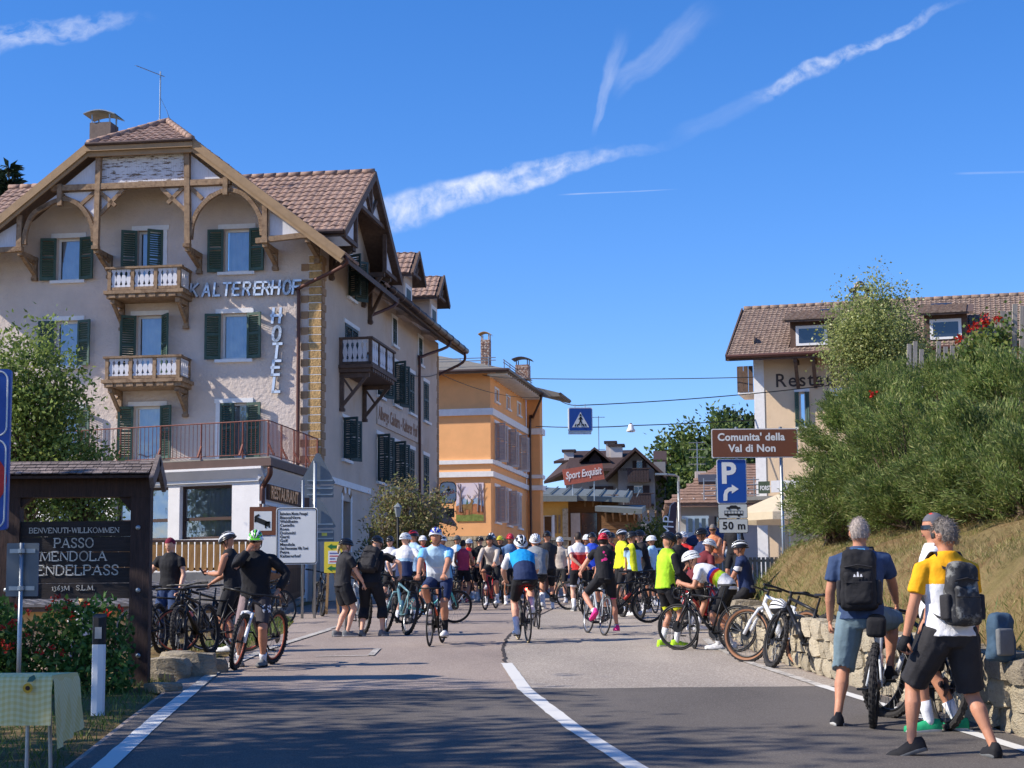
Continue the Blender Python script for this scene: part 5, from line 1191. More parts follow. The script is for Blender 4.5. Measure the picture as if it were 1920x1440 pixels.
LM_DARK = leaf_mat('dark_leaf', [rgb(60, 80, 42), rgb(48, 68, 38), rgb(82, 100, 54), rgb(40, 58, 34)], .25)
LM_HEDGE = leaf_mat('hedge_leaf', [rgb(74, 116, 56), rgb(98, 136, 68), rgb(54, 92, 44), rgb(124, 152, 84)])
LM_JUN = leaf_mat('juniper_spray', [rgb(122, 142, 70), rgb(98, 122, 60), rgb(146, 158, 88), rgb(74, 100, 50), rgb(166, 168, 106)], .35, .6)
LM_BIRCH = leaf_mat('birch_leaf', [rgb(160, 168, 100), rgb(132, 146, 84), rgb(188, 188, 126), rgb(112, 128, 74)], .4, .4)
LM_BG = leaf_mat('far_tree_leaf', [rgb(98, 118, 58), rgb(78, 100, 50), rgb(124, 138, 72), rgb(64, 84, 44)], .3)
LM_CON = leaf_mat('spruce_needles', [rgb(42, 60, 44), rgb(34, 50, 38), rgb(56, 72, 52)], .1)
LM_SHRUB = leaf_mat('faded_shrub_leaf', [rgb(138, 140, 82), rgb(104, 116, 66), rgb(164, 150, 104), rgb(118, 100, 74)], .35)
LM_RED = leaf_mat('red_petals', [rgb(206, 44, 34), rgb(226, 70, 44), rgb(178, 30, 32)], .3)
LM_GRASS = leaf_mat('grass_blade', [rgb(112, 122, 58), rgb(142, 134, 80), rgb(166, 150, 100), rgb(92, 108, 48), rgb(180, 160, 112)], .35)
LM_GRASS_G = leaf_mat('green_grass_blade', [rgb(86, 112, 46), rgb(106, 128, 56), rgb(70, 96, 40), rgb(132, 140, 76)], .35)
LM_STRAW = leaf_mat('straw_blade', [rgb(176, 152, 106), rgb(150, 124, 82), rgb(128, 102, 68), rgb(190, 170, 124)], .3)
# tree in front of the hotel
p = at(60, 1000, 45)
tree('garden_tree', 'leafy green tree standing before the left hotel windows', (p.x, 45, gz(45) - 1.2), 2.8, (-.3, .0, 5.7), (1.8, 1.2, 2.7), 200, 85, (.26, .24, .24), .13, .5, LM_TREE, seed=11, trunk_r=.12, shell=.25)
p = at(150, 1000, 45.3)
tree('garden_tree', 'smaller leafy tree by the terrace railing, right of the taller garden tree', (p.x, 45.3, gz(45) - 1.2), 2.0, (.0, .0, 3.7), (1.15, .9, 1.6), 90, 70, (.22, .2, .22), .13, .5, LM_TREE, seed=14, trunk_r=.09, shell=.25)
p = at(16, 420, 95)
def conifer(name, label, base, h, r, m, seed, group=None, n=5200):
 rg = np.random.default_rng(seed); o = thing(name, label, 'tree', base, 0, group)
 b = MB(); b.tube([(0, 0, -.5), (0, 0, h)], [.22, .02], 8); b.build('trunk', BARK, o)
 t = rg.random(n) ** .7; a = np.round(rg.random(n) * 9 + t * 31) * .7 + rg.normal(size=n) * .12; zz = h * (.08 + .92 * (1 - t)) ; zz = np.round(zz / (h / 24)) * (h / 24) + rg.normal(size=n) * h * .008
 rr = r * t * (.25 + .75 * rg.random(n) ** .6); P = np.stack([rr * np.cos(a), rr * np.sin(a), zz - .28 * rr], 1)
 D = np.stack([np.cos(a), np.sin(a), -.25 + 0 * a], 1) + rg.normal(size=(n, 3)) * .35
 leaf_mesh('crown', P, D, .34 * h / 9, .12 * h / 9, m, o, seed); return o
conifer('spruce_tree', 'dark spruce tip rising behind the hotel roof at the far left', (at(14, 420, 95).x, 95, 3.4), at(14, 316, 95).z - 3.4, 3.4, LM_CON, 3, n=9000)
# trees behind the bay-window house
for i, (px, top, Y, rx, rz, lab) in enumerate(((1350, 772, 150, 4.2, 5.2, 'tallest round tree behind the bay window house'), (1298, 805, 150, 3.8, 5.2, 'broad green tree left of the tallest tree behind the bay window house'),
  (1395, 763, 158, 3.0, 4.2, 'dark tree just left of the cream restaurant corner'), (1262, 858, 150, 2.0, 5.0, 'green tree beside the dark roofed house'), (1330, 850, 140, 4.0, 3.6, 'dense tree directly above the brown hipped roof'))):
 z = at(px, top, Y).z; b0 = gz(Y); h = z - b0
 tree('background_tree', lab, (at_x(px, Y), Y, b0), h * .35, (0, 0, h - rz), (rx, rx * .8, rz), 95, 75, (.55, .5, .42), .42, .6, LM_BG if i != 2 else LM_DARK, seed=20 + i, trunk_r=.25, group='trees behind the bay window house', shell=.35)
b_ = at(1218, 1010, 88)
tree('garden_shrub', 'pale green shrub in the gap left of the feather flag', (b_.x, 88, gz(88)), .4, (0, 0, 1.6), (1.1, .8, 1.4), 60, 90, (.2, .2, .25), .17, .5, LM_BG, 'shrub', seed=31, trunk_r=.05)
# shrub before the side wall
p = at(762, 1000, 49)
tree('hydrangea_shrub', 'big fading shrub in front of the hotel side wall', (p.x, 49, gz(49) + .6), .5, (0, 0, 1.55), (1.15, .8, 1.05), 95, 75, (.15, .15, .15), .10, .45, LM_SHRUB, 'shrub', seed=41, trunk_r=.05, shell=.4, zcut=.0)
b = MB(); rg_ = random.Random(3); so = bpy.data.objects['hydrangea_shrub']
for i in range(70):
 a = rg_.uniform(0, 6.28); r_ = rg_.uniform(.1, .9); b.tube([(r_ * .4 * math.cos(a), r_ * .3 * math.sin(a), -.6), (r_ * .8 * math.cos(a), r_ * .6 * math.sin(a), .2), (r_ * math.cos(a) * 1.05, r_ * math.sin(a) * .8, rg_.uniform(1.2, 2.4))], [.012, .009, .004], 4)
b.build('twigs', BARK, so, stuff=True)
p = at(700, 1000, 50)
tree('garden_shrub', 'dark low shrub by the hotel side door', (p.x, 49.5, gz(49) + .6), .3, (0, 0, .4), (.5, .4, .6), 24, 40, (.1, .1, .12), .10, .4, LM_DARK, 'shrub', seed=43, trunk_r=.04)
# trees beside the road whose shade falls on the foreground
for i, (x, y, h, r_, lab) in enumerate(((-13.5, 17.0, 11.5, 3.3, 'roadside tree shading the welcome sign, beyond the left border'), (-12.5, 11.5, 12.0, 3.2, 'roadside tree shading the near road, beyond the left border'), (-16.5, 7.0, 13, 3.6, 'tall roadside tree nearest the viewer, beyond the left border'))):
 tree('roadside_tree', lab, (x, y, gz(y) - .2), 5.0, (0, 0, h - 3.6), (r_, r_ * .95, 3.4), 110, (15, 38, 42)[i], (.45, .45, .2), .30, .45, LM_DARK, seed=60 + i, trunk_r=.26, group='roadside trees', shell=.2)
# flowering hedge behind the welcome sign posts
hd = thing('flowering_hedge', 'green hedge dotted with red flowers under the welcome sign', 'hedge', (at_x(110, 20.5), 20.5, gz(20.5)))
rg = np.random.default_rng(77); n = 11000
hx = rg.uniform(-1.5, .80, n); hz_ = rg.uniform(-.25, 1.02, n); hy = rg.uniform(-.42, .5, n)
bum = .10 * np.sin(hx * 5.1) + .07 * np.sin(hx * 11 + 2); keep = (hz_ < .93 + bum) & (np.abs(hy) < .28 + .14 * np.cos(hz_ * 2.4) + .08 * np.sin(hx * 7)); P = np.stack([hx, hy, hz_], 1)[keep]
leaf_mesh('foliage', P, rg.normal(size=P.shape) + np.array([0, -.5, .4]), .085 * rg.uniform(.7, 1.3, len(P)), .05, LM_HEDGE, hd, 5)
b = MB()
for i in range(26): x = -1.4 + i * .085; b.tube([(x, 0, -.3), (x + random.uniform(-.1, .1), random.uniform(-.15, .15), .3), (x + random.uniform(-.2, .2), random.uniform(-.3, .3), .75)], [.02, .012, .005], 5)
b.build('stems', BARK, hd, stuff=True)
fl = []
for px, py in ((25, 1165), (20, 1170), (88, 1140), (52, 1150), (128, 1128), (100, 1124), (110, 1122), (122, 1140), (136, 1156), (225, 1140), (20, 1210), (8, 1205), (75, 1220), (98, 1214), (118, 1225), (50, 1190), (4, 1180), (160, 1135), (14, 1218), (30, 1140), (200, 1150)):
 c = at(px, py, 20.08) - Vector(hd.location); b = rg.normal(size=(9, 3)) * .016 + np.array(c); o_ = leaf_mesh('flower', b, rg.normal(size=(9, 3)) + np.array([0, -.6, .3]), .04, .03, LM_RED, hd, 9, stuff=True)
# junipers on the bank
def juniper(label, px, py, Y, rad, n, seed, lean=(-.35, -.15, .55)):
 c = at(px, py, Y); zg_ = ground_h(c.x, Y); base = Vector((c.x, Y, zg_ - .1)); rg = np.random.default_rng(seed)
 o = thing('juniper_bush', label, 'bush', base, 0, 'bushes on the bank'); cz = max(c.z - base.z, rad[2] * .55)
 ncl = 110; d = unit(rg.normal(size=(ncl, 3))); lump = 1 + .16 * np.sin(d[:, :1] * 7 + seed) * np.cos(d[:, 2:] * 6) + .08 * rg.normal(size=(ncl, 1)); rr = (.5 + .5 * rg.random((ncl, 1)) ** .5) * lump
 C = np.array([0, 0, cz]) + d * rr * np.array(rad); kp_ = C[:, 2] > .1 + .25 * np.abs(C[:, 2] * 0 + C[:, 0]) * 0; C = C[kp_]
 ax = unit(d[kp_] * .55 + np.array(lean) + rg.normal(size=(len(C), 3)) * .25); per = n // len(C)
 Q = np.repeat(C, per, 0); A = np.repeat(ax, per, 0); t = rg.random((len(Q), 1)) * .42; P = Q + A * t + rg.normal(size=Q.shape) * np.array([.10, .10, .07]) * (1.1 - t * 1.6)
 D = A + rg.normal(size=Q.shape) * .42; leaf_mesh('foliage', P, D, .075 * rg.uniform(.6, 1.5, len(P)), .016, LM_JUN, o, seed + 5)
 b = MB()
 for q_ in C[::2]: e = Vector(q_); b.tube([(random.uniform(-.3, .3), 0, 0), (e.x * .5, e.y * .5, e.z * .45), e], [.035, .02, .006], 5)
 b.build('branches', BARK, o, stuff=True)
 return o
juniper('feathery juniper bush at the left end of the bank behind the brown sign', 1635, 850, 30, (.86, 1.0, .85), 36000, 101)
juniper('juniper bush hanging low over the bank above the grey-haired man', 1570, 955, 28.5, (.5, .7, .42), 13500, 102)
juniper('large dark juniper in the middle of the bank', 1715, 880, 27, (.95, 1.0, .85), 36000, 103)
juniper('juniper bush with pale tips above the man in the yellow jersey', 1850, 900, 24, (.85, .9, .75), 33000, 104)
juniper('tall juniper under the flowers at the right border', 1905, 790, 26, (.8, .9, .75), 27000, 105)
juniper('juniper bush climbing towards the grey paling fence', 1770, 775, 29, (.9, .9, .65), 27000, 106)
juniper('low juniper at the foot of the right end of the bank bushes', 1880, 985, 23, (.75, .6, .5), 21000, 109)
juniper('low dark juniper skirt above the dry grass in the middle of the bank', 1740, 960, 26, (.8, .6, .42), 21000, 110)
juniper('short juniper beside the larger one at the right border', 1950, 960, 22, (.7, .8, .6), 18000, 107)
juniper('dark juniper behind the feathery one, under the birch', 1670, 790, 33, (.85, .7, .7), 21000, 108)
# weeping birch
p = at(1645, 760, 36)
tree('birch_tree', 'weeping birch in front of the long tiled roof', (p.x, 36, ground_h(p.x, 36)), 2.6, (0, 0, at(1640, 640, 36).z - ground_h(p.x, 36)), (1.0, .85, 1.3), 150, 190, (.15, .15, .22), .055, .7, LM_BIRCH, bark=BARK, seed=71, trunk_r=.07, droop=.2, shell=.15)
p = at(1715, 700, 37)
tree('birch_tree', 'slighter birch joined to the weeping birch on its right', (p.x, 37, ground_h(p.x, 37)), 2.2, (0, 0, at(1712, 690, 37).z - ground_h(p.x, 37)), (.55, .5, .75), 55, 160, (.14, .14, .2), .055, .7, LM_BIRCH, bark=BARK, seed=72, trunk_r=.06, droop=.2, shell=.2)
# climbing geraniums on the palings
pf = thing('paling_fence', 'weathered grey paling fence at the top of the bank', 'fence', (at_x(1780, 31), 31, ground_h(at_x(1780, 31), 31)))
PALE = mat('weathered_paling', rgb(158, 150, 140), .9, var=.2, scale=6., stretch=(6, 6, .5), rnd=.12)
for px, pt, pb, Y in ((1705, 645, 700, 32.5), (1716, 640, 700, 32.5), (1728, 655, 700, 32.2), (1760, 640, 690, 31.5), (1773, 650, 690, 31.5), (1786, 648, 690, 31.2), (1800, 636, 690, 31), (1880, 583, 660, 29), (1892, 584, 660, 29), (1903, 570, 660, 28.8), (1917, 574, 660, 28.6), (1812, 640, 690, 30.8), (1870, 600, 660, 29.2), (1930, 566, 660, 28.4)):
 a, c = at(px, pt, Y), at(px - 2, pb + 60, Y); b = MB(); b.beam(c - pf.location, a - pf.location, .075, .03, up=(0, 1, 0)); b.build('paling', PALE, pf)
gr = thing('geranium_vine', 'leafy vine with red flowers climbing the grey palings', 'plant', at(1845, 680, 29))
rg = np.random.default_rng(8); n = 2600; P = rg.normal(size=(n, 3)) * np.array([.26, .2, .22]) + np.array([-.02, 0, .12]); P[:, 2] += P[:, 0] * .5
leaf_mesh('foliage', P, rg.normal(size=(n, 3)), .075, .06, leaf_mat('vine_leaf', [rgb(106, 128, 62), rgb(84, 108, 50), rgb(140, 146, 76)]), gr, 3)
for px, py in ((1800, 635), (1796, 640), (1822, 617), (1826, 612), (1848, 603), (1846, 594), (1866, 600), (1874, 598), (1635, 738), (1848, 606), (1832, 610)):
 c = at(px, py, 28.7) - Vector(gr.location); q_ = rg.normal(size=(16, 3)) * .03 + np.array(c); leaf_mesh('flower', q_, rg.normal(size=(16, 3)) + np.array([0, -.5, .3]), .055, .045, LM_RED, gr, 4, stuff=True)
b = MB(); b.tube([(0, .1, -1.6), (.0, .05, -.8), (.05, 0, .1)], [.03, .02, .01], 6); b.build('stem', BARK, gr)
# grass on the bank and the verge
def grass(name, n, xr, yr2, m, L, W, seed, cond=None, lean=.35):
 rg = np.random.default_rng(seed); X = rg.uniform(*xr, n); Y = rg.uniform(*yr2, n); pts = []
 for x, y in zip(X, Y):
  if cond is None or cond(x, y): pts.append((x, y, ground_h(x, y) - .01))
 P = np.array(pts); n = len(P); D = np.stack([rg.normal(size=n) * lean, rg.normal(size=n) * lean, np.ones(n)], 1); s = L * rg.uniform(.4, 1.3, n)
 o = leaf_mesh(name, P, D, s, W, m, None, seed, 0, stuff=True); return o
onbank = lambda x, y: x > wallx(y) + .24 and noise.noise(Vector((x * .8, y * .8, 2))) > -.25
tag(grass('grass', 60000, (3.6, 6.2), (11, 38), LM_GRASS, .085, .006, 5, onbank, .7), 'dry grass on the sunny bank above the stone wall', 'grass')
tag(grass('dry_stalks', 22000, (3.6, 6.2), (11, 38), LM_STRAW, .14, .005, 6, lambda x, y: x > wallx(y) + .24 and noise.noise(Vector((x * .7, y * .7, 9))) > .0, 1.1), 'straw coloured dead stalks lying on the bank', 'grass')
verge = lambda x, y: LEFT_x(y) - 3.2 < x < LEFT_x(y) - .04 - .22 * max(0, noise.noise(Vector((x * .5, y * 1.1, 4))))
tag(grass('verge_grass', 16000, (-8, -2.5), (10, 26), LM_GRASS_G, .11, .010, 7, verge, .5), 'short green grass on the verge beside the near road', 'grass')
tag(grass('fence_grass', 7000, (-5.6, -3.6), (28, 44), LM_GRASS_G, .14, .014, 8, lambda x, y: LEFT_x(y) - .9 < x < LEFT_x(y) - .03, .5), 'lush grass strip in front of the brown picket fence', 'grass')
tag(grass('wall_top_grass', 3500, (3.6, 6), (11, 36), LM_GRASS_G, .22, .012, 9, lambda x, y: wallx(y) + .2 < x < wallx(y) + .55, .5), 'tufts of green grass along the top of the stone wall', 'grass')
# ---------------------------------------------------------------- stone retaining wall
def rough_stone(seed, amp=.12):
 bm = bmesh.new(); bmesh.ops.create_cube(bm, size=1); bmesh.ops.subdivide_edges(bm, edges=bm.edges[:], cuts=2, use_grid_fill=True)
 for v in bm.verts:
  c = v.co; k = sum(1 for q in c if abs(q) > .45); v.co = c * (1 - (.0, .0, .07, .15)[k]); v.co += noise.noise_vector(c * 2.3 + Vector((seed * 7.3, 0, 0))) * .085 + noise.noise_vector(c * 5.1 + Vector((0, seed * 3.3, 0))) * .03
 me = bpy.data.meshes.new('stone'); bm.to_mesh(me); bm.free(); return me
STONE_Y = mat('yellow_limestone', rgb(184, 172, 148), .95, var=.2, scale=5., bump=.04, bscale=14., rnd=.28, c2=rgb(132, 114, 88), c2lo=.52, c2hi=.75, c2scale=5.)
STONE_G = mat('grey_lichen_stone', rgb(158, 146, 126), .95, var=.28, scale=6., bump=.03, bscale=16., rnd=.2, c2=rgb(92, 86, 78), c2lo=.5, c2hi=.7, c2scale=6.)
SM = []
for i in range(9):
 m_ = rough_stone(i); m_.materials.append(STONE_Y); SM.append(m_)
SMG = [m_.copy() for m_ in SM]
for m_ in SMG: m_.materials[0] = STONE_G
wall_o = thing('stone_wall', 'low wall of yellowish rough stones along the right road edge', 'wall', (wallx(20), 20, gz(20)))
rg_ = random.Random(21)
mort = MB()
ysw = [6 + .5 * i for i in range(56)]
for y0, y1 in zip(ysw, ysw[1:]):
 xa, xb = wallx(y0) + .06, wallx(y1) + .06
 mort.face([(xa, y0, gz(y0) - .1), (xb, y1, gz(y1) - .1), (xb, y1, gz(y1) + .5), (xa, y0, gz(y0) + .5)]); mort.face([(xa, y0, gz(y0) + .5), (xb, y1, gz(y1) + .5), (xb + .4, y1, gz(y1) + .5), (xa + .4, y0, gz(y0) + .5)])
mo = mort.build('mortar', mat('wall_mortar', rgb(120, 106, 86), .95, var=.2), wall_o); mo.matrix_parent_inverse = Matrix.Translation(-Vector(wall_o.location))
z_c = 0.
for ci, (h, lo, hi) in enumerate(((.2, .24, .5), (.22, .22, .55), (.2, .25, .6))):
 y = 7.0 + rg_.random() * .3
 while y < 33.2:
  L = rg_.uniform(lo, hi); yc = y + L / 2; hh = h * rg_.uniform(.85, 1.12); zc = gz(yc) + z_c + hh / 2
  top = ci == 2
  if not (top and rg_.random() < .06):
   me_ = rg_.choice(SMG if (top and rg_.random() < .75) else SM); ang = math.atan2(wallx(yc + .3) - wallx(yc - .3), .6)
   o_ = link('stone', me_, wall_o, (wallx(yc) + .06 + rg_.uniform(-.03, .02) - wall_o.location.x, yc - 20, zc - wall_o.location.z), (rg_.uniform(-.06, .06), rg_.uniform(-.05, .05), -ang + rg_.uniform(-.05, .05)))
   o_.scale = (.34 if not top else .42, L * 1.07, hh * 1.14)
  y += L
 z_c += h
for i, (px, py, w, h) in enumerate(((310, 1250, .42, .26), (350, 1246, .5, .30), (385, 1240, .36, .2), (330, 1225, .3, .2), (300, 1275, .2, .1))):
 X_, Y_ = gpx(px, py + 22); o_ = link('kerb_stone', SMG[i], None, (X_, Y_ + .15, gz(Y_) + h * .36), (0, 0, .2 * i)); o_.scale = (w * 1.3, .4, h * 1.15)
 tag(o_, ['mossy grey boulder by the timber post foot', 'largest grey boulder below the dark parked bikes', 'grey boulder by the front tyre of the green helmet rider', 'flat stone behind the boulders under the parked bikes', 'pale loose stone in the verge grass'][i], 'stone', 'boulders below the parked bikes')
# ---------------------------------------------------------------- welcome board
DARKWOOD = mat('dark_stained_wood', rgb(58, 42, 38), .75, var=.3, scale=5., stretch=(6, 6, .7), bump=.006, bscale=12., c2=rgb(84, 58, 50), c2lo=.55, c2hi=.75)
BOARDW = mat('black_brown_board', rgb(46, 38, 36), .7, var=.25, scale=5., stretch=(.6, 6, 8), bump=.004, bscale=12.)
CREAMP = mat('cream_paint', rgb(224, 218, 206), .7, var=.05)
YS = 21.6
wsg = thing('welcome_sign', 'dark timber welcome sign with shingle roof and cream lettering', 'sign', (at_x(140, YS), YS, gz(YS)))
W0 = Vector(wsg.location)
def wp(px, py, dy=0.): return at(px, py, YS + dy) - W0
for px0, px1 in ((249, 279), (2, 33)):
 a, c = wp(px0, 900), wp(px1, 1275); b = MB(); b.box(a.x, c.x, -.09, .09, c.z - .3, a.z + .12); po = b.build('post', DARKWOOD, wsg)
 for py in (990, 1107, 1229):
  q_ = wp((px0 + px1) / 2 - 2, py); b = MB(); b.lathe([(.0, 0), (.028, 0), (.028, .012), (.012, .02)], 10, M=T(q_.x, -.092, q_.z) @ Matrix.Rotation(math.pi / 2, 4, 'X')); b.build('bolt', STEEL, po)
 b = MB(); q_ = wp((px0 + px1) / 2, 935); b.beam((q_.x + .05, 0, q_.z - .12), (q_.x + (.0 if px0 > 100 else .25), 0, q_.z + .05), .1, .12) if px0 < 100 else b.beam((q_.x - .05, 0, q_.z - .12), (q_.x - .2, 0, q_.z + .05), .1, .12); b.build('knee_brace', DARKWOOD, wsg)
a, c = wp(20, 897), wp(290, 932); b = MB(); b.box(a.x - .8, c.x - .04, -.1, .1, c.z, a.z); b.build('lintel_beam', DARKWOOD, wsg)
a, c = wp(54, 978), wp(249, 1122); bd = MB(); nb = 5
for i in range(nb):
 z0 = c.z + (a.z - c.z) * i / nb; z1 = c.z + (a.z - c.z) * (i + 1) / nb; b = MB(); b.box(a.x - .14, c.x + .002, -.035 - .002 * (i % 2), .03, z0 + .002, z1 - .002); b.build('plank', BOARDW, wsg)
SER = {'B': [[(0, 0), (0, 1)], [(0, 1), (.35, 1), (.5, .9), (.5, .64), (.36, .53), (0, .53)], [(.3, .53), (.5, .45), (.58, .28), (.52, .08), (.36, 0), (0, 0)]], 'E': [[(0, 0), (0, 1)], [(0, 1), (.5, 1), (.5, .84)], [(0, .52), (.36, .52)], [(0, 0), (.54, 0), (.54, .18)]],
'N': [[(0, 0), (0, 1)], [(0, 1), (.62, 0)], [(.62, 0), (.62, 1)]], 'V': [[(0, 1), (.33, 0)], [(.33, 0), (.66, 1)]], 'U': [[(0, 1), (0, .25), (.1, .06), (.3, 0), (.5, .06), (.6, .25), (.6, 1)]], 'T': [[(.3, 0), (.3, 1)], [(0, .84), (0, 1), (.6, 1), (.6, .84)]], 'I': [[(0, 0), (0, 1)]],
'-': [[(0, .4), (.28, .4)]], 'W': [[(0, 1), (.24, 0)], [(.24, 0), (.46, .95)], [(.46, .95), (.68, 0)], [(.68, 0), (.92, 1)]], 'L': [[(0, 0), (0, 1)], [(0, 0), (.5, 0), (.5, .2)]], 'K': [[(0, 0), (0, 1)], [(.54, 1), (.02, .45)], [(.2, .58), (.58, 0)]],
'O': [[(.36 + .36 * math.cos(t), .5 + .51 * math.sin(t)) for t in [i * math.pi / 9 for i in range(19)]]], 'M': [[(0, 0), (.04, 1)], [(.04, 1), (.4, .05)], [(.4, .05), (.76, 1)], [(.76, 1), (.8, 0)]], 'P': [[(0, 0), (0, 1)], [(0, 1), (.36, 1), (.53, .88), (.53, .6), (.38, .47), (0, .47)]],
'A': [[(0, 0), (.34, 1)], [(.34, 1), (.68, 0)], [(.12, .34), (.56, .34)]], 'S': [[(.48, .8), (.44, .94), (.25, 1.01), (.06, .92), (.02, .74), (.12, .58), (.38, .44), (.48, .28), (.44, .08), (.24, -.01), (.05, .06), (0, .22)]],
'D': [[(0, 0), (0, 1)], [(0, 1), (.32, 1), (.56, .82), (.62, .5), (.56, .18), (.32, 0), (0, 0)]], '1': [[(.14, 0), (.14, .7)], [(0, .58), (.14, .7)]], '3': [[(.02, .66), (.2, .74), (.34, .6), (.16, .34), (.36, .16), (.3, -.1), (.02, -.2)]], '6': [[(.36, 1), (.1, .62), (.02, .3), (.14, .02), (.3, .02), (.4, .24), (.3, .46), (.08, .4)]], '.': [[(.02, 0), (.06, 0)]], ' ': [], 'Ì': []}
THIN = {'A': {0}, 'M': {0, 2}, 'N': {0, 2}, 'V': {1}, 'W': {1, 3}, 'K': {1}}
def serif_line(s, px0, px1, py_base, h_px, off=-.042, parent=None, m=None):
 """carved roman capitals between two pixels on the board"""
 A, B_ = wp(px0, py_base), wp(px1, py_base); h = h_px / F_PX * YS; wid = {k: (max([p[0] for st in v for p in st] or [.3])) for k, v in SER.items()}
 tot = sum(wid[ch] + .22 for ch in s) - .22; k = (B_.x - A.x) / (tot * h); x = A.x; b = MB()
 for ch in s:
  for si, st in enumerate(SER[ch]):
   w = h * (.065 if si in THIN.get(ch, ()) else .125)
   P = [Vector((x + p[0] * h * k, off, A.z + p[1] * h)) for p in st]
   for a_, c_ in zip(P, P[1:]): b.beam(a_, c_, .006, w, up=(0, 0, 1) if abs(c_.x - a_.x) > abs(c_.z - a_.z) * .1 else (1, 0, 0), ext=w * .3)
   if ch not in 'OS-.36':
    for e, ot in ((P[0], P[1]), (P[-1], P[-2])):
     if abs(e.z - ot.z) > abs(e.x - ot.x) * .6 and (abs(e.z - A.z) < .02 * h or abs(e.z - A.z - h) < .02 * h): b.cbox((e.x, off - .001, e.z + (.02 * h if e.z < A.z + h / 2 else -.02 * h)), (h * .3, .006, h * .05))
  x += (wid[ch] + .22) * h * k
 return b.build('lettering', m or CREAMP, parent or wsg)
serif_line('BENVENUTI-WILLKOMMEN', 57, 224, 1000, 9.5); serif_line('PASSO', 104, 176, 1027, 17); serif_line('MENDOLA', 78, 200, 1052, 17); serif_line('MENDELPASS', 49, 222, 1079, 18); serif_line('1363M  S.L.M.', 99, 178, 1107, 9)
# shingle roof of the board
SHING = mat('silver_shingle', rgb(120, 108, 104), .85, var=.3, scale=5., stretch=(5, 5, 1), bump=.01, bscale=14., rnd=.28)
zr_t, zr_e = wp(150, 868).z, wp(150, 893).z
xl_, xr_ = wp(-60, 880).x, wp(297, 880).x
b = MB()
for sg in (-1, 1): q_ = slab([(xl_, sg * .34, zr_e - .02), (xr_ - .02, sg * .34, zr_e - .02), (xr_ - .02, 0, zr_t - .02), (xl_, 0, zr_t - .02)], .03); b.mesh(q_.v, q_.f)
b.build('roof_boards', DARKWOOD, wsg)
rg_ = random.Random(9); sv = Vector((0, .34, zr_t - zr_e)); sl2 = sv.length
for row in range(4):
 x = xl_
 while x < xr_ - .05:
  w = rg_.uniform(.07, .16); f0 = row / 4.; p0 = Vector((0, -.36, zr_e)) + sv * f0; b = MB(); x1_ = min(x + w, xr_ - .04); l_ = rg_.uniform(.12, .145)
  d_ = sv.normalized(); n_ = Vector((0, -d_.z, d_.y)) * -1; n_ = Vector((0, -d_.z, d_.y)); t_ = rg_.uniform(.008, .016); q0 = p0 + n_ * (.018 + .002 * row) - d_ * rg_.uniform(0, .02); q1 = p0 + d_ * l_ + n_ * .006
  b.mesh([(x + .004, q0.y, q0.z), (x1_ - .004, q0.y, q0.z), (x1_ - .004, q1.y, q1.z), (x + .004, q1.y, q1.z), *[(xx_, q.y + n_.y * -t_, q.z + n_.z * -t_) for xx_, q in ((x + .004, q0), (x1_ - .004, q0), (x1_ - .004, q1), (x + .004, q1))]], [(0, 1, 2, 3), (4, 7, 6, 5), (0, 4, 5, 1), (1, 5, 6, 2), (2, 6, 7, 3), (3, 7, 4, 0)])
  b.build('shingle', SHING, wsg); x += w
b = MB(); b.box(xl_, xr_ - .03, -.03, .03, zr_t - .005, zr_t + .02); b.build('ridge_board', SHING, wsg)
b = MB()
for sg in (-1, 1): b.beam((xr_, sg * .38, zr_e - .1), (xr_, 0, zr_t + .02), .05, .14, ext=.02)
b.build('gable_board', SHING, wsg)
# ---------------------------------------------------------------- small street things on the left
def post(parent, x, y, z0, z1, r=.03, m=None, name='post'): b = MB(); b.tube([(x, y, z0), (x, y, z1)], r, 10); return b.build(name, m or STEEL, parent, smooth=True)
def rr(w, h, r, n=4, cx=0., cz=0.):
 out = []
 for (sx, sz, a0) in ((1, 1, 0), (-1, 1, 90), (-1, -1, 180), (1, -1, 270)):
  for i in range(n + 1): a = R(a0 + 90 * i / n); out.append((cx + sx * (w / 2 - r) + r * math.cos(a), cz + sz * (h / 2 - r) + r * math.sin(a)))
 return out
def plate(parent, name, x, z, w, h, r, m, y=0., t=.004): b = MB(); b.prism(rr(w, h, r, 4, x, z), (0, y, 0), (1, 0, 0), (0, 0, 1), (0, -1, 0), t); return b.build(name, m, parent)
SIGN_W = mat('sign_white', rgb(226, 226, 222), .45, var=.02, c2=rgb(206, 206, 200), c2lo=.6, c2hi=.9); SIGN_BLUE = mat('sign_blue', rgb(24, 74, 156), .4, var=.04); SIGN_BROWN = mat('sign_brown', rgb(116, 70, 46), .45, var=.05); SIGN_BLACK = mat('sign_black', rgb(28, 28, 30), .6); SIGN_GREYB = mat('sign_back_grey', rgb(108, 116, 122), .5, metal=.4, var=.1); SIGN_RED = mat('sign_red', rgb(196, 34, 30), .45); SIGN_PALE = mat('sign_pale', rgb(196, 200, 196), .45, var=.03)
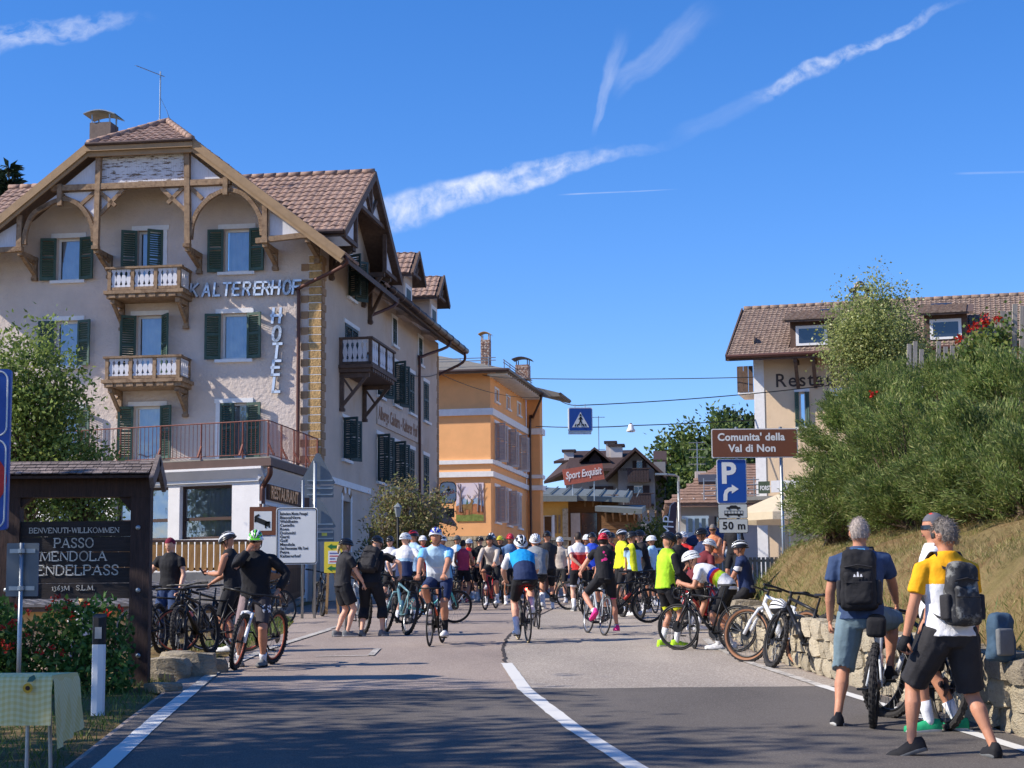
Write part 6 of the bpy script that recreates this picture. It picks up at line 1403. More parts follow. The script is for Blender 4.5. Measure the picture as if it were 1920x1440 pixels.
# blue sign cut by the left border
p = at(0, 900, 15.0); bs = thing('blue_road_sign', 'tall dark blue road sign cut off by the left border', 'sign', (p.x, 15.0, gz(15)))
w_, z1, z0 = (at(20, 800, 15) - at(-95, 800, 15)).x, at(0, 693, 15).z - gz(15), at(0, 994, 15).z - gz(15); xo = at(20, 800, 15).x - p.x
zm = at(0, 822, 15).z - gz(15)
bb_ = plate(bs, 'panel', xo - w_ / 2, (z0 + z1) / 2, w_, z1 - z0, .03, SIGN_BLUE, .02, .05)
for za_, zb_ in ((zm + .02, z1 - .02), (z0 + .02, zm - .02)):
 o_ = rr(w_ - .05, zb_ - za_, .07, 5, xo - w_ / 2, (za_ + zb_) / 2); b = MB(); b.tube([(x, -.034, z) for x, z in o_], .007, 4, closed=True); b.build('border', SIGN_W, bb_)
b = MB(); b.lathe([(0, 0), (.24, 0), (.24, .004), (0, .004)], 28, M=T(xo - w_ / 2, -.031, (z0 + zm) / 2 + .03) @ Matrix.Rotation(math.pi / 2, 4, 'X')); b.build('red_disc', SIGN_RED, bb_)
b = MB(); b.lathe([(0, 0), (.17, 0), (.17, .004), (0, .004)], 28, M=T(xo - w_ / 2, -.036, (z0 + zm) / 2 + .03) @ Matrix.Rotation(math.pi / 2, 4, 'X')); b.build('blue_disc', SIGN_BLUE, bb_)
post(bs, xo - w_ / 2, .06, -.3, z1, .03)
# sign seen from the back
p = at(40, 1070, 17.8); bk = thing('road_sign_back', 'grey back of a square road sign on a thin pole', 'sign', (p.x, 17.8, gz(17.8) - .1))
za_, zb_ = at(40, 1018, 17.8).z - bk.location.z, at(40, 1118, 17.8).z - bk.location.z; wx = 60 / F_PX * 17.8
plate(bk, 'plate', 0, (za_ + zb_) / 2, wx, za_ - zb_, .012, SIGN_GREYB, .04, .004)
b = MB(); b.prism(rr(wx, za_ - zb_, .012, 3, 0, (za_ + zb_) / 2), (0, .047, 0), (1, 0, 0), (0, 0, 1), (0, 1, 0), .003); b.build('face', SIGN_BLUE, bk)
post(bk, 0, 0, -.3, za_ + .0, .022)
for f_ in (.15, .85): b = MB(); z = zb_ + (za_ - zb_) * f_; b.box(-wx * .4, wx * .4, .024, .036, z - .02, z + .02); b.build('bracket', STEEL, bk); b = MB(); b.lathe([(.03, -.02), (.034, -.02), (.034, .02), (.03, .02)], 12, (0, 0, z)); b.build('clamp', STEEL, bk)
# delineator post
X_, Y_ = gpx(184, 1336); dl = thing('delineator_post', 'white roadside marker post with slanted black top', 'post', (X_, Y_, gz(Y_)))
hp = 178 / F_PX * Y_; sec = [(-.066, -.02), (-.05, -.05), (0, -.062), (.05, -.05), (.066, -.02), (.05, .05), (-.05, .05)]
def pris(z0, z1, m, nm, k=1., slant=0.):
 b = MB(); a = [(x * k, y * k, z0) for x, y in sec]; c = [(x * k, y * k, z1 + slant * y) for x, y in sec]; n = len(sec); b.mesh(a + c, [tuple(range(n))[::-1], tuple(range(n, 2 * n))] + [(i, (i + 1) % n, n + (i + 1) % n, n + i) for i in range(n)]); return b.build(nm, m, dl)
pris(-.2, hp * .70, mat('white_plastic', rgb(226, 228, 230), .5, var=.04), 'shaft'); pris(hp * .70 + .001, hp, SIGN_BLACK, 'black_cap', 1.01, .35)
b = MB(); b.box(-.033, .033, -.069, -.06, hp * .76, hp * .88); b.build('reflector', mat('reflector_grey', rgb(150, 152, 156), .25, metal=.3), dl)
# table with yellow cloth
tb = thing('folding_table', 'small table at the left border under a checked yellow cloth', 'table', (at_x(40, 12.0), 12.0, gz(12)))
tz = at(50, 1268, 12).z - gz(12); tx1 = at_x(96, 12) - tb.location.x
b = MB(); b.box(tx1 - 1.4, tx1, -.02, .62, tz - .03, tz); b.build('table_top', WHITE_TRIM, tb)
for x in (tx1 - .14, tx1 - 1.2):
 for y in (.02, .55): b = MB(); b.tube([(x + (.03 if y > .3 else 0), y, -.1), (x, y, tz - .03)], .014, 8); b.build('leg', STEEL, tb)
def gingham():
 m = bpy.data.materials.new('yellow_gingham'); m.use_nodes = True; q = NG(m.node_tree); b = q.n['Principled BSDF']; tc = q.node('ShaderNodeTexCoord').outputs['Object']; x, y, z = q.sep(tc)
 s = lambda v: q.math('GREATER_THAN', q.math('FRACT', q.math('MULTIPLY', v, 26.)), .5)
 f = q.math('MULTIPLY', q.math('ADD', s(q.math('ADD', x, 50.)), s(q.math('ADD', q.math('ADD', z, y), 50.))), .5)
 q.put(b.inputs['Base Color'], q.mix(f, rgb(238, 222, 164), rgb(226, 202, 126))); b.inputs['Roughness'].default_value = .85; return m
cl_o = MB(); nx_, ny_ = 40, 14; vs = []
prof = [(.64, tz + .006), (.3, tz + .007), (-.02, tz + .006), (-.045, tz - .02), (-.055, tz - .12), (-.05, tz - .22), (-.06, tz - .31)]
for j, (yy, zz) in enumerate(prof):
 for i in range(nx_ + 1):
  x = tx1 - 1.42 + 1.45 * i / nx_; w = .012 * math.sin(i * .9) * (1 if zz < tz - .05 else 0); vs.append((x, yy + w, zz))
cl_o.mesh(vs, [(j * (nx_ + 1) + i, j * (nx_ + 1) + i + 1, (j + 1) * (nx_ + 1) + i + 1, (j + 1) * (nx_ + 1) + i) for j in range(len(prof) - 1) for i in range(nx_)])
vs = [];
for j, (dx_, zz) in enumerate(((0.03, tz + .006), (.045, tz - .04), (.055, tz - .2), (.075, tz - .36))):
 for i in range(9): yy = -.06 + .7 * i / 8; vs.append((tx1 + dx_ - .002 + .02 * math.sin(i * 1.9) * (j / 3), yy, zz - (.1 * (1 - i / 8) if j == 3 else 0)))
cl_o.mesh(vs, [(j * 9 + i, j * 9 + i + 1, (j + 1) * 9 + i + 1, (j + 1) * 9 + i) for j in range(3) for i in range(8)])
clo = cl_o.build('tablecloth', gingham(), None, tb.location, smooth=True); tag(clo, 'yellow checked tablecloth with a sunflower at its corner', 'tablecloth')
sx_, sz_ = at(54, 1290, 11.95).x - tb.location.x, at(54, 1290, 11.95).z - gz(12)
b = MB(); b.lathe([(0, 0), (.032, 0), (.032, .002), (0, .002)], 14, M=T(sx_, -.075, sz_) @ Matrix.Rotation(math.pi / 2, 4, 'X')); b.build('sunflower_petals', mat('sunflower', rgb(222, 170, 60), .9), clo)
b = MB(); b.lathe([(0, 0), (.015, 0), (.015, .002), (0, .002)], 12, M=T(sx_, -.079, sz_) @ Matrix.Rotation(math.pi / 2, 4, 'X')); b.build('sunflower_heart', mat('sunflower_dark', rgb(70, 50, 40), .9), clo)
b = MB(); b.prism([(-.015, 0), (.0, .03), (.03, .045), (.04, .02), (.02, 0)], (sx_ + .01, -.076, sz_ + .04), (1, 0, 0), (0, 0, 1), (0, -1, 0), .002); b.build('leaf_print', mat('leaf_print', rgb(70, 110, 100), .9), clo)
# hotel list board, bed pictogram
YL = 39.5; p = at(556, 1005, YL); hl = thing('hotel_list_sign', 'white board listing hotel names beside the bed pictogram', 'sign', (p.x, YL, gz(YL)))
L0 = Vector(hl.location)
def lp(px, py): return at(px, py, YL) - L0
a, c = lp(518, 952), lp(595, 1058); cx0, cz0 = (a.x + c.x) / 2, (a.z + c.z) / 2
pl_ = plate(hl, 'board', cx0, cz0, c.x - a.x, a.z - c.z, .06, SIGN_W, .0, .02)
b = MB(); b.tube([(x, -.022, z) for x, z in rr(c.x - a.x - .05, a.z - c.z - .05, .05, 5, cx0, cz0)], .010, 4, closed=True); b.build('border', SIGN_BLACK, pl_)
for i, s_ in enumerate(('Belvedere Monte Penegal', 'BiancaNeve', 'Waldheim', 'Castello', 'Roen', 'Dolomiti', 'Gerti', 'Golf', 'Mendola', 'Oasi Francescana Villa Tovel', 'Petra', 'Kaltererhof')):
 q_ = lp(525, 966 + i * 7.2); k_ = .62 if len(s_) > 20 else 1.; text(s_, .088, SIGN_BLACK, pl_, T(q_.x, -.023, q_.z), extrude=.001, bold=.0022, sx=k_ if len(s_) < 26 else .56, spacing=1.05)
for px in (567, 590): q_ = lp(px, 1000); post(hl, q_.x, .05, -.3 if px < 580 else -.3, lp(px, 900).z if px == 567 else lp(px, 868).z, .03)
a, c = lp(467, 950), lp(517, 1003); bp_ = thing('bed_pictogram_sign', 'brown square sign with a bed symbol', 'sign', (p.x, YL + .1, gz(YL)))
cx0, cz0 = (a.x + c.x) / 2, (a.z + c.z) / 2; o_ = plate(bp_, 'plate', cx0, cz0, c.x - a.x, a.z - c.z, .02, SIGN_BROWN, .0, .02); ws_ = plate(o_, 'white_field', cx0, cz0, (c.x - a.x) * .66, (a.z - c.z) * .68, .005, SIGN_W, -.021, .002)
s2 = (c.x - a.x) * .3
b = MB(); M_ = T(cx0, -.026, cz0)
for q0, q1, w in (((-.9, .25), (.75, -.45), .3), ((-.95, .55), (-.95, -.15), .1), ((.8, -.1), (.8, -.85), .1), ((.35, -.35), (.35, -.9), .1), ((-.95, .5), (-.45, .75), .14), ((.3, -.3), (.85, -.1), .1)): b.beam(M_ @ Vector((q0[0] * s2, 0, q0[1] * s2)), M_ @ Vector((q1[0] * s2, 0, q1[1] * s2)), .003, w * s2 * 2, up=(0, 0, 1) if abs(q0[0] - q1[0]) > .05 else (1, 0, 0))
b.build('bed_symbol', SIGN_BLACK, ws_)
a, c = lp(470, 1006), lp(516, 1060); plate(bp_, 'lower_plate', (a.x + c.x) / 2, (a.z + c.z) / 2, c.x - a.x, a.z - c.z, .03, SIGN_W, .0, .02); post(bp_, lp(492, 1000).x, .05, -.6, lp(492, 944).z, .03)
# triangular signs seen from behind
for k, (px, pt, pb, Y) in enumerate(((596, 850, 908, 47), (597, 934, 990, 46.5))):
 q_ = at(px, pt, Y); o_ = thing('triangular_sign_back', ['grey back of the upper triangular road sign with a plate below', 'grey back of the lower triangular road sign behind the hotel list'][k], 'sign', (q_.x, Y, gz(Y)), 0, 'triangular signs')
 zt_, zb_ = q_.z - gz(Y), at(px, pb, Y).z - gz(Y); hw = 33 / F_PX * Y; b = MB(); r_ = .06
 b.prism([(-hw, zb_ + .04), (-hw + .05, zb_), (hw - .05, zb_), (hw, zb_ + .04), (.04, zt_), (-.04, zt_)], (0, 0, 0), (1, 0, 0), (0, 0, 1), (0, 1, 0), .01); b.build('triangle', SIGN_GREYB, o_)
 b = MB(); b.box(-hw * .95, hw * .9, 0, .01, zb_ - .34, zb_ - .04); b.build('plate', SIGN_GREYB, o_)
 for z in (zb_ + .08, zb_ - .12, zb_ - .28): b = MB(); b.box(-hw * .6, hw * .85, -.02, -.001, z, z + .03); b.build('rail', STEEL, o_)
 if k == 1: b = MB(); b.box(hw * .2, hw * .5, -.008, -.001, zb_ - .2, zb_ - .12); b.build('sticker', mat('yellow_sticker', rgb(214, 206, 90), .5), o_)
 post(o_, -.08, -.06, -.2, zt_ - .2, .03)
# yellow notice on a trestle
YN = 37.5; p = at(625, 1045, YN); nt_ = thing('yellow_notice_board', 'yellow notice with green arrows on a wooden trestle', 'sign', (p.x, YN, gz(YN)))
a, c = at(608, 1016, YN) - Vector(nt_.location), at(642, 1074, YN) - Vector(nt_.location)
o_ = plate(nt_, 'board', (a.x + c.x) / 2, (a.z + c.z) / 2, c.x - a.x, a.z - c.z, .02, mat('yellow_board', rgb(226, 204, 60), .5, var=.04), 0, .02); wN, hN = c.x - a.x, a.z - c.z
plate(o_, 'paper', (a.x + c.x) / 2 + .02, (a.z + c.z) / 2 - .0, wN * .66, hN * .42, .005, SIGN_W, -.021, .002)
for i in range(4): b = MB(); z = (a.z + c.z) / 2 + hN * (.13 - .09 * i); b.box(a.x + wN * .3, a.x + wN * (.78 if i != 2 else .6), -.026, -.0235, z - .012, z + .012); b.build('text_line', mat('blue_ink', rgb(86, 96, 160), .7) if i % 2 == 0 else mat('red_ink', rgb(190, 90, 90), .7), o_)
GREENA = mat('green_arrow', rgb(36, 112, 62), .5)
for z, s in ((a.z - hN * .16, 1.), (c.z + hN * .14, .7)): b = MB(); xm = (a.x + c.x) / 2 + .02; b.prism([(-.14, 0), (-.05, .06), (-.05, .028), (.12, .028), (.12, -.028), (-.05, -.028), (-.05, -.06)], (xm, -.022, z), (1, 0, 0), (0, 0, 1), (0, -1, 0), .003); b.build('arrow', GREENA, o_)
for px0, px1 in ((615, 611), (628, 634)): q0, q1 = at(px0, 1070, YN) - Vector(nt_.location), at(px1, 1147, YN) - Vector(nt_.location); b = MB(); b.beam((q0.x, .04, q0.z), (q1.x, .1, q1.z - .05), .05, .04); b.build('leg', mat('pine_lath', rgb(176, 138, 90), .8, var=.15), nt_)
# picket fence and terrace in front of the restaurant
PICKET = mat('brown_picket', rgb(112, 82, 56), .85, var=.25, scale=6., stretch=(5, 5, .6), rnd=.18); HONEY = mat('honey_board', rgb(166, 122, 70), .8, var=.25, scale=6., stretch=(5, 5, .6), rnd=.15, c2=rgb(110, 92, 72), c2lo=.55, c2hi=.75)
(x0, y0), (x1, y1) = gpx(525, 1152), gpx(612, 1112)
fc = thing('picket_fence', 'brown vertical board fence on a concrete foot by the hotel list sign', 'fence', (x0, y0, gz(y0)))
L_ = math.hypot(x1 - x0, y1 - y0); ux, uy = (x1 - x0) / L_, (y1 - y0) / L_; n_ = int(L_ / .15)
BRD = MB(); BRD.box(-.055, .055, -.012, .012, .12, 1.25); _o = BRD.build('board', PICKET); BRDM = _o.data; bpy.data.objects.remove(_o)
for i in range(n_):
 t_ = (i + .5) / n_ * L_; y_ = y0 + uy * t_; o_ = link('board', BRDM, fc, (ux * t_, uy * t_, gz(y_) - gz(y0) + .05), (0, 0, math.atan2(uy, ux))); o_.scale.z = .97 + .05 * random.random()
for z in (.3, 1.0): b = MB(); b.beam((0, .04, z + .05), (x1 - x0, y1 - y0 + .04, gz(y1) - gz(y0) + z + .05), .04, .08); b.build('rail', PICKET, fc)
b = MB(); b.beam((-.1, 0, .05), (x1 - x0, y1 - y0, gz(y1) - gz(y0) + .05), .2, .2); b.build('concrete_foot', CONCRETE, fc)
YT2 = 43.0; ter = thing('terrace_fence', 'honey brown board balustrade of the restaurant terrace with white gaps', 'fence', (at_x(280, YT2), YT2, gz(YT2)))
T0 = Vector(ter.location); zt_, zb_ = at(350, 1014, YT2).z - T0.z, at(350, 1071, YT2).z - T0.z; xa_, xb_ = at_x(100, YT2) - T0.x, at_x(520, YT2) - T0.x
n_ = int((xb_ - xa_) / .148); HB_ = MB()
hb = .122; HB_.prism([(-.04, 0), (-.061, .06), (-.061, zt_ - zb_ - .1), (-.05, zt_ - zb_ - .02), (.05, zt_ - zb_ - .02), (.061, zt_ - zb_ - .1), (.061, .06), (.04, 0)], (0, -.015, 0), (1, 0, 0), (0, 0, 1), (0, 1, 0), .03); _o = HB_.build('board', HONEY); HBM = _o.data; bpy.data.objects.remove(_o)
for i in range(n_): link('board', HBM, ter, (xa_ + (i + .5) * .148, 0, zb_))
b = MB(); b.box(xa_, xb_, -.03, .05, zt_ - .03, zt_ + .02); b.build('handrail', FRAME_B, ter); b = MB(); b.box(xa_, xb_, .02, .05, zb_ + .02, zb_ + .08); b.build('rail', FRAME_B, ter)
slb = thing('restaurant_terrace', 'grey concrete terrace under the honey brown balustrade', 'terrace', T0)
b = MB(); b.box(xa_ - 4, xb_ - .2, -.25, 4.5, zb_ - .26, zb_ - .03); b.build('slab', CONCRETE, slb); b = MB(); b.box(xa_ - 4, xb_ - .35, .0, .2, -2.5, zb_ - .261); b.build('front_wall', CONCRETE, slb)
b = MB(); b.box(xa_, xb_ - .3, -.2, -.12, zb_ - .42, zb_ - .34); b.build('rail', STEEL, slb)
# lower tiled lean-to roof glimpsed behind the bikes
lo_r = thing('lean_to_roof', 'low grey tiled lean-to roof below the terrace', 'roof', (at_x(300, 37), 37, gz(37)))
q0 = at(300, 1136, 36.5).z - gz(37); q1 = at(300, 1092, 40.5).z - gz(37); xa_, xb_ = at_x(-60, 37) - lo_r.location.x, at_x(432, 37) - lo_r.location.x
s_ = slab([(xa_, -.5, q0), (xb_, -.5, q0), (xb_, 3.5, q1), (xa_, 3.5, q1)], .1); s_.build('roof_boards', TIMBER_D, lo_r)
v_ = Vector((0, 4, q1 - q0)); tiles((xa_, -.5, q0), (1, 0, 0), v_, xb_ - xa_, v_.length, pitch=.24, course=.34).build('roof_tiles', mat('grey_concrete_tile', rgb(138, 132, 128), .85, var=.25, scale=5.), lo_r, stuff=True)
b = MB(); b.box(xa_ + .2, xb_ - .1, .3, 3, -2.5, q0 - .02); b.build('wall', CREAM, lo_r)
# wooden gate piece beside it
gt = thing('grey_gate', 'small weathered grey board gate under the lean-to roof', 'gate', (at_x(410, 33), 33, gz(33)))
for i in range(3): b = MB(); b.box(-.42 + .0, .02, -.02, .02, .25 + i * .3, .37 + i * .3); b.build('board', PALE, gt)
b = MB(); b.box(.03, .15, -.06, .06, -.2, 1.1); b.build('post', PALE, gt)
# ---------------------------------------------------------------- signs at the right
YP = 35.0; p = at(1372, 900, YP); pk = thing('parking_sign', 'blue parking sign with white P and bent arrow over two plates reading 50 m', 'sign', (p.x, YP, ground_h(p.x, YP)))
K0 = Vector(pk.location)
def kp(px, py, Y=YP): return at(px, py, Y) - K0
def kplate(name, a, c, r, m, y=0., t=.006, parent=None): a, c = kp(*a), kp(*c); return plate(parent or pk, name, (a.x + c.x) / 2, (a.z + c.z) / 2, c.x - a.x, a.z - c.z, r, m, y, t)
kplate('white_edge', (1343, 861), (1401, 944), .04, SIGN_W, .004); bl = kplate('blue_plate', (1344.5, 862.5), (1399.5, 942.5), .035, SIGN_BLUE, -.003)
q_ = kp(1353.5, 905.5); text('P', .56, SIGN_W, bl, T(q_.x - .02, -.011, q_.z), extrude=.001, bold=.018)
b = MB(); b.prism([(kp(*q).x, kp(*q).z) for q in ((1356.5, 939), (1356.5, 928), (1359, 919.5), (1365, 914.5), (1372, 913.5), (1372, 908.5), (1385, 917), (1372, 925.5), (1372, 920.5), (1367, 921.5), (1364, 926), (1363.5, 939))], (0, -.0095, 0), (1, 0, 0), (0, 0, 1), (0, -1, 0), .003); b.build('arrow', SIGN_W, bl)
for (a, c) in (((1346, 945), (1402, 972)), ((1347.5, 973), (1403, 999.5))):
 e_ = kplate('plate_edge', a, c, .025, SIGN_BLACK, .004); f_ = kplate('plate', (a[0] + 1, a[1] + 1), (c[0] - 1, c[1] - 1), .02, SIGN_PALE, -.003)
 if a[1] < 960:
  def sym(pts, nm): b_ = MB(); b_.prism([(kp(*q).x, kp(*q).z) for q in pts], (0, -.0095, 0), (1, 0, 0), (0, 0, 1), (0, -1, 0), .002); return b_.build(nm, SIGN_BLACK, f_)
  sym([(1362, 954), (1362, 951), (1367, 950.5), (1370, 947.5), (1380, 947.5), (1384, 950.5), (1388, 951), (1388, 954)], 'car_symbol'); sym([(1358, 966.5), (1358, 963), (1393, 963), (1393, 966.5)], 'coach_symbol'); sym([(1358, 958.3), (1358, 957.5), (1393, 957.5), (1393, 958.3)], 'coach_symbol')
  for x in (1358.5, 1364, 1370, 1376, 1382, 1388, 1393): sym([(x - .4, 958), (x + .4, 958), (x + .4, 963), (x - .4, 963)], 'coach_symbol')
  for x, y in ((1367, 954), (1383, 954), (1364, 967), (1385, 967)): q_ = kp(x, y); b = MB(); b.lathe([(0, 0), (.022, 0), (.022, .002), (0, .002)], 10, M=T(q_.x, -.0115, q_.z) @ Matrix.Rotation(math.pi / 2, 4, 'X')); b.build('wheel_symbol', SIGN_BLACK, f_)
 else: q_ = kp(1354.5, 992.5); text('50 m', .20, SIGN_BLACK, f_, T(q_.x, -.010, q_.z), extrude=.001, bold=.006, spacing=1.1)
q_ = kp(1393, 900); post(pk, q_.x - .1, .05, -1.0, kp(1390, 800).z, .03)
cm = thing('brown_direction_sign', 'brown sign reading Comunita della Val di Non, right end in the bush', 'sign', (p.x, YP - .03, K0.z))
a, c = kp(1333, 804.5), kp(1496, 858); plate(cm, 'white_edge', (a.x + c.x) / 2, (a.z + c.z) / 2, c.x - a.x, a.z - c.z, .03, SIGN_W, .004, .008); o_ = plate(cm, 'brown_plate', (a.x + c.x) / 2, (a.z + c.z) / 2, c.x - a.x - .035, a.z - c.z - .035, .025, SIGN_BROWN, -.005, .004)
q_ = kp(1345, 826.5); text("Comunita' della", .198, SIGN_W, o_, T(q_.x, -.0105, q_.z), extrude=.001, bold=.006, spacing=1.04, sx=.98); q_ = kp(1366, 847.5); text('Val di Non', .198, SIGN_W, o_, T(q_.x, -.0105, q_.z), extrude=.001, bold=.006, spacing=1.04, sx=1.0)
q_ = kp(1466, 900); post(cm, q_.x, .06, -.6, kp(1463, 800).z, .032)
# feather flag
p = at(1255, 1050, 55); ff = thing('feather_flag', 'dark feather flag with white CMP lettering', 'flag', (p.x, 55, gz(55)))
pts = [(at(x, y, 55) - Vector(ff.location)) for x, y in ((1246, 1085), (1250, 1010), (1252, 965), (1257, 948), (1265, 941), (1269, 941), (1267, 1000), (1263, 1085))]
b = MB(); b.prism([(q.x, q.z) for q in pts], (0, 0, 0), (1, 0, 0), (0, 0, 1), (0, 1, 0), .012); fb = b.build('cloth', mat('dark_plum_cloth', rgb(70, 54, 62), .8, var=.06), ff)
for i, ch in enumerate('CMP'): q_ = at(1262, 1032 - i * 25, 55) - Vector(ff.location); o_ = text(ch, .46, WHITE_TRIM, fb, T(q_.x, -.012, q_.z) @ Matrix.Rotation(-R(86), 4, 'Y'), extrude=.001, bold=-.002, sx=1.)
q_ = at(1257, 1003, 55) - Vector(ff.location); b = MB(); b.prism([(-.09, .08), (.09, .03), (-.02, -.1)], (q_.x, -.004, q_.z), (1, 0, 0), (0, 0, 1), (0, -1, 0), .004); b.build('red_triangle', SIGN_RED, fb)
b = MB(); b.tube([pts[0] + Vector((-.03, 0, -1)), pts[1] + Vector((-.03, 0, 0)), pts[3], pts[4]], .015, 6); b.build('pole', STEEL, ff)
# lamp column
p = at(1274, 1000, 80); lp_ = thing('lamp_column', 'slim grey street lamp column beside the feather flag', 'lamp', (p.x, 80, gz(80))); zt_ = at(1272, 903, 80).z - gz(80)
post(lp_, 0, 0, 0, zt_, .06, STEEL, 'column'); b = MB(); b.tube([(0, 0, zt_), (0, 0, zt_ + .2), (-.15, 0, zt_ + .28), (-.6, 0, zt_ + .32)], .05, 8); b.build('arm', STEEL, lp_); b = MB(); b.cbox((-.75, 0, zt_ + .33), (.5, .2, .08)); b.build('lamp_head', STEEL, lp_)
# crossing sign hung over the street, cables, hanging lamp
YC = 72.
def cable(label, pts, r=.018, sag=.0):
 P = [at(x, y, Y) for x, y, Y in pts]; o = P[0].copy(); b = MB(); out = []
 for u_, v_ in zip(P, P[1:]):
  for i in range(12): t = i / 12; q = u_.lerp(v_, t); q.z -= sag * 4 * t * (1 - t); out.append(q - o)
 out.append(P[-1] - o); b.tube(out, r, 5); ob_ = b.build('overhead_cable', SIGN_BLACK, None, o); tag(ob_, label, 'cable', 'overhead cables'); return ob_
cable('topmost overhead cable from the orange house to the restaurant', ((905, 703, 81.5), (1000, 710, 78), (1418, 707, 74)), sag=.05)
cable('cable that carries the crossing sign', ((1045, 748, 86), (1088, 760, YC), (1560, 722, 73)), .02, .1)
cable('lowest overhead cable with the hanging lamp', ((1005, 799, 88), (1088, 801, YC), (1183, 798, 72), (1419, 787, 74)), .02, .02)
cable('thin cable from the hotel side wall to the orange house', ((730, 678, 62), (823, 700, 72), (1012, 745, 90)), .012, .3)
p = at(1088, 787, YC); cs = thing('crossing_sign', 'blue and white pedestrian crossing sign hung over the street', 'sign', (p.x, YC, p.z), R(4))
s_ = 45 / F_PX * YC / 2; b = MB(); b.prism(rr(s_ * 2.02, s_ * 2.02, .06), (0, .1, 0), (1, 0, 0), (0, 0, 1), (0, -1, 0), .2); b.build('case', SIGN_W, cs)
b = MB(); b.prism(rr(s_ * 1.88, s_ * 1.88, .05), (0, -.1, 0), (1, 0, 0), (0, 0, 1), (0, -1, 0), .006); bl = b.build('blue_face', SIGN_BLUE, cs)
b = MB(); b.prism([(-.72 * s_, -.66 * s_), (.72 * s_, -.66 * s_), (0, .62 * s_)], (0, -.107, 0), (1, 0, 0), (0, 0, 1), (0, -1, 0), .004); b.build('white_triangle', SIGN_W, bl)
b = MB(); Z = lambda x, z: Vector((x * s_, -.114, z * s_))
for u_, v_, w in (((0, .24), (0, -.08), .16), ((0, -.05), (-.16, -.5), .09), ((0, -.05), (.16, -.5), .09), ((0, .2), (-.17, .0), .07), ((0, .2), (.17, .0), .07)): b.beam(Z(*u_), Z(*v_), .003, w * s_, up=(1, 0, 0) if u_[0] == v_[0] else (0, 0, 1))
for x in (-.48, -.28, .05, .28, .46): b.beam(Z(x * .8, -.38), Z(x, -.6), .003, .09 * s_, up=(1, 0, 0) if abs(x) < .01 else (0, 0, 1))
b.lathe([(0, 0), (.09 * s_, 0), (.09 * s_, .003), (0, .003)], 10, M=T(0, -.114, .36 * s_) @ Matrix.Rotation(math.pi / 2, 4, 'X')); b.build('walking_figure', SIGN_BLACK, bl)
b = MB(); b.box(-s_, s_ * .9, -.08, .08, -s_ * 1.22, -s_ * 1.02); b.build('light_tray', mat('milky_plastic', rgb(220, 222, 224), .3), cs)
b = MB(); b.tube([(-.2, 0, s_), (-.2, 0, s_ + .14)], .015, 6); b.tube([(.2, 0, s_), (.2, 0, s_ + .16)], .015, 6); b.build('hangers', STEEL, cs)
p = at(1183, 805, YC); hl_ = thing('hanging_street_lamp', 'white street lamp hanging from the lowest cable', 'lamp', p)
b = MB(); b.lathe([(.07, .2), (.1, .15), (.12, .04), (.17, -.03), (.17, -.09), (.1, -.11), (.0, -.12)], 14); b.build('shade', WHITE_TRIM, hl_, smooth=True); b = MB(); b.tube([(0, 0, .14), (0, 0, .24)], .05, 8); b.build('cap', SIGN_BROWN, hl_)
# brewery sign on the hotel end wall, lantern by the shrub
p = at(840, 924, 71.2); br = thing('brewery_sign', 'rounded white hanging sign with red script on the hotel corner', 'sign', (p.x, 71.2, p.z))
w_ = 32 / F_PX * 71; h_ = 41 / F_PX * 71; plate(br, 'rim', 0, 0, w_, h_, .2, mat('maroon_rim', rgb(76, 44, 44), .5), .1, .2); f_ = plate(br, 'face', 0, 0, w_ * .9, h_ * .92, .18, SIGN_W, -.1, .006)
b = MB()
for i, t in enumerate((-.22, -.12, -.02, .08, .18)): b.tube([(t, -.108, -.08 + .04 * i * .5), (t + .04, -.108, .02 + .02 * i), (t + .07, -.108, -.05 + .02 * i)], .015, 4)
b.tube([(-.24, -.108, -.12), (.0, -.108, -.06), (.26, -.108, .0)], .014, 4); b.build('red_script', SIGN_RED, f_)
b = MB(); b.prism([(-.1, .0), (-.02, .06), (.0, .2), (.05, .08), (.12, .06), (.08, -.02)], (0, -.107, .08), (1, 0, 0), (0, 0, 1), (0, -1, 0), .003); b.build('emblem', SIGN_BLACK, f_)
plate(br, 'lower_plate', .08, -h_ * .92, w_ * .5, .34, .02, mat('dark_plate', rgb(64, 56, 54), .6), .02, .03); b = MB(); b.tube([(.22, 0, -h_ * .5), (.22, 0, -h_ * .75)], .015, 5); b.tube([(-w_ * .5, .05, 0), (-w_ * .9, .05, 0)], .03, 6); b.build('bracket', SIGN_BLACK, br)
p = at(746, 958, 47.8); ln = thing('garden_lantern', 'old glass lantern on a post in the fading shrub', 'lamp', (p.x, 47.8, gz(48))); zl_ = p.z - gz(48)
post(ln, 0, 0, 0, zl_ - .16, .03, SIGN_BLACK); b = MB(); b.lathe([(.05, -.16), (.1, .1), (.12, .1), (.02, .2), (.0, .22)], 6, (0, 0, zl_)); b.build('lantern', mat('frosted_glass', rgb(130, 136, 138), .3), ln)
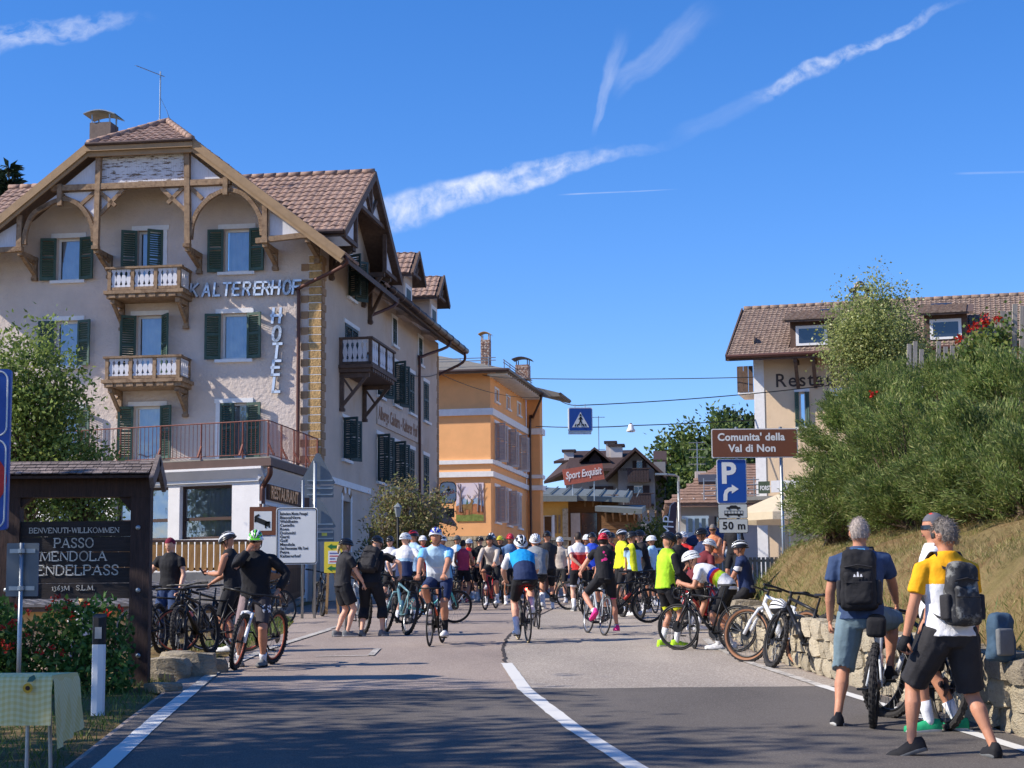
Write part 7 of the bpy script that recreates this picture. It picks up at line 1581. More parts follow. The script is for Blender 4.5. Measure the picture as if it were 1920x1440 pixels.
# ---------------------------------------------------------------- cars far back
def car(label, px, Y, rz, paint, stripe=None):
 o = thing('parked_car', label, 'car', (at_x(px, Y), Y, gz(Y)), rz, 'cars parked far back'); b = MB()
 prof = [(-2.0, .35), (-2.05, .75), (-1.85, .95), (-1.5, 1.42), (.1, 1.5), (.85, 1.0), (1.75, .85), (2.0, .65), (2.0, .35)]
 rows = []
 for k, (s, ins) in enumerate(((-1, 0), (-.98, 0), (.98, 0), (1, 0))):
  rows.append([(s * (.86 if z < .96 else .70) * (1. if abs(s) < 1 else .985), y, z) for y, z in prof])
 n = len(prof); vs = [v for r_ in rows for v in r_]
 fs = [(k * n + i, k * n + (i + 1) % n, (k + 1) * n + (i + 1) % n, (k + 1) * n + i) for k in range(3) for i in range(n)] + [tuple(range(n))[::-1], tuple(range(3 * n, 4 * n))]
 b.mesh(vs, fs); b.build('body', paint, o)
 GLS = mat('car_glass', rgb(30, 34, 40), .05, spec=1.)
 b = MB(); b.face([(-.58, -1.87, 1.02), (.58, -1.87, 1.02), (.52, -1.57, 1.38), (-.52, -1.57, 1.38)]); b.build('rear_window', GLS, o)
 for s in (-1, 1):
  b = MB(); b.face([(s * .835, -1.4, 1.0), (s * .835, .6, 1.0), (s * .716, .1, 1.42), (s * .716, -1.2, 1.38)]); b.build('side_window', GLS, o)
  b = MB(); b.box(s * .6 - .12, s * .6 + .16 * (1 if s > 0 else .2), -2.07, -1.95, .72, .92); b.build('tail_light', mat('tail_red', rgb(190, 24, 30), .25, coat=.5), o)
  for y in (-1.25, 1.3):
   M_ = T(s * .78, y, .32) @ Matrix.Rotation(math.pi / 2, 4, 'Y'); b = MB(); b.lathe([(.2, -.09), (.32, -.08), (.32, .08), (.2, .09)], 20, M=M_); w_ = b.build('wheel', SIGN_BLACK, o); b = MB(); b.lathe([(.0, -.1), (.19, -.1), (.19, .1), (.0, .1)], 14, M=M_); b.build('rim', STEEL, w_)
 if stripe: b = MB(); b.box(-.86, .86, -2.085, -2.06, .55, .64); b.build('stripe', stripe, o)
 b = MB(); b.box(-.26, .26, -2.075, -2.055, .42, .54); b.build('number_plate', SIGN_W, o)
 return o
WHITEPAINT = mat('white_car_paint', rgb(222, 224, 228), .25, var=.02, coat=.6)
car('white car with red tail lights and a blue stripe behind the red and white rider', 1130, 50, R(-6), WHITEPAINT, mat('blue_stripe', rgb(50, 90, 180), .3))
car('white car at the back beside the feather flag', 1222, 64, R(80), WHITEPAINT)
car('pale grey car behind the cyclists right of the feather flag', 1300, 66, R(75), mat('grey_car_paint', rgb(176, 184, 190), .3, coat=.5))
# ---------------------------------------------------------------- stone pillar and planters by the orange house
sp_ = thing('stone_pillar_wall', 'square cut stone wall at the entrance right of the orange house', 'wall', (at_x(1022, 78), 78, gz(78)))
b = MB(); b.box(.02, .98, .05, .6, -.5, 1.95); b.build('mortar', mat('wall_mortar', rgb(120, 106, 86), .95), sp_)
for r_ in range(6):
 for c_ in range(3): b = MB(); x = c_ * .34 + (.0 if r_ % 2 else .02); b.box(x + .01, x + .32, -.02 * ((r_ + c_) % 2), .6, r_ * .33 + .01, r_ * .33 + .31); b.build('stone', STONE_W, sp_)
b = MB(); b.box(-.1, 1.15, -.08, .66, 1.98, 2.1); b.build('coping', CONCRETE, sp_)
p = at(1015, 1090, 70)
pt_ = thing('planter', 'terracotta planter with low green plant by the orange house', 'planter', (p.x, 70, gz(70))); b = MB(); b.lathe([(.25, 0), (.34, .45), (.38, .5), (.3, .5)], 14); b.build('pot', mat('terracotta', rgb(150, 92, 70), .9), pt_)
rg = np.random.default_rng(2); q_ = rg.normal(size=(500, 3)) * np.array([.3, .3, .16]) + np.array([0, 0, .66]); leaf_mesh('foliage', q_, rg.normal(size=(500, 3)), .12, .06, LM_DARK, pt_, 2)
# ---------------------------------------------------------------- bicycles (forward = +y)
TYRE = mat('tyre_rubber', rgb(44, 42, 42), .85, var=.1); ALU = mat('brushed_aluminium', rgb(176, 178, 182), .35, metal=.9, var=.05); BLACKM = mat('black_anodised', rgb(34, 34, 36), .4, metal=.3, var=.05); SADDLE = mat('black_saddle', rgb(30, 30, 32), .6); TANWALL = mat('tan_tyre_wall', rgb(150, 106, 78), .8); SPOKE = mat('spoke_steel', rgb(120, 122, 126), .4, metal=.7); CHAIN = mat('chain_steel', rgb(90, 88, 86), .45, metal=.7)
def paint(name, c): return mat('bike_paint_' + name, c, .3, var=.03, coat=.4)
def ring(R_, r_, n=36, k=8, w=1.0):
 """torus about the x axis"""
 vs, fs = [], []
 for i in range(n):
  a = 2 * math.pi * i / n
  for j in range(k):
   t = 2 * math.pi * j / k; rr_ = R_ + r_ * math.cos(t); vs.append((r_ * w * math.sin(t), rr_ * math.cos(a), rr_ * math.sin(a)))
 for i in range(n):
  for j in range(k): fs.append((i * k + j, ((i + 1) % n) * k + j, ((i + 1) % n) * k + (j + 1) % k, i * k + (j + 1) % k))
 return vs, fs
def wheel_meshes(kind, wallm, rimm):
 key = ('wheel', kind, wallm.name, rimm.name)
 if key in MATS: return MATS[key]
 r = .338 if kind == 'road' else .362; tr = .0145 if kind == 'road' else .030
 b = MB(); b.mesh(*ring(r - tr, tr, 40, 8)); b.cur = 0
 if kind != 'road':
  for i in range(44):
   a = 2 * math.pi * i / 44
   for sx_ in (-.016, .0, .016) if i % 2 else (-.023, .009, .023):
    M_ = Matrix.Rotation(a, 4, 'X') @ T(sx_, 0, r - abs(sx_) * .45); b.cbox((0, 0, 0), (.011, .024, .012), M_)
 o = b.build('tyre', TYRE if wallm.name == 'tyre_rubber' else [TYRE, wallm]); tyre = o.data; bpy.data.objects.remove(o)
 if wallm.name != 'tyre_rubber':
  for pl in tyre.polygons:
   c = pl.center; pl.material_index = 1 if math.hypot(c.y, c.z) < r - tr * .85 else 0
 for pl in tyre.polygons: pl.use_smooth = len(tyre.polygons) < 400
 b = MB(); b.mesh(*ring(r - 2 * tr - .012, .013, 40, 6, .8)); o = b.build('rim', rimm, smooth=True); rim = o.data; bpy.data.objects.remove(o)
 b = MB()
 for i in range(24):
  a = 2 * math.pi * i / 24; s = .03 if i % 2 else -.03; a2 = a + (.5 if i % 4 < 2 else -.5)
  b.tube([(s, .02 * math.cos(a2), .02 * math.sin(a2)), (0, (r - 2 * tr - .01) * math.cos(a), (r - 2 * tr - .01) * math.sin(a))], .0019, 3, caps=False)
 o = b.build('spokes', SPOKE); sp_m = o.data; bpy.data.objects.remove(o)
 b = MB(); M_ = Matrix.Rotation(math.pi / 2, 4, 'Y'); b.lathe([(.02, -.05), (.028, -.035), (.016, -.02), (.016, .02), (.028, .035), (.02, .05)], 10, M=M_)
 b.lathe([(.05, -.04), (.08, -.04), (.08, -.037), (.05, -.037)], 20, M=M_); o = b.build('hub', BLACKM); hub = o.data; bpy.data.objects.remove(o)
 MATS[key] = (r, tyre, rim, sp_m, hub); return MATS[key]
def bike(label, loc, rz, kind='road', fm=None, lean=0., steer=0., wall=None, rim=None, group='bicycles of the crowd', bottle=None, bag=None, fork=None, crank=40., z=None, tail=False):
 fm = fm or BLACKM; wall = wall or TYRE; rim = rim or BLACKM; fork = fork or fm
 x, y = loc; zz = gz(y) if z is None else z; g_ = math.atan((gz(y + .5) - gz(y - .5)))
 o = thing('bicycle', label, 'bicycle', (0, 0, 0), 0, group)
 o.matrix_world = T(x, y, zz) @ Matrix.Rotation(g_, 4, 'X') @ RZ(rz) @ Matrix.Rotation(R(lean), 4, 'Y')
 r, tyre, rimd, spk, hub = wheel_meshes(kind, wall, rim)
 rd = kind == 'road'
 ra, fa = Vector((0, -.41 if rd else -.44, r)), Vector((0, .58 if rd else .70, r)); bb = Vector((0, .0, .275 if rd else .33))
 st = Vector((0, -.16, .78 if rd else .76)); ht, hb = Vector((0, .40 if rd else .45, .83 if rd else .90)), Vector((0, .44 if rd else .49, .70 if rd else .76))
 ax = (ht - hb).normalized(); MS_ = T(*hb) @ Matrix.Rotation(R(steer), 4, ax) @ T(*-hb)
 def F(p): return MS_ @ Vector(p)
 k = 1. if rd else 1.35
 b = MB(); b.tube([hb + (ht - hb) * .2, bb], [.020 * k, .022 * k], 8); b.tube([hb, ht], .020 * k, 8); b.tube([ht - (ht - hb) * .15, st - Vector((0, 0, .02))], [.016 * k, .014 * k], 8); b.tube([bb, st], .016 * k, 8)
 for s in (-1, 1): b.tube([bb + Vector((s * .03, -.04, 0)), ra + Vector((s * .062, 0, 0))], .010 * k, 6); b.tube([st + Vector((s * .012, 0, -.06)), ra + Vector((s * .062, 0, 0))], .009 * k, 6)
 b.tube([bb + Vector((-.045, 0, 0)), bb + Vector((.045, 0, 0))], .024, 8)
 if not rd: b.tube([bb + Vector((0, .06, .07)), bb + Vector((0, .2, .24))], .045, 8)
 b.build('frame', fm, o, smooth=True)
 b = MB(); top = hb - ax * .02
 if rd:
  for s in (-1, 1): b.tube([F(top), F(top + Vector((s * .04, .01, -.05))), F(top.lerp(fa, .6) + Vector((s * .05, .01, 0))), F(fa + Vector((s * .052, 0, 0)))], [.018, .016, .013, .009], 6)
 else:
  b.tube([F(top + Vector((-.07, .01, -.03))), F(top + Vector((0, .02, -.01))), F(top + Vector((.07, .01, -.03)))], .022, 8)
  for s in (-1, 1): m1 = top.lerp(fa, .5) + Vector((s * .065, .03, 0)); b.tube([F(top + Vector((s * .065, .02, -.02))), F(m1)], .019, 8); b.tube([F(m1 - Vector((0, 0, .0))), F(fa + Vector((s * .065, .01, 0)))], .024, 8)
 b.build('fork', fork, o, smooth=True)
 for nm, c, fr in (('rear', ra, False), ('front', fa, True)):
  w = link('wheel', tyre, o); w.matrix_local = (MS_ if fr else Matrix.Identity(4)) @ T(*c)
  link('rim', rimd, w); link('spokes', spk, w); link('hub', hub, w)
 # cockpit
 b = MB(); sp0 = ht + ax * .05; bar = F(sp0 + Vector((0, .085, .01)))
 b.tube([F(ht), F(sp0)], .017, 8); b.tube([F(sp0), bar], .016, 8); b.build('stem', BLACKM, o)
 b = MB(); B0 = sp0 + Vector((0, .085, .01))
 if rd:
  b.tube([F(B0 + Vector((s, 0, 0))) for s in (-.19, 0, .19)], .013, 8)
  for s in (-1, 1): b.tube([F(B0 + Vector((s * .19, q[0], q[1]))) for q in ((0, 0), (.05, .01), (.09, -.01), (.11, -.06), (.085, -.115), (.03, -.135), (-.03, -.135))], .0155, 8)
 else:
  b.tube([F(B0 + Vector((s * .36, q, zq))) for s, q, zq in ((-1, -.05, .02), (-.5, -.01, .02), (0, 0, 0), (.5, -.01, .02), (1, -.05, .02))], .014, 8)
 hb_o = b.build('handlebar', BLACKM, o, smooth=True)
 for s in (-1, 1):
  b = MB()
  if rd: b.tube([F(B0 + Vector((s * .19, .075, .0))), F(B0 + Vector((s * .188, .115, .035)))], [.017, .013], 6); b.tube([F(B0 + Vector((s * .19, .12, .02))), F(B0 + Vector((s * .195, .125, -.09)))], .006, 5); b.build('brake_lever', BLACKM, hb_o)
  else: b.tube([F(B0 + Vector((s * .245, -.03, .02))), F(B0 + Vector((s * .37, -.052, .02)))], .018, 8); b.build('grip', SADDLE, hb_o)
 sd_ = Vector((0, -.215, .965 if rd else .95)); b = MB(); b.tube([st, sd_ - Vector((0, -.01, .045))], .0135, 8); b.build('seatpost', BLACKM, o)
 b = MB(); vs = []
 pr = [(-.135, .068, .018), (-.12, .072, .022), (-.05, .058, .012), (.03, .026, .006), (.11, .02, .004), (.14, .012, -.004)]
 for yy, hw, zt in pr:
  for q in range(8): t = math.pi * q / 7; vs.append((hw * math.cos(t), sd_.y + yy, sd_.z + zt * .4 - .03 + .032 * math.sin(t)))
 b.mesh(vs, [(i * 8 + q, (i + 1) * 8 + q, (i + 1) * 8 + q + 1, i * 8 + q + 1) for i in range(5) for q in range(7)] + [tuple(range(8)), tuple(range(40, 48))[::-1]] + [(i * 8, i * 8 + 7, (i + 1) * 8 + 7, (i + 1) * 8) for i in range(5)]); b.build('saddle', SADDLE, o, smooth=True)
 b = MB(); Mx = T(*bb) @ Matrix.Rotation(math.pi / 2, 4, 'Y'); b.lathe([(.05, .045), (.098 if rd else .075, .045), (.098 if rd else .075, .049), (.05, .049)], 22, M=Mx)
 ca = R(crank); pd = [Vector((0, .17 * math.cos(ca), .17 * math.sin(ca))), Vector((0, -.17 * math.cos(ca), -.17 * math.sin(ca)))]
 b.tube([bb + Vector((.06, 0, 0)), bb + pd[0] + Vector((.07, 0, 0))], .012, 6); b.tube([bb + Vector((-.06, 0, 0)), bb + pd[1] + Vector((-.07, 0, 0))], .012, 6); cr = b.build('crankset', BLACKM, o)
 for s, q in ((1, pd[0]), (-1, pd[1])): b = MB(); b.cbox(bb + q + Vector((s * .12, 0, 0)), (.08, .07, .018)); b.build('pedal', BLACKM, cr)
 b = MB(); Mr = T(*ra) @ Matrix.Rotation(math.pi / 2, 4, 'Y'); b.lathe([(.02, .03), (.055, .03), (.03, .055), (.02, .055)], 14, M=Mr)
 b.tube([bb + Vector((.047, 0, .09)), ra + Vector((.047, 0, .045))], .004, 4); b.tube([bb + Vector((.047, 0, -.09)), ra + Vector((.047, .02, -.12)), ra + Vector((.047, 0, -.05))], .004, 4); b.build('chain', CHAIN, o)
 if bottle: b = MB(); d_ = (bb - hb).normalized(); c0 = bb.lerp(hb, .35) + Vector((0, -.045, .04)); b.tube([c0, c0 - d_ * .13, c0 - d_ * .16, c0 - d_ * .18], [.035, .035, .022, .015], 10); b.build('bottle', bottle, o, smooth=True)
 if bag: b = MB(); b.mesh(*rbox((0, sd_.y - .16, sd_.z - .1), bag[1], .04)); b.build('saddle_bag', bag[0], o, smooth=True)
 if tail:
  b = MB(); b.cbox((0, sd_.y - .08, sd_.z - .12), (.03, .02, .035)); tl = bpy.data.materials.new('lit_tail_light'); tl.use_nodes = True; q = tl.node_tree.nodes['Principled BSDF']; q.inputs['Base Color'].default_value = (1, .02, .02, 1); q.inputs['Emission Color'].default_value = (1, .03, .02, 1); q.inputs['Emission Strength'].default_value = 30; b.build('tail_light', tl, o)
 return o
def rbox(c, size, r, seg=3):
 """rounded box as (verts, faces)"""
 bm = bmesh.new(); bmesh.ops.create_cube(bm, size=1); bmesh.ops.scale(bm, vec=size, verts=bm.verts); bmesh.ops.bevel(bm, geom=bm.edges[:], offset=r, segments=seg, affect='EDGES', profile=.6); bmesh.ops.translate(bm, vec=c, verts=bm.verts)
 bm.verts.index_update(); v = [tuple(q.co) for q in bm.verts]; f = [tuple(q.index for q in p.verts) for p in bm.faces]; bm.free(); return v, f
# ---------------------------------------------------------------- people (forward = +y, feet at z = 0)
def skin(name, c): return mat('skin_' + name, c, .55, var=.10, scale=7., bump=.002, bscale=60., spec=.35)
SK_L = skin('light', rgb(214, 164, 138)); SK_M = skin('tanned', rgb(188, 132, 104)); SK_D = skin('deep_tan', rgb(164, 112, 84)); SK_S = skin('reddish', rgb(200, 142, 118))
def cloth(name, c, rough=.8, bump=.006): return mat('cloth_' + name, c, rough, var=.09, scale=9., bump=bump, bscale=26., spec=.25)
C_BLACK = cloth('black', rgb(34, 34, 38)); C_BLACK2 = cloth('faded_black', rgb(48, 47, 50)); C_WHITE = cloth('white', rgb(222, 222, 226)); C_NAVY = cloth('navy', rgb(38, 52, 88)); C_NAVY2 = cloth('blue_navy', rgb(52, 70, 104)); C_GREYB = cloth('grey_blue', rgb(112, 132, 142)); C_YEL = cloth('mango_yellow', rgb(244, 172, 28)); C_BLUE = cloth('royal_blue', rgb(40, 74, 190)); C_SKY = cloth('sky_blue', rgb(112, 180, 230)); C_AZ = cloth('azure', rgb(24, 146, 214)); C_RED = cloth('red', rgb(196, 44, 44)); C_LIME = cloth('lime', rgb(176, 226, 50)); C_PINK = cloth('raspberry', rgb(178, 60, 88)); C_GREIGE = cloth('greige', rgb(190, 178, 166)); C_GREY = cloth('grey', rgb(136, 140, 144)); C_JEANS = cloth('jeans', rgb(48, 66, 102)); C_ORANGE = cloth('orange', rgb(226, 142, 100)); C_MAROON = cloth('maroon', rgb(112, 44, 50)); C_NEON = cloth('neon_yellow', rgb(222, 226, 50)); C_HPINK = cloth('hot_pink', rgb(236, 60, 142)); C_GREEN = cloth('shoe_green', rgb(40, 160, 110)); C_LBLUE = cloth('light_blue', rgb(170, 202, 226)); C_DENIM = cloth('denim_light', rgb(90, 120, 160)); C_GREYS = cloth('grey_shoe', rgb(110, 112, 114))
SOLE = mat('shoe_sole', rgb(206, 204, 198), .7); HAIR_G = mat('grey_hair', rgb(118, 110, 104), .7, var=.3, scale=40., bump=.01, bscale=70.); HAIR_W = mat('short_white_hair', rgb(158, 146, 138), .7, var=.2, scale=40., bump=.006, bscale=80.); HAIR_B = mat('dark_hair', rgb(48, 36, 30), .6, var=.3, scale=40., bump=.01, bscale=70.); HAIR_Y = mat('blond_hair', rgb(190, 158, 106), .6, var=.3, scale=40., bump=.01, bscale=70.); LENS = mat('dark_lens', rgb(20, 20, 24), .1, spec=.8)
def ik(a, t, l1, l2, hint):
 d = t - a; L = d.length; mx = (l1 + l2) * .998
 if L > mx: t = a + d * (mx / L); d = t - a; L = mx
 u = d / L; k = (l1 * l1 - l2 * l2 + L * L) / (2 * L); h = math.sqrt(max(0, l1 * l1 - k * k)); hv = Vector(hint) - u * Vector(hint).dot(u)
 if hv.length < 1e-5: hv = u.orthogonal()
 return a + u * k + hv.normalized() * h, t
def loft(sec, seg=14):
 """closed tube through elliptical sections (centre, rx, ry, xaxis, yaxis)"""
 vs, fs = [], []
 for c, rx, ry, X, Y_ in sec:
  for k in range(seg): t = 2 * math.pi * k / seg; vs.append(c + X * (rx * math.cos(t)) + Y_ * (ry * math.sin(t)))
 n = len(sec)
 for i in range(n - 1):
  for k in range(seg): k2 = (k + 1) % seg; fs.append((i * seg + k, i * seg + k2, (i + 1) * seg + k2, (i + 1) * seg + k))
 fs.append(tuple(range(seg))[::-1]); fs.append(tuple((n - 1) * seg + k for k in range(seg))); return vs, fs
def limb(pts, rs, side=Vector((1, 0, 0)), flat=1.0):
 sec = []; n = len(pts); X = side
 for i, (p, r_) in enumerate(zip(pts, rs)):
  t = (pts[min(i + 1, n - 1)] - pts[max(i - 1, 0)]).normalized(); X = X - t * X.dot(t)
  X = X.normalized() if X.length > .2 else t.orthogonal().normalized(); sec.append((p, r_ * flat, r_, X, t.cross(X)))
 return loft(sec, 12)
def ball(c, rx, ry, rz_, M3=None, n=10):
 sec = []
 for i in range(n + 1): a = math.pi * i / n; z = -math.cos(a) * rz_; s = max(.02, math.sin(a)); sec.append((Vector((0, 0, z)), rx * s, ry * s, Vector((1, 0, 0)), Vector((0, 1, 0))))
 v, f = loft(sec, 14); M3 = M3 or Matrix.Identity(3); return [Vector(c) + M3 @ q for q in v], f
def cut(pts, rs, f):
 """first part of a limb up to fraction f (0..1 of its length)"""
 L = [0.]
 for a, b in zip(pts, pts[1:]): L.append(L[-1] + (b - a).length)
 tot = L[-1] * f; P, Q = [pts[0]], [rs[0]]
 for i in range(1, len(pts)):
  if L[i] < tot: P.append(pts[i]); Q.append(rs[i])
  else: t = (tot - L[i - 1]) / max(1e-6, L[i] - L[i - 1]); P.append(pts[i - 1].lerp(pts[i], t)); Q.append(rs[i - 1] + (rs[i] - rs[i - 1]) * t); break
 return P, Q
PENDING = []
def remeshed(name, parts, mats, parent, voxel, smooth=3, after=None, extra=None):
 me = bpy.data.meshes.new(name); V, F_ = [], []
 for v, f in parts: n = len(V); V += [tuple(q) for q in v]; F_ += [tuple(i + n for i in q) for q in f]
 me.from_pydata(V, [], F_); ml = mats if isinstance(mats, (list, tuple)) else [mats]
 o = link(name, me, parent); md = o.modifiers.new('r', 'REMESH'); md.mode = 'VOXEL'; md.voxel_size = voxel; md.use_smooth_shade = True
 ms = o.modifiers.new('s', 'SMOOTH'); ms.factor = .5; ms.iterations = smooth
 PENDING.append((o, ml, after, extra)); return o
def flush():
 bpy.context.view_layer.update(); dg = bpy.context.evaluated_depsgraph_get()
 for o, ml, after, extra in PENDING:
  me = bpy.data.meshes.new_from_object(o.evaluated_get(dg)); me.name = o.name
  if extra:
   b = MB(); v = [tuple(q.co) for q in me.vertices]; f = [tuple(p.vertices) for p in me.polygons]; n = len(v)
   for ev, ef in extra: n = len(v); v += [tuple(q) for q in ev]; f += [tuple(i + n for i in q) for q in ef]
   me = bpy.data.meshes.new(o.name); me.from_pydata(v, [], f)
  o.modifiers.clear(); o.data = me
  for m_ in ml: me.materials.append(m_)
  me.polygons.foreach_set('use_smooth', [True] * len(me.polygons))
  if after: after(me)
  me.update()
 PENDING.clear()
def hand_geo(w, d, pn, s, curl, side, sc=1.):
 """palm and five fingers at wrist w, pointing along d, palm facing pn"""
 d = d.normalized(); pn = (pn - d * pn.dot(d)).normalized(); X = d.cross(pn).normalized() * side; out = []
 def tube(P, rs): return limb(P, rs, X)
 out.append(loft([(w - d * .03, .022, .019, X, pn), (w + d * .02, .034, .016, X, pn), (w + d * .07, .042, .014, X, pn), (w + d * .095, .038, .011, X, pn)], 10))
 for i, (off, L) in enumerate(((.031, .072), (.011, .082), (-.010, .076), (-.030, .060))):
  p = w + d * .088 + X * off; P = [p]; dirv = d.copy(); ang = R(18 + 62 * curl)
  for k, fr in enumerate((.45, .32, .23)):
   ax = X; dirv = Matrix.Rotation(ang * (1 if side > 0 else -1) * -1, 3, d.cross(pn).normalized() * 1.0) @ dirv if False else (dirv * math.cos(ang) + pn_perp(dirv, d, pn) * math.sin(ang)); p = p + dirv * (L * fr); P.append(p)
  out.append(tube(P, [.0095, .0088, .008, .0055]))
 tb = w + d * .025 + X * .034; t1 = tb + (X * .6 + d * .7 + pn * .3).normalized() * .042; t2 = t1 + (d * .8 + X * .1 + pn * (.3 + .5 * curl)).normalized() * .036; out.append(tube([tb - X * .012, t1, t2], [.013, .0105, .0075]))
 return [([q for q in v], f) for v, f in out]
def pn_perp(cur, d, pn):
 # direction 90 degrees further round towards the palm from cur, in the plane of d and pn
 a, b = cur.dot(d), cur.dot(pn); return pn * a - d * b
def person(label, loc, rz, hip=(0, 0, None), lean=0., side=0., twist=0., head=(0, 0), feet=None, foot_yaw=(8, -8), foot_pitch=(0, 0), hands=(None, None), elbow=(None, None), knee=(None, None), H=1.76, bulk=1., sk=None,
  shirt=None, sleeve=.42, loose=.012, pat=None, shorts=None, short_len=.47, short_loose=.004, socks=None, sock_h=.16, shoes=None, sole=None, helmet=None, hair=None, long_hair=False, glasses=False, cap=None, voxel=.015, curl=(.35, .35), palm=(None, None), group='people in the street', z=None, gloves=None, neck_c=None, name='person', vis=None, pony=None, tank=False, spat=None, belly=0.):
 s = H / 1.76; sk = sk or SK_M; x, y = loc; shoes = shoes or C_WHITE
 o = thing(name, label, 'person', (x, y, gz(y) if z is None else z), rz, group)
 P = Vector((hip[0], hip[1], hip[2] if hip[2] is not None else .945 * s)); X = Vector((1, 0, 0))
 def dirv(a, sd): return Vector((math.sin(R(sd)), math.sin(R(a)) * math.cos(R(sd)), math.cos(R(a)) * math.cos(R(sd))))
 d1, d2, d3 = dirv(lean * .7, side * .7), dirv(lean, side), dirv(lean * 1.12, side)
 P1 = P + d1 * .14 * s; P2 = P1 + d2 * .21 * s; N = P2 + d3 * .185 * s
 SX = (Matrix.Rotation(R(twist), 3, d2) @ (X - d2 * X.dot(d2)).normalized()); HX = X
 def fr(d, Xa): Xa = (Xa - d * Xa.dot(d)).normalized(); return Xa, d.cross(Xa)
 hd_dir = dirv(lean * .45 - head[1] * .25, side * .5); HC = N + hd_dir * .15 * s
 Mh = (Matrix.Rotation(R(head[0]), 3, 'Z') @ Matrix.Rotation(R(head[1]), 3, 'X'))     # yaw left +, pitch up +
 k = bulk
 def torso(e=0., lo=0, hi=10, e2=0.):
  a1, b1 = fr(d1, HX); a2, b2 = fr(d2, (HX + SX) / 2); a3, b3 = fr(d3, SX); up = Vector((0, 0, 1)); fw = Vector((0, 1, 0))
  S = [(P + Vector((0, -.01, -.13 * s)), .11 * s * k, .095 * s * k, HX, fw), (P + Vector((0, -.012, -.05 * s)), .172 * s * k, .128 * s * k, HX, fw), (P, .168 * s * k, .122 * s * k, a1, b1), (P1 + fw * belly * .5, (.150 + belly * .3) * s * k, (.112 + belly * .6) * s * k, a1, b1), (P1.lerp(P2, .5), .158 * s * k, .115 * s * k, a2, b2), (P2, .172 * s * k, .122 * s * k, a2, b2), (N - d3 * .085 * s, .174 * s * k, .108 * s * k, a3, b3), (N - d3 * .03 * s, .128 * s * k, .086 * s, a3, b3), (N + d3 * .012 * s, .074 * s, .070 * s, a3, b3), (N + d3 * .03 * s, .058 * s, .058 * s, a3, b3)]
  S = S[lo:hi]; return loft([(c, rx + e, ry + e, A, B) for c, rx, ry, A, B in S], 18)
 shl = [N - d3 * .065 * s + SX * (q * .178 * s * k) for q in (-1, 1)]; hj = [P + HX * (q * .092 * s) + Vector((0, 0, -.045 * s)) for q in (-1, 1)]
 feet = feet or ((-.11, .0, .09), (.11, .0, .09)); arms, legs = [], []
 for i, q in enumerate((-1, 1)):
  t = hands[i]; t = Vector(t) if t is not None else shl[i] + Vector((q * .085, .06 + math.sin(R(lean)) * .05, -.535 * s))
  hint = Vector(elbow[i]) if elbow[i] else Vector((q * .5, -.8, -.2)); e_, w_ = ik(shl[i], t, .292 * s, .262 * s, hint)
  A = [shl[i] - SX * q * .085 * s - d3 * .035, shl[i] - SX * q * .035 * s - d3 * .014, shl[i] + SX * q * .0 + (e_ - shl[i]).normalized() * .028, shl[i].lerp(e_, .42), e_, e_.lerp(w_, .3), w_]; arms.append((A, [.046 * s * k, .049 * s * k, .055 * s * k, .049 * s * k, .040 * s * k, .041 * s * k, .026 * s]))
  ft = Vector(feet[i]); hint = Vector(knee[i]) if knee[i] else Vector((q * .15, 1, 0)); kn, an = ik(hj[i], ft, .435 * s, .425 * s, hint)
  Lg = [hj[i] + Vector((0, 0, .06)), hj[i].lerp(kn, .15), hj[i].lerp(kn, .5), kn - (kn - hj[i]).normalized() * .06, kn, kn.lerp(an, .14), kn.lerp(an, .34), kn.lerp(an, .7), an, an - Vector((0, 0, .03))]
  bk_ = Vector((0, -.012, 0)); Lg[6] = Lg[6] + bk_; legs.append((Lg, [.088 * s * k, .092 * s * k, .080 * s * k, .058 * s * k, .056 * s * k, .052 * s * k, .058 * s * k, .040 * s, .034 * s, .034 * s]))
 # head
 hp = []; v, f = ball((0, 0, 0), .079 * s, .099 * s, .120 * s)
 nv = []
 for q in v:
  zf = q.z / (.118 * s); q = q.copy()
  if zf < 0: q.x *= 1 - .28 * zf * zf; q.y = q.y * (1 - .22 * zf * zf) + .012 * s * zf * -1
  else: q.x *= 1.02
  nv.append(HC + Mh @ q)
 hp.append((nv, f)); hp.append(([HC + Mh @ (Vector((0, .092, -.02)) * s + q * s) for q in (Vector((-.014, 0, -.018)), Vector((.014, 0, -.018)), Vector((0, -.006, .03)), Vector((0, .024, -.014)), Vector((0, -.03, -.012)))], [(0, 1, 3), (0, 3, 2), (1, 2, 3), (0, 2, 4), (1, 4, 2), (0, 4, 1)]))
 for q in (-1, 1): hp.append(ball(HC + Mh @ Vector((q * .078, -.008, -.012)) * s, .012 * s, .022 * s, .032 * s, Mh, 6))
 nk = limb([N - d3 * .03, N.lerp(HC, .45), HC + Mh @ Vector((0, -.015, -.03))], [.062 * s, .056 * s, .055 * s])
 parts = [torso(-.008)] + [limb(*a) for a in arms] + [limb(*l) for l in legs] + [nk] + hp
 extra = []
 for i, q in enumerate((-1, 1)):
  A = arms[i][0]; d_ = (A[6] - A[4]).normalized(); pn = Vector(palm[i]) if palm[i] else Vector((-q * 1.0, .15, 0)); extra += hand_geo(A[6], d_, pn, s, curl[i], 1 if q < 0 else -1)
 fd_ = []
 remeshed('body', parts, sk, o, voxel, 2, None, extra)
 J = dict(P=P, P1=P1, P2=P2, N=N, d2=d2, SX=SX, HC=HC, shl=shl, arms=arms, o=o, Mh=Mh, s=s, d3=d3, k=k)
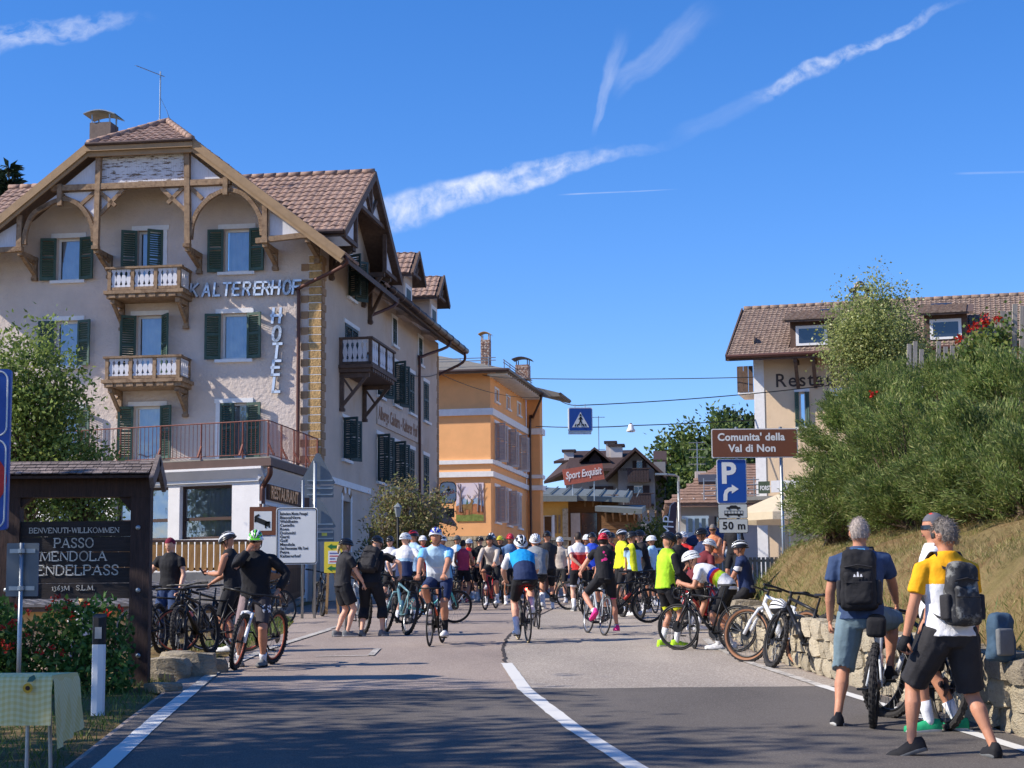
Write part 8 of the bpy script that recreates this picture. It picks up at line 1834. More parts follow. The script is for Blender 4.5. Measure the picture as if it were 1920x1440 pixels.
 def foldit(amp, seed):
  def fn(me):
   n = len(me.vertices); co = np.empty(n * 3, np.float32); me.vertices.foreach_get('co', co); co = co.reshape(-1, 3); nr = np.empty(n * 3, np.float32); me.vertices.foreach_get('normal', nr); nr = nr.reshape(-1, 3)
   ds = np.array([noise.noise(Vector((c[0] * 11 + seed, c[1] * 11, c[2] * 6))) + .5 * noise.noise(Vector((c[0] * 23, c[1] * 23 + seed, c[2] * 15))) for c in co]) * amp
   me.vertices.foreach_set('co', (co + nr * ds[:, None]).ravel())
   fnp = pat if me.name.startswith('shirt') or me.name.startswith('jacket') else spat
   if fnp:
    for pl in me.polygons: pl.material_index = fnp(pl.center, J)
  return fn
 if shirt:
  ml = shirt if isinstance(shirt, (list, tuple)) else [shirt]; e = loose
  tp_ = [torso(e, 1, 10)]
  if not tank:
   for a in arms: Pq, Rq = cut(*a, sleeve); tp_.append(limb(Pq, [r_ + e * (.4, .5, .72, .95, 1, 1, 1)[j] + (.006 if j == len(Rq) - 1 else .001) for j, r_ in enumerate(Rq)]))
  remeshed('shirt', tp_, ml, o, voxel, 2, foldit(.003 + loose * .22, hash(label) % 97))
 if shorts:
  ml = shorts if isinstance(shorts, (list, tuple)) else [shorts]; e = short_loose; tp_ = [torso(.004, 0, 4)]
  for l in legs: Pq, Rq = cut(*l, short_len); n = len(Rq); tp_.append(limb(Pq, [r_ + e * (1 + 2.2 * j / n) + .005 for j, r_ in enumerate(Rq)]))
  remeshed('shorts' if short_len < .9 else 'trousers', tp_, ml, o, voxel, 3, foldit(.0025 + short_loose * .25, 7 + hash(label) % 89))
 # socks and shoes
 for i, q in enumerate((-1, 1)):
  an = legs[i][0][8]; kn = legs[i][0][4]; Mf = T(*an) @ RZ(R(foot_yaw[i])) @ Matrix.Rotation(R(foot_pitch[i]), 4, 'X')
  if socks and sock_h > .02: dk = (kn - an).normalized(); b = MB(); v, f = limb([an - Vector((0, 0, .03)), an, an + dk * sock_h * .5, an + dk * sock_h], [.041 * s, .041 * s, .043 * s + .004, .047 * s + .006]); b.mesh(v, f); b.build('sock', socks, o, smooth=True)
  b = MB(); vs = []; pr = [(-.092, .028, .075), (-.08, .039, .108), (-.02, .042, .114), (.045, .046, .095), (.115, .052, .070), (.17, .046, .058), (.205, .026, .045)]
  for yy, hw, zt in pr:
   zb_ = .008 if yy > .12 else 0.
   for cx_, cz_ in ((-1, 0), (-1.06, .26), (-.92, .6), (-.45, 1), (.45, 1), (.92, .6), (1.06, .26), (1, 0)): vs.append(Mf @ Vector((cx_ * hw * s, yy * s, -.09 * s + zb_ + cz_ * zt * s)))
  n = len(pr); fs = [(a * 8 + c, (a + 1) * 8 + c, (a + 1) * 8 + (c + 1) % 8, a * 8 + (c + 1) % 8) for a in range(n - 1) for c in range(8)]
  b.mesh(vs, fs + [tuple(range(8)), tuple(range((n - 1) * 8, n * 8))[::-1]]); me_ = b.build('shoe', [shoes, sole or SOLE], o, smooth=True).data
  for pl_ in me_.polygons: c = Mf.inverted() @ pl_.center; pl_.material_index = 1 if c.z < -.068 * s else 0
 # head wear
 def HP(v): return HC + Mh @ (Vector(v) * s)
 if helmet:
  m1, m2 = helmet[:2]; b = MB(); a_, b2_, c_ = .094, .138, .112; cz = .028
  def ep(th, ph, k_=1.): return HP((a_ * k_ * math.sin(th) * math.sin(ph), b2_ * k_ * math.cos(th) - .008, cz + c_ * k_ * math.sin(th) * math.cos(ph)))
  b.cur = 1; n1, n2 = 12, 12; vs = [ep(R(8 + 164 * i / n1), R(-92 + 184 * j / n2), .955) for i in range(n1 + 1) for j in range(n2 + 1)]; b.mesh(vs, [(i * (n2 + 1) + j, i * (n2 + 1) + j + 1, (i + 1) * (n2 + 1) + j + 1, (i + 1) * (n2 + 1) + j) for i in range(n1) for j in range(n2)])
  for r_i, phc in enumerate((-84, -56, -28, 0, 28, 56, 84)):
   b.cur = 0 if (len(helmet) < 3 or r_i % 2 == 0) else 2; w_ = 10 if abs(phc) < 80 else 12; vs = []; nn = 12
   for i in range(nn + 1):
    th = R(10 + 160 * i / nn); pw = w_ * (.75 + .25 * math.sin(th))
    for dp, kk in ((-pw, .95), (-pw * .85, 1.02), (pw * .85, 1.02), (pw, .95)): vs.append(ep(th, R(phc + dp), kk))
   b.mesh(vs, [(i * 4 + j, i * 4 + j + 1, (i + 1) * 4 + j + 1, (i + 1) * 4 + j) for i in range(nn) for j in range(3)])
  b.cur = 0
  for th in (48, 92, 132):
   vs = []
   for j in range(13): ph = R(-92 + 184 * j / 12); vs += [ep(R(th - 5), ph, .985), ep(R(th), ph, 1.012), ep(R(th + 5), ph, .985)]
   b.mesh(vs, [(j * 3 + q, j * 3 + q + 1, (j + 1) * 3 + q + 1, (j + 1) * 3 + q) for j in range(12) for q in range(2)])
  rg2 = [ep(R(4 + 352 * 0), 0)]; b.tube([HP((a_ * 1.0 * math.sin(t), b2_ * .99 * math.cos(t) - .008, cz - .012 + .012 * math.cos(t))) for t in [2 * math.pi * i / 20 for i in range(20)]], .013 * s, 6, closed=True)
  ho = b.build('helmet', [m1, m2] + ([helmet[2]] if len(helmet) > 2 else []), o, smooth=True)
  b = MB()
  for q in (-1, 1): b.tube([HP((q * .082, .03, .02)), HP((q * .074, .035, -.07)), HP((q * .02, .055, -.128))], .006 * s, 4); b.tube([HP((q * .082, -.06, .02)), HP((q * .076, .01, -.06))], .006 * s, 4)
  b.build('strap', C_BLACK, ho)
  if vis: b = MB(); b.mesh([HP((x_, y_, z_)) for x_, y_, z_ in ((-.075, .115, .045), (.075, .115, .045), (.055, .175, .035), (-.055, .175, .035), (-.075, .115, .037), (.075, .115, .037), (.055, .175, .028), (-.055, .175, .028))], [(0, 1, 2, 3), (7, 6, 5, 4), (0, 4, 5, 1), (1, 5, 6, 2), (2, 6, 7, 3), (3, 7, 4, 0)]); b.build('visor', vis, ho)
 elif hair or cap:
  m_ = hair or cap; b = MB(); n1, n2 = 14, 16; vs = []
  for i in range(n1 + 1):
   th = R(2 + 100 * i / n1)
   for j in range(n2): ph = 2 * math.pi * j / n2; cut_ = 1.0; fy = math.cos(ph); zt = math.cos(th); th2 = th * ((.72 if fy > .3 else (1.0 if fy > -.3 else 1.22)) if hair else (.66 if fy > .2 else .95)); jx = 1 + (.03 * noise.noise(Vector((i * .7, j * 1.3, 2))) if hair else 0); vs.append(HP((.083 * jx * math.sin(th2) * math.sin(ph), .102 * jx * math.sin(th2) * math.cos(ph) - .004, .010 + .117 * jx * math.cos(th2))))
  b.mesh(vs, [(i * n2 + j, i * n2 + (j + 1) % n2, (i + 1) * n2 + (j + 1) % n2, (i + 1) * n2 + j) for i in range(n1) for j in range(n2)]); ho = b.build('hair' if hair else 'cap', m_, o, smooth=True)
  if hair and voxel < .012:
   V_ = np.array(vs); rg3 = np.random.default_rng(4); Q_ = np.repeat(V_[n2:], 9, 0) + rg3.normal(size=(9 * len(V_[n2:]), 3)) * .007; Nn_ = unit(Q_ - np.array(HC)); leaf_mesh('hair_strands', Q_ - Nn_ * .003, Nn_ * .55 + rg3.normal(size=Q_.shape) * .35 + np.array([0, 0, -.55]), .024 if hair is HAIR_G else .014, .004, m_, ho, 5, 0, stuff=True)
 if helmet and len(helmet) < 9 and (hair is not None): pass
 if pony: b = MB(); b.tube([HP((0, -.09, -.01)), HP((0, -.135, -.04)), HP((.0, -.14, -.11)), HP((0, -.12, -.17))], [.03, .036, .03, .008], 8); b.build('hair', pony, o, smooth=True)
 if helmet and hair: b = MB(); v, f = ball(HP((0, -.018, -.01)), .083 * s, .088 * s, .085 * s, Mh, 8); b.mesh(v, f); b.build('hair', hair, o, smooth=True)
 if glasses:
  b = MB(); vs = []
  for i in range(9): t = R(-75 + 150 * i / 8); vs += [HP((.083 * math.sin(t), .098 * math.cos(t) + .006, .022)), HP((.083 * math.sin(t), .100 * math.cos(t) + .006, -.012 + .01 * abs(math.sin(t * 2)) * 0))]
  b.mesh(vs, [(2 * i, 2 * i + 2, 2 * i + 3, 2 * i + 1) for i in range(8)]); b.build('sunglasses', LENS, o)
 else:
  for q in (-1, 1): b = MB(); v, f = ball(HP((q * .031, .083, .006)), .012 * s, .008 * s, .009 * s, Mh, 5); b.mesh(v, f); b.build('eye', mat('eye_dark', rgb(44, 34, 30), .3), o)
 b = MB(); b.mesh(*limb([HP((-.026, .084, -.062)), HP((0, .091, -.06)), HP((.026, .084, -.062))], [.004, .007, .004])); b.build('mouth', mat('lips', rgb(150, 92, 84), .5), o)
 if gloves:
  for i in range(2): A = arms[i][0]; d_ = (A[6] - A[4]).normalized(); b = MB(); v, f = limb([A[6] - d_ * .02, A[6] + d_ * .03, A[6] + d_ * .095], [.032, .042, .040]); b.mesh(v, f); b.build('glove', gloves, o, smooth=True)
 return J
def crumple(me):
 for v in me.vertices: v.co += v.normal * (.016 * noise.noise(v.co * 9) + .007 * noise.noise(v.co * 24))
def backpack(label, J, m, m2, w=.30, h=.46, d=.20, tilt=0., drop=.02, rows=True, straps=True):
 """worn backpack: a thing of its own placed on the wearer's back"""
 o = J['o']; Z = (J['N'] - J['P1']).normalized(); X = (J['SX'] - Z * J['SX'].dot(Z)).normalized(); Y_ = Z.cross(X); s = J['s']
 c = J['N'] - Z * (h / 2 + drop) - Y_ * (.115 * J['k'] * s + d / 2); Mb = Matrix(((X.x, Y_.x, Z.x, c.x), (X.y, Y_.y, Z.y, c.y), (X.z, Y_.z, Z.z, c.z), (0, 0, 0, 1)))
 Mo = T(*o.location) @ RZ(o.rotation_euler.z) @ Mb; bo = thing('backpack', label, 'backpack'); bo.matrix_world = Mo
 v, f = rbox((0, 0, 0), (w, d, h), .07, 4); remeshed('main_sack', [([(x * (1 - .3 * max(0, z / h)), y * (1 - .35 * max(0, z / h)), z) for x, y, z in v], f)], m, bo, .016, 6, crumple)
 if rows:
  v, f = rbox((0, -d * .42, -h * .14), (w * .74, d * .35, h * .54), .035, 3); remeshed('front_pocket', [(v, f)], m, bo, .016, 4, crumple)
  b = MB(); b.tube([(-w * .36, -d * .5, h * .2), (0, -d * .56, h * .24), (w * .36, -d * .5, h * .2)], .006, 5); b.tube([(-w * .36, -d * .6, -h * .05), (w * .36, -d * .6, -h * .05)], .005, 5); b.build('zip', m2, bo)
  for q in (-1, 1): b = MB(); v, f = rbox((q * w * .5, 0, -h * .2), (.05, d * .7, h * .4), .02, 2); b.mesh(v, f); b.build('side_pocket', m2, bo, smooth=True)
 if straps:
  Mi = Mb.inverted()
  for q, A in zip((-1, 1), J['arms']):
   top = Mi @ (J['N'] - Z * .03 + X * q * .085 * s); b = MB(); fr_ = .13 * J['k']
   P_ = [Vector((q * w * .27, d * .45, h * .40)), Vector((top.x, top.y - .02, top.z + .055)), Vector((top.x + q * .012, top.y + .075, top.z + .015)), Vector((top.x + q * .03, top.y + fr_ + .035, top.z - .12)), Vector((top.x + q * .055, top.y + fr_ + .0, top.z - .26)), Vector((q * w * .5, d * .5, -h * .36))]
   C_ = curvy(P_, 4); vs = []
   for p_ in C_: vs += [(p_.x - .026, p_.y, p_.z), (p_.x + .026, p_.y, p_.z), (p_.x + .026, p_.y + .012, p_.z + .004), (p_.x - .026, p_.y + .012, p_.z + .004)]
   b.mesh(vs, [(i * 4 + a, i * 4 + (a + 1) % 4, (i + 1) * 4 + (a + 1) % 4, (i + 1) * 4 + a) for i in range(len(C_) - 1) for a in range(4)]); b.build('strap', m2, bo)
 return bo
# ---------------------------------------------------------------- the crowd
H_BLK = mat('helmet_black', rgb(32, 32, 36), .3, coat=.4); H_WHT = mat('helmet_white', rgb(228, 230, 232), .3, coat=.4); H_GRN = mat('helmet_green', rgb(96, 200, 50), .3, coat=.4); H_BLU = mat('helmet_blue', rgb(30, 50, 190), .3, coat=.4); H_RED = mat('helmet_red', rgb(206, 30, 52), .3, coat=.4); H_YEL = mat('helmet_yellow', rgb(226, 214, 60), .3, coat=.4); H_IN = mat('helmet_liner', rgb(24, 24, 26), .8)
def up(p, J): return (p - J['P']).dot(J['d2'])
def off(o, x, y, rz):
 """world ground position of local point (x, y) of something at o turned by rz"""
 return o[0] + x * math.cos(rz) - y * math.sin(rz), o[1] + x * math.sin(rz) + y * math.cos(rz)
PED = lambda a, rd=True: (.17 * math.cos(R(a)), (.275 if rd else .33) + .17 * math.sin(R(a)))
def rider(label, loc, rz, crank=-90, kind='road', lean=38, head=(0, 12), blab='bicycle', bk={}, hands=None, **kw):
 """a person riding the bicycle built at the same spot"""
 b = bike(blab, loc, rz, kind, crank=crank, **bk); c = PED(crank, kind == 'road'); q = (-c[0], 2 * (.275 if kind == 'road' else .33) - c[1])
 hb = hands or (((-.2, .56, 1.0), (.2, .56, 1.0)) if kind == 'road' else ((-.3, .5, 1.06), (.3, .5, 1.06)))
 return person(label, loc, rz, hip=(0, -.21, 1.03), lean=lean, head=head, feet=((-.12, q[0] - .07, q[1] + .11), (.12, c[0] - .07, c[1] + .11)), foot_yaw=(0, 0), hands=hb, elbow=((-1, -.3, -.6), (1, -.3, -.6)), curl=(1., 1.), palm=((0, 0, -1), (0, 0, -1)), knee=((-.1, 1, .3), (.1, 1, .3)), **kw)
# 1 man with black backpack straddling his mountain bike
rz = R(-14); B0 = gpx(1637, 1366); L0 = off(B0, 0, .44, rz)
bike('black and white mountain bike under the man with the black backpack', L0, rz, 'mtb', fm=paint('white_black', rgb(190, 194, 198)), fork=BLACKM, steer=-28, crank=10, bag=(C_BLACK, (.16, .22, .17)), lean=3)
J = person('grey-haired man in navy shirt and grey-blue shorts straddling a mountain bike', L0, rz, hip=(-.08, -.2, .95), lean=3, head=(8, -4), feet=((-.30, -.30, .09), (.13, .14, .47)), foot_yaw=(12, -5), hands=(None, (.21, .26, 1.0)), elbow=(None, (1, -.5, 0)), knee=((-.1, 1, 0), (.35, 1, .4)), H=1.8, bulk=1.06, sk=SK_M, shirt=C_NAVY2, sleeve=.44, loose=.02, shorts=C_GREYB, short_len=.53, short_loose=.014, shoes=C_BLACK, hair=HAIR_W, voxel=.011, curl=(.95, .4))
bp = backpack('black backpack worn by the man in the navy shirt', J, C_BLACK, C_BLACK2, .33, .52, .2)
b = MB(); b.prism([(-.07, 0), (.07, 0), (.055, .075), (-.055, .075)], (0, .035, .2), (1, 0, 0), (0, -.25, 1), (0, -1, 0), .01); b.build('blue_flap', C_SKY, bp)
b = MB()
for dx in (-.028, 0, .028): b.prism([(-.011, 0), (.011, 0), (.004, .022 + (.02 if dx == 0 else 0)), (-.004, .022 + (.02 if dx == 0 else 0))], (dx, -.142, .02), (1, 0, 0), (0, 0, 1), (0, -1, 0), .003)
b.build('logo', C_WHITE, bp)
# 2 man in yellow and white jersey
L0 = gpx(1790, 1420)
J = person('man in yellow and white jersey and black shorts walking away in the foreground', L0, R(16), hip=(0, 0, .93), lean=2, head=(24, -6), feet=((-.26, .16, .11), (.24, -.14, .09)), foot_yaw=(58, -12), foot_pitch=(-16, 0), hands=((-.33, .10, .80), (.3, .16, .86)), H=1.78, bulk=1.05, sk=SK_M, shirt=[C_YEL, C_WHITE], sleeve=.46, loose=.018, pat=lambda p, J: 0 if (up(p, J) > .33 or abs((p - J['P']).dot(J['SX'])) > .205) else 1, shorts=C_BLACK2, short_len=.50, short_loose=.017, shoes=C_BLACK, sole=C_GREYS, hair=HAIR_G, glasses=True, voxel=.011, curl=(.6, .5), gloves=C_BLACK)
bp = backpack('small black and grey camouflage backpack on the yellow jersey', J, mat('camo_cloth', rgb(52, 52, 54), .8, var=.2, c2=rgb(126, 126, 122), c2lo=.52, c2hi=.6, c2scale=9.), C_BLACK2, .27, .47, .16, drop=.06)
# 3 man with bandana behind him, his bike on the wall
L3 = gpx(1765, 1372)
person('man with striped bandana, white shirt and green shoes beside the stone wall', L3, R(70), head=(10, 0), H=1.82, sk=SK_M, shirt=C_WHITE, loose=.018, shorts=C_BLACK, short_len=.5, short_loose=.01, socks=C_WHITE, sock_h=.17, shoes=C_GREEN, cap=mat('striped_bandana', rgb(92, 92, 100), .8, c2=rgb(214, 60, 60), c2lo=.54, c2hi=.58, c2scale=7.), glasses=True, voxel=.013, feet=((-.10, .08, .09), (.12, -.12, .09)), foot_yaw=(25, 5))
bike('white forked mountain bike between the wall and the bandana man', off(L3, -.05, .5, 0), R(12), 'mtb', fm=BLACKM, fork=paint('white', rgb(220, 222, 226)), lean=8, steer=15)
bg_ = thing('backpack', 'blue and grey backpack standing on the stone wall', 'backpack', (3.98, 15.2, gz(15.2) + .6), R(25))
b = MB(); v, f = rbox((0, 0, .19), (.24, .17, .40), .06, 3); remeshed('main_sack', [([(x * (1 - .8 * max(0, z - .15)), y * (1 - .8 * max(0, z - .15)), z) for x, y, z in v], f)], cloth('slate_blue', rgb(62, 84, 104)), bg_, .014, 5, crumple); b = MB(); v, f = rbox((-.03, -.09, .15), (.16, .05, .22), .02, 2); b.mesh(v, f); b.build('front_pocket', C_GREYS, bg_, smooth=True)
# 4 bikes leaning on the wall
bike('tan walled mountain bike with white frame leaning on the stone wall', off(gpx(1468, 1248), 0, .1, R(30)), R(30), 'mtb', fm=paint('white', rgb(220, 222, 226)), wall=TANWALL, lean=13, steer=22, bottle=mat('bottle_blue', rgb(150, 180, 196), .3))
hm_ = thing('cycling_helmet', 'white helmet hung on the bars of the tan walled bike', 'helmet', at(1460, 1132, 23.4), R(30)); b = MB(); n1 = 10
for rr_ in range(7):
 ph = R(-84 + 28 * rr_); vs = []
 for i in range(n1 + 1):
  th = R(8 + 164 * i / n1)
  for dp in (-9, 9): vs.append((.1 * math.sin(th) * math.sin(ph + R(dp)), .145 * math.cos(th), .12 * math.sin(th) * math.cos(ph + R(dp)) - .05))
 b.mesh(vs, [(2 * i, 2 * i + 1, 2 * i + 3, 2 * i + 2) for i in range(n1)])
b.build('shell', H_WHT, hm_); b = MB(); b.mesh(*ball((0, 0, -.05), .092, .135, .1)); b.build('liner', H_IN, hm_, smooth=True)
# 5 rainbow jersey man leaning over his bike
rz = R(52); L0 = gpx(1350, 1222)
bike('black gravel bike the rainbow jersey man leans on', off(L0, -.02, .12, rz), rz, 'road', lean=4, steer=8, wall=TYRE)
BAND = [C_WHITE, C_BLUE, C_RED, C_NEON, C_LIME]
def rain(p, J):
 t = up(p, J) + .35 * (p - J['P']).dot(J['SX'])
 return 0 if abs((p - J['P']).dot(J['SX'])) > .2 else (4 if .10 < t < .14 else 3 if .14 <= t < .18 else 2 if .18 <= t < .225 else 1 if .225 <= t < .265 else 0)
person('man in white rainbow-banded jersey bending over a black bike', off(gpx(1352, 1218), 0, 0, 0), R(78), hip=(0, -.12, .92), lean=62, head=(0, -20), feet=((-.12, .02, .09), (.12, -.14, .09)), hands=((-.14, .55, .97), (.16, .52, .95)), elbow=((-.6, 0, -1), (.6, 0, -1)), sk=SK_M, shirt=BAND, pat=rain, sleeve=.42, shorts=C_BLACK, short_len=.47, socks=C_WHITE, sock_h=.17, shoes=C_WHITE, helmet=(H_WHT, H_IN), glasses=True, voxel=.012, curl=(1, 1))
# 6 sitting man in navy on the wall
person('man in navy jersey with white sleeve band and black helmet sitting on the wall', (wallx(30.2) + .12, 30.2), R(82), hip=(0, 0, .78), lean=10, head=(5, -6), feet=((-.1, .42, .1), (.12, .34, .1)), hands=((-.12, .38, .78), (.14, .36, .78)), sk=SK_M, shirt=[C_NAVY, C_WHITE], pat=lambda p, J: 1 if min((p - a[0][3]).length for a in J['arms']) < .075 and abs((p - J['P']).dot(J['SX'])) > .16 and p.z < J['arms'][0][0][3].z + .02 and p.z > J['arms'][0][0][3].z - .05 else 0, shorts=C_BLACK, short_len=.5, socks=C_BLACK, shoes=C_BLACK, helmet=(H_BLK, H_IN, H_WHT), voxel=.013)
# 7 lime vest man
L0 = gpx(1258, 1214); bike('grey road bike held by the lime jacket rider', off(L0, .12, .1, 0), R(197), fm=paint('grey', rgb(120, 122, 126)), steer=-12, lean=-3)
person('slim rider in lime vest over black sleeves with lime shoes', off(L0, -.06, .1, 0), R(-62), lean=6, head=(-10, -30), feet=((-.14, .02, .09), (.13, .1, .09)), hands=((-.26, .06, .84), (.2, .3, .95)), sk=SK_M, shirt=[C_LIME, C_BLACK], sleeve=.97, loose=.028, pat=lambda p, J: 1 if abs((p - J['P']).dot(J['SX'])) > .185 else 0, shorts=[C_BLACK, C_NEON], spat=lambda p, J: 1 if p.z < .60 else 0, short_len=.44, socks=C_WHITE, sock_h=.2, shoes=C_LIME, helmet=(H_BLK, H_IN), voxel=.013, H=1.72, bulk=.92)
# 8 woman with red helmet on her bike
rz = R(14); L0 = off(gpx(1132, 1192), 0, .41, rz)
bike('silver road bike under the rider with the red helmet', L0, rz, fm=paint('silver', rgb(176, 180, 184)), lean=7, crank=25, rim=ALU)
J = person('rider with red helmet and pink shoes resting on her bike, back turned', L0, rz, hip=(.1, -.2, .99), lean=20, side=4, head=(-10, -8), feet=((-.12, -.26, .40), (.34, -.1, .09)), foot_pitch=(-32, 0), hands=((-.2, .42, 1.0), (.22, .4, 1.0)), knee=((-.5, 1, .2), (.2, 1, 0)), H=1.68, bulk=.98, sk=SK_S, shirt=[C_BLACK, C_HPINK], pat=lambda p, J: 1 if noise.noise(p * 16) > .28 and abs((p - J['P']).dot(J['SX'])) < .08 and .12 < up(p, J) < .42 else 0, sleeve=.4, shorts=[C_BLACK, C_HPINK], spat=lambda p, J: 1 if p.z < .62 else 0, short_len=.45, shoes=C_HPINK, sole=C_HPINK, socks=C_WHITE, sock_h=.03, helmet=(H_RED, H_IN), hair=HAIR_B, voxel=.013)
# 9 red and white jersey, hands behind the back
L0 = gpx(1086, 1146); bike('white road bike between the legs of the rider in red and white', off(L0, .06, .25, R(-12)), R(-12), fm=paint('white', rgb(220, 222, 226)), steer=-10)
person('bare-headed rider in white and red jersey, hands clasped behind his back', L0, R(4), lean=3, head=(-6, 0), feet=((-.12, -.05, .09), (.18, .04, .09)), hands=((.02, -.20, 1.03), (.06, -.21, 1.0)), elbow=((-1, -.2, .1), (1, -.2, .1)), palm=((0, -1, 0), (0, -1, 0)), sk=SK_L, shirt=[C_WHITE, C_RED, cloth('salmon', rgb(226, 130, 130))], pat=lambda p, J: 0 if abs((p - J['P']).dot(J['SX'])) > .2 or up(p, J) > .36 else (2 if up(p, J) > .30 else 1), shorts=[C_BLACK, C_WHITE], spat=lambda p, J: 1 if p.z < .60 and p.x < 0 else 0, short_len=.45, socks=C_WHITE, sock_h=.2, shoes=C_GREYS, hair=HAIR_B, voxel=.014, H=1.82)
# 10 the group round the side-on bike
bike('black road bike seen side-on behind the red helmet rider', (at_x(1160, 36), 36), R(-84), fm=BLACKM, lean=3, bottle=mat('bottle_red', rgb(190, 60, 50), .4))
person('rider in bright blue jacket and black helmet facing the viewer', (at_x(1112, 44), 44), R(172), head=(-5, 0), sk=SK_M, shirt=C_BLUE, sleeve=.97, loose=.022, shorts=C_BLACK, socks=C_BLACK, helmet=(H_BLK, H_IN), hands=((-.12, .25, 1.0), (.12, .25, 1.0)), H=1.8)
person('rider in dark red and black jersey looking left, black helmet', (at_x(1136, 38.2), 38.2), R(120), head=(10, -6), sk=SK_M, shirt=[C_BLACK, C_RED], pat=lambda p, J: 1 if abs((p - J['P']).dot(J['SX'])) > .17 and up(p, J) < .42 else 0, shorts=C_BLACK, socks=C_BLACK, helmet=(H_BLK, H_IN, H_WHT), glasses=True, H=1.84, bulk=1.06)
person('smiling rider in neon yellow jacket and black helmet facing left', (at_x(1168, 43), 43), R(112), head=(10, -4), sk=SK_M, shirt=C_NEON, sleeve=.97, loose=.02, shorts=C_BLACK, socks=C_BLACK, helmet=(H_BLK, H_IN, H_WHT), H=1.86)
person('rider in pale blue and neon jersey with black helmet, head bowed', (at_x(1192, 39.5), 39.5), R(40), head=(30, -22), lean=8, sk=SK_M, shirt=[C_LBLUE, C_NEON, C_BLACK], pat=lambda p, J: 1 if -.16 < (p - J['P']).dot(J['SX']) < -.04 else (2 if up(p, J) > .42 else 0), shorts=C_BLACK, socks=C_BLACK, helmet=(H_BLK, H_IN), hands=((.02, .28, .95), (.22, .26, .95)), H=1.8)
bike('dark mountain bike beside the rider with bowed head', (at_x(1180, 38.5), 38.5), R(195), 'mtb', fm=BLACKM)
person('woman in blue dress standing far back by the white car', (at_x(1212, 58), 58), R(170), shirt=C_DENIM, shorts=C_BLACK, short_len=.93, hair=HAIR_B, H=1.7, voxel=.02)
person('man in dark clothes far back next to the woman in blue', (at_x(1200, 60), 60), R(190), shirt=C_BLACK2, shorts=C_BLACK, short_len=.93, hair=HAIR_B, voxel=.02)
# 11 parked bikes by the wall end and people there
for i, (px, Y, a, c, lab) in enumerate(((1288, 34.0, 150, BLACKM, 'black bike nearest in the parked cluster behind the lime vest'), (1305, 35.2, 158, paint('white', rgb(220, 222, 226)), 'white framed bike in the parked cluster behind the lime vest'), (1322, 33.2, 120, paint('red', rgb(178, 34, 40)), 'red bike in the parked cluster near the rainbow jersey'), (1278, 37.0, 165, BLACKM, 'farthest dark bike of the parked cluster by the flag'))): bike(lab, (at_x(px, Y), Y), R(a), 'mtb' if i % 2 else 'road', fm=c, lean=5 - 3 * i, steer=10 * i - 10)
person('rider in maroon jersey stooping behind the rainbow jersey man', (at_x(1302, 33), 33), R(-60), lean=38, head=(0, -20), hands=((-.15, .45, .98), (.18, .42, .98)), sk=SK_M, shirt=[C_MAROON, C_WHITE], shorts=C_BLACK, socks=C_WHITE, helmet=(H_WHT, H_IN), H=1.74)
person('tanned woman in orange top sitting beyond the sign post', (at_x(1345, 41), 41), R(150), z=gz(41) + .75, hip=(0, 0, .45), lean=14, head=(20, -12), feet=((-.1, .42, .12), (.1, .40, .12)), hands=((-.02, .34, .80), (.1, .3, .72)), knee=((0, 1, 1), (0, 1, 1)), sk=SK_D, shirt=C_ORANGE, tank=True, shorts=C_ORANGE, short_len=.3, hair=HAIR_G, glasses=True, H=1.66)
person('person in black shirt standing behind the parking sign post', (at_x(1379, 45), 45), R(150), z=gz(45) + .35, shirt=C_BLACK, shorts=C_BLACK, hair=HAIR_B, voxel=.02)
# 12 riders in the road
rz = R(9); L0 = off(gpx(990, 1206), 0, .41, rz)
rider('rider in azure and navy jersey going away with a lit red tail light', L0, rz, crank=94, lean=48, head=(0, 22), blab='black road bike with pale tyres and a lit red tail light', bk=dict(wall=mat('pale_tyre_wall', rgb(176, 160, 130), .8), tail=True), sk=SK_L, shirt=[C_AZ, C_NAVY, C_WHITE], sleeve=.5, pat=lambda p, J: 2 if abs((p - J['P']).dot(J['SX'])) > .205 else (0 if up(p, J) > .20 else 1), shorts=C_BLACK, short_len=.46, socks=C_WHITE, sock_h=.18, shoes=C_WHITE, helmet=(H_WHT, H_BLK, H_BLK), voxel=.012, H=1.88, bulk=1.04)
rz = R(4); rider('rider in grey jersey and white helmet just ahead of the azure rider', gpx(1006, 1178), rz, crank=40, lean=40, head=(0, 15), blab='dark road bike of the grey jersey rider', sk=SK_M, shirt=C_GREY, sleeve=.95, shorts=C_BLACK, short_len=.46, socks=C_WHITE, helmet=(H_WHT, H_IN), H=1.82)
rz = R(171); L0 = off(gpx(806, 1212), 0, -.58, rz)
rider('smiling rider with blue and white helmet coming towards the viewer', L0, rz, crank=100, lean=30, head=(8, 4), blab='black road bike of the rider with the blue and white helmet', bk=dict(bottle=mat('bottle_orange', rgb(220, 90, 50), .4), steer=3), sk=SK_M, shirt=[C_LBLUE, C_SKY, cloth('pale_grey', rgb(204, 210, 216))], pat=lambda p, J: 1 if abs((p - J['P']).dot(J['SX'])) > .185 else (2 if up(p, J) < .28 else 0), sleeve=.45, shorts=[C_NAVY, C_SKY], spat=lambda p, J: 0, short_len=.46, socks=C_BLACK, sock_h=.18, shoes=C_WHITE, helmet=(H_WHT, H_IN, H_BLU), voxel=.012, H=1.88, bulk=1.1, belly=.04)
rz = R(166); L0 = off(gpx(910, 1144), 0, -.58, rz)
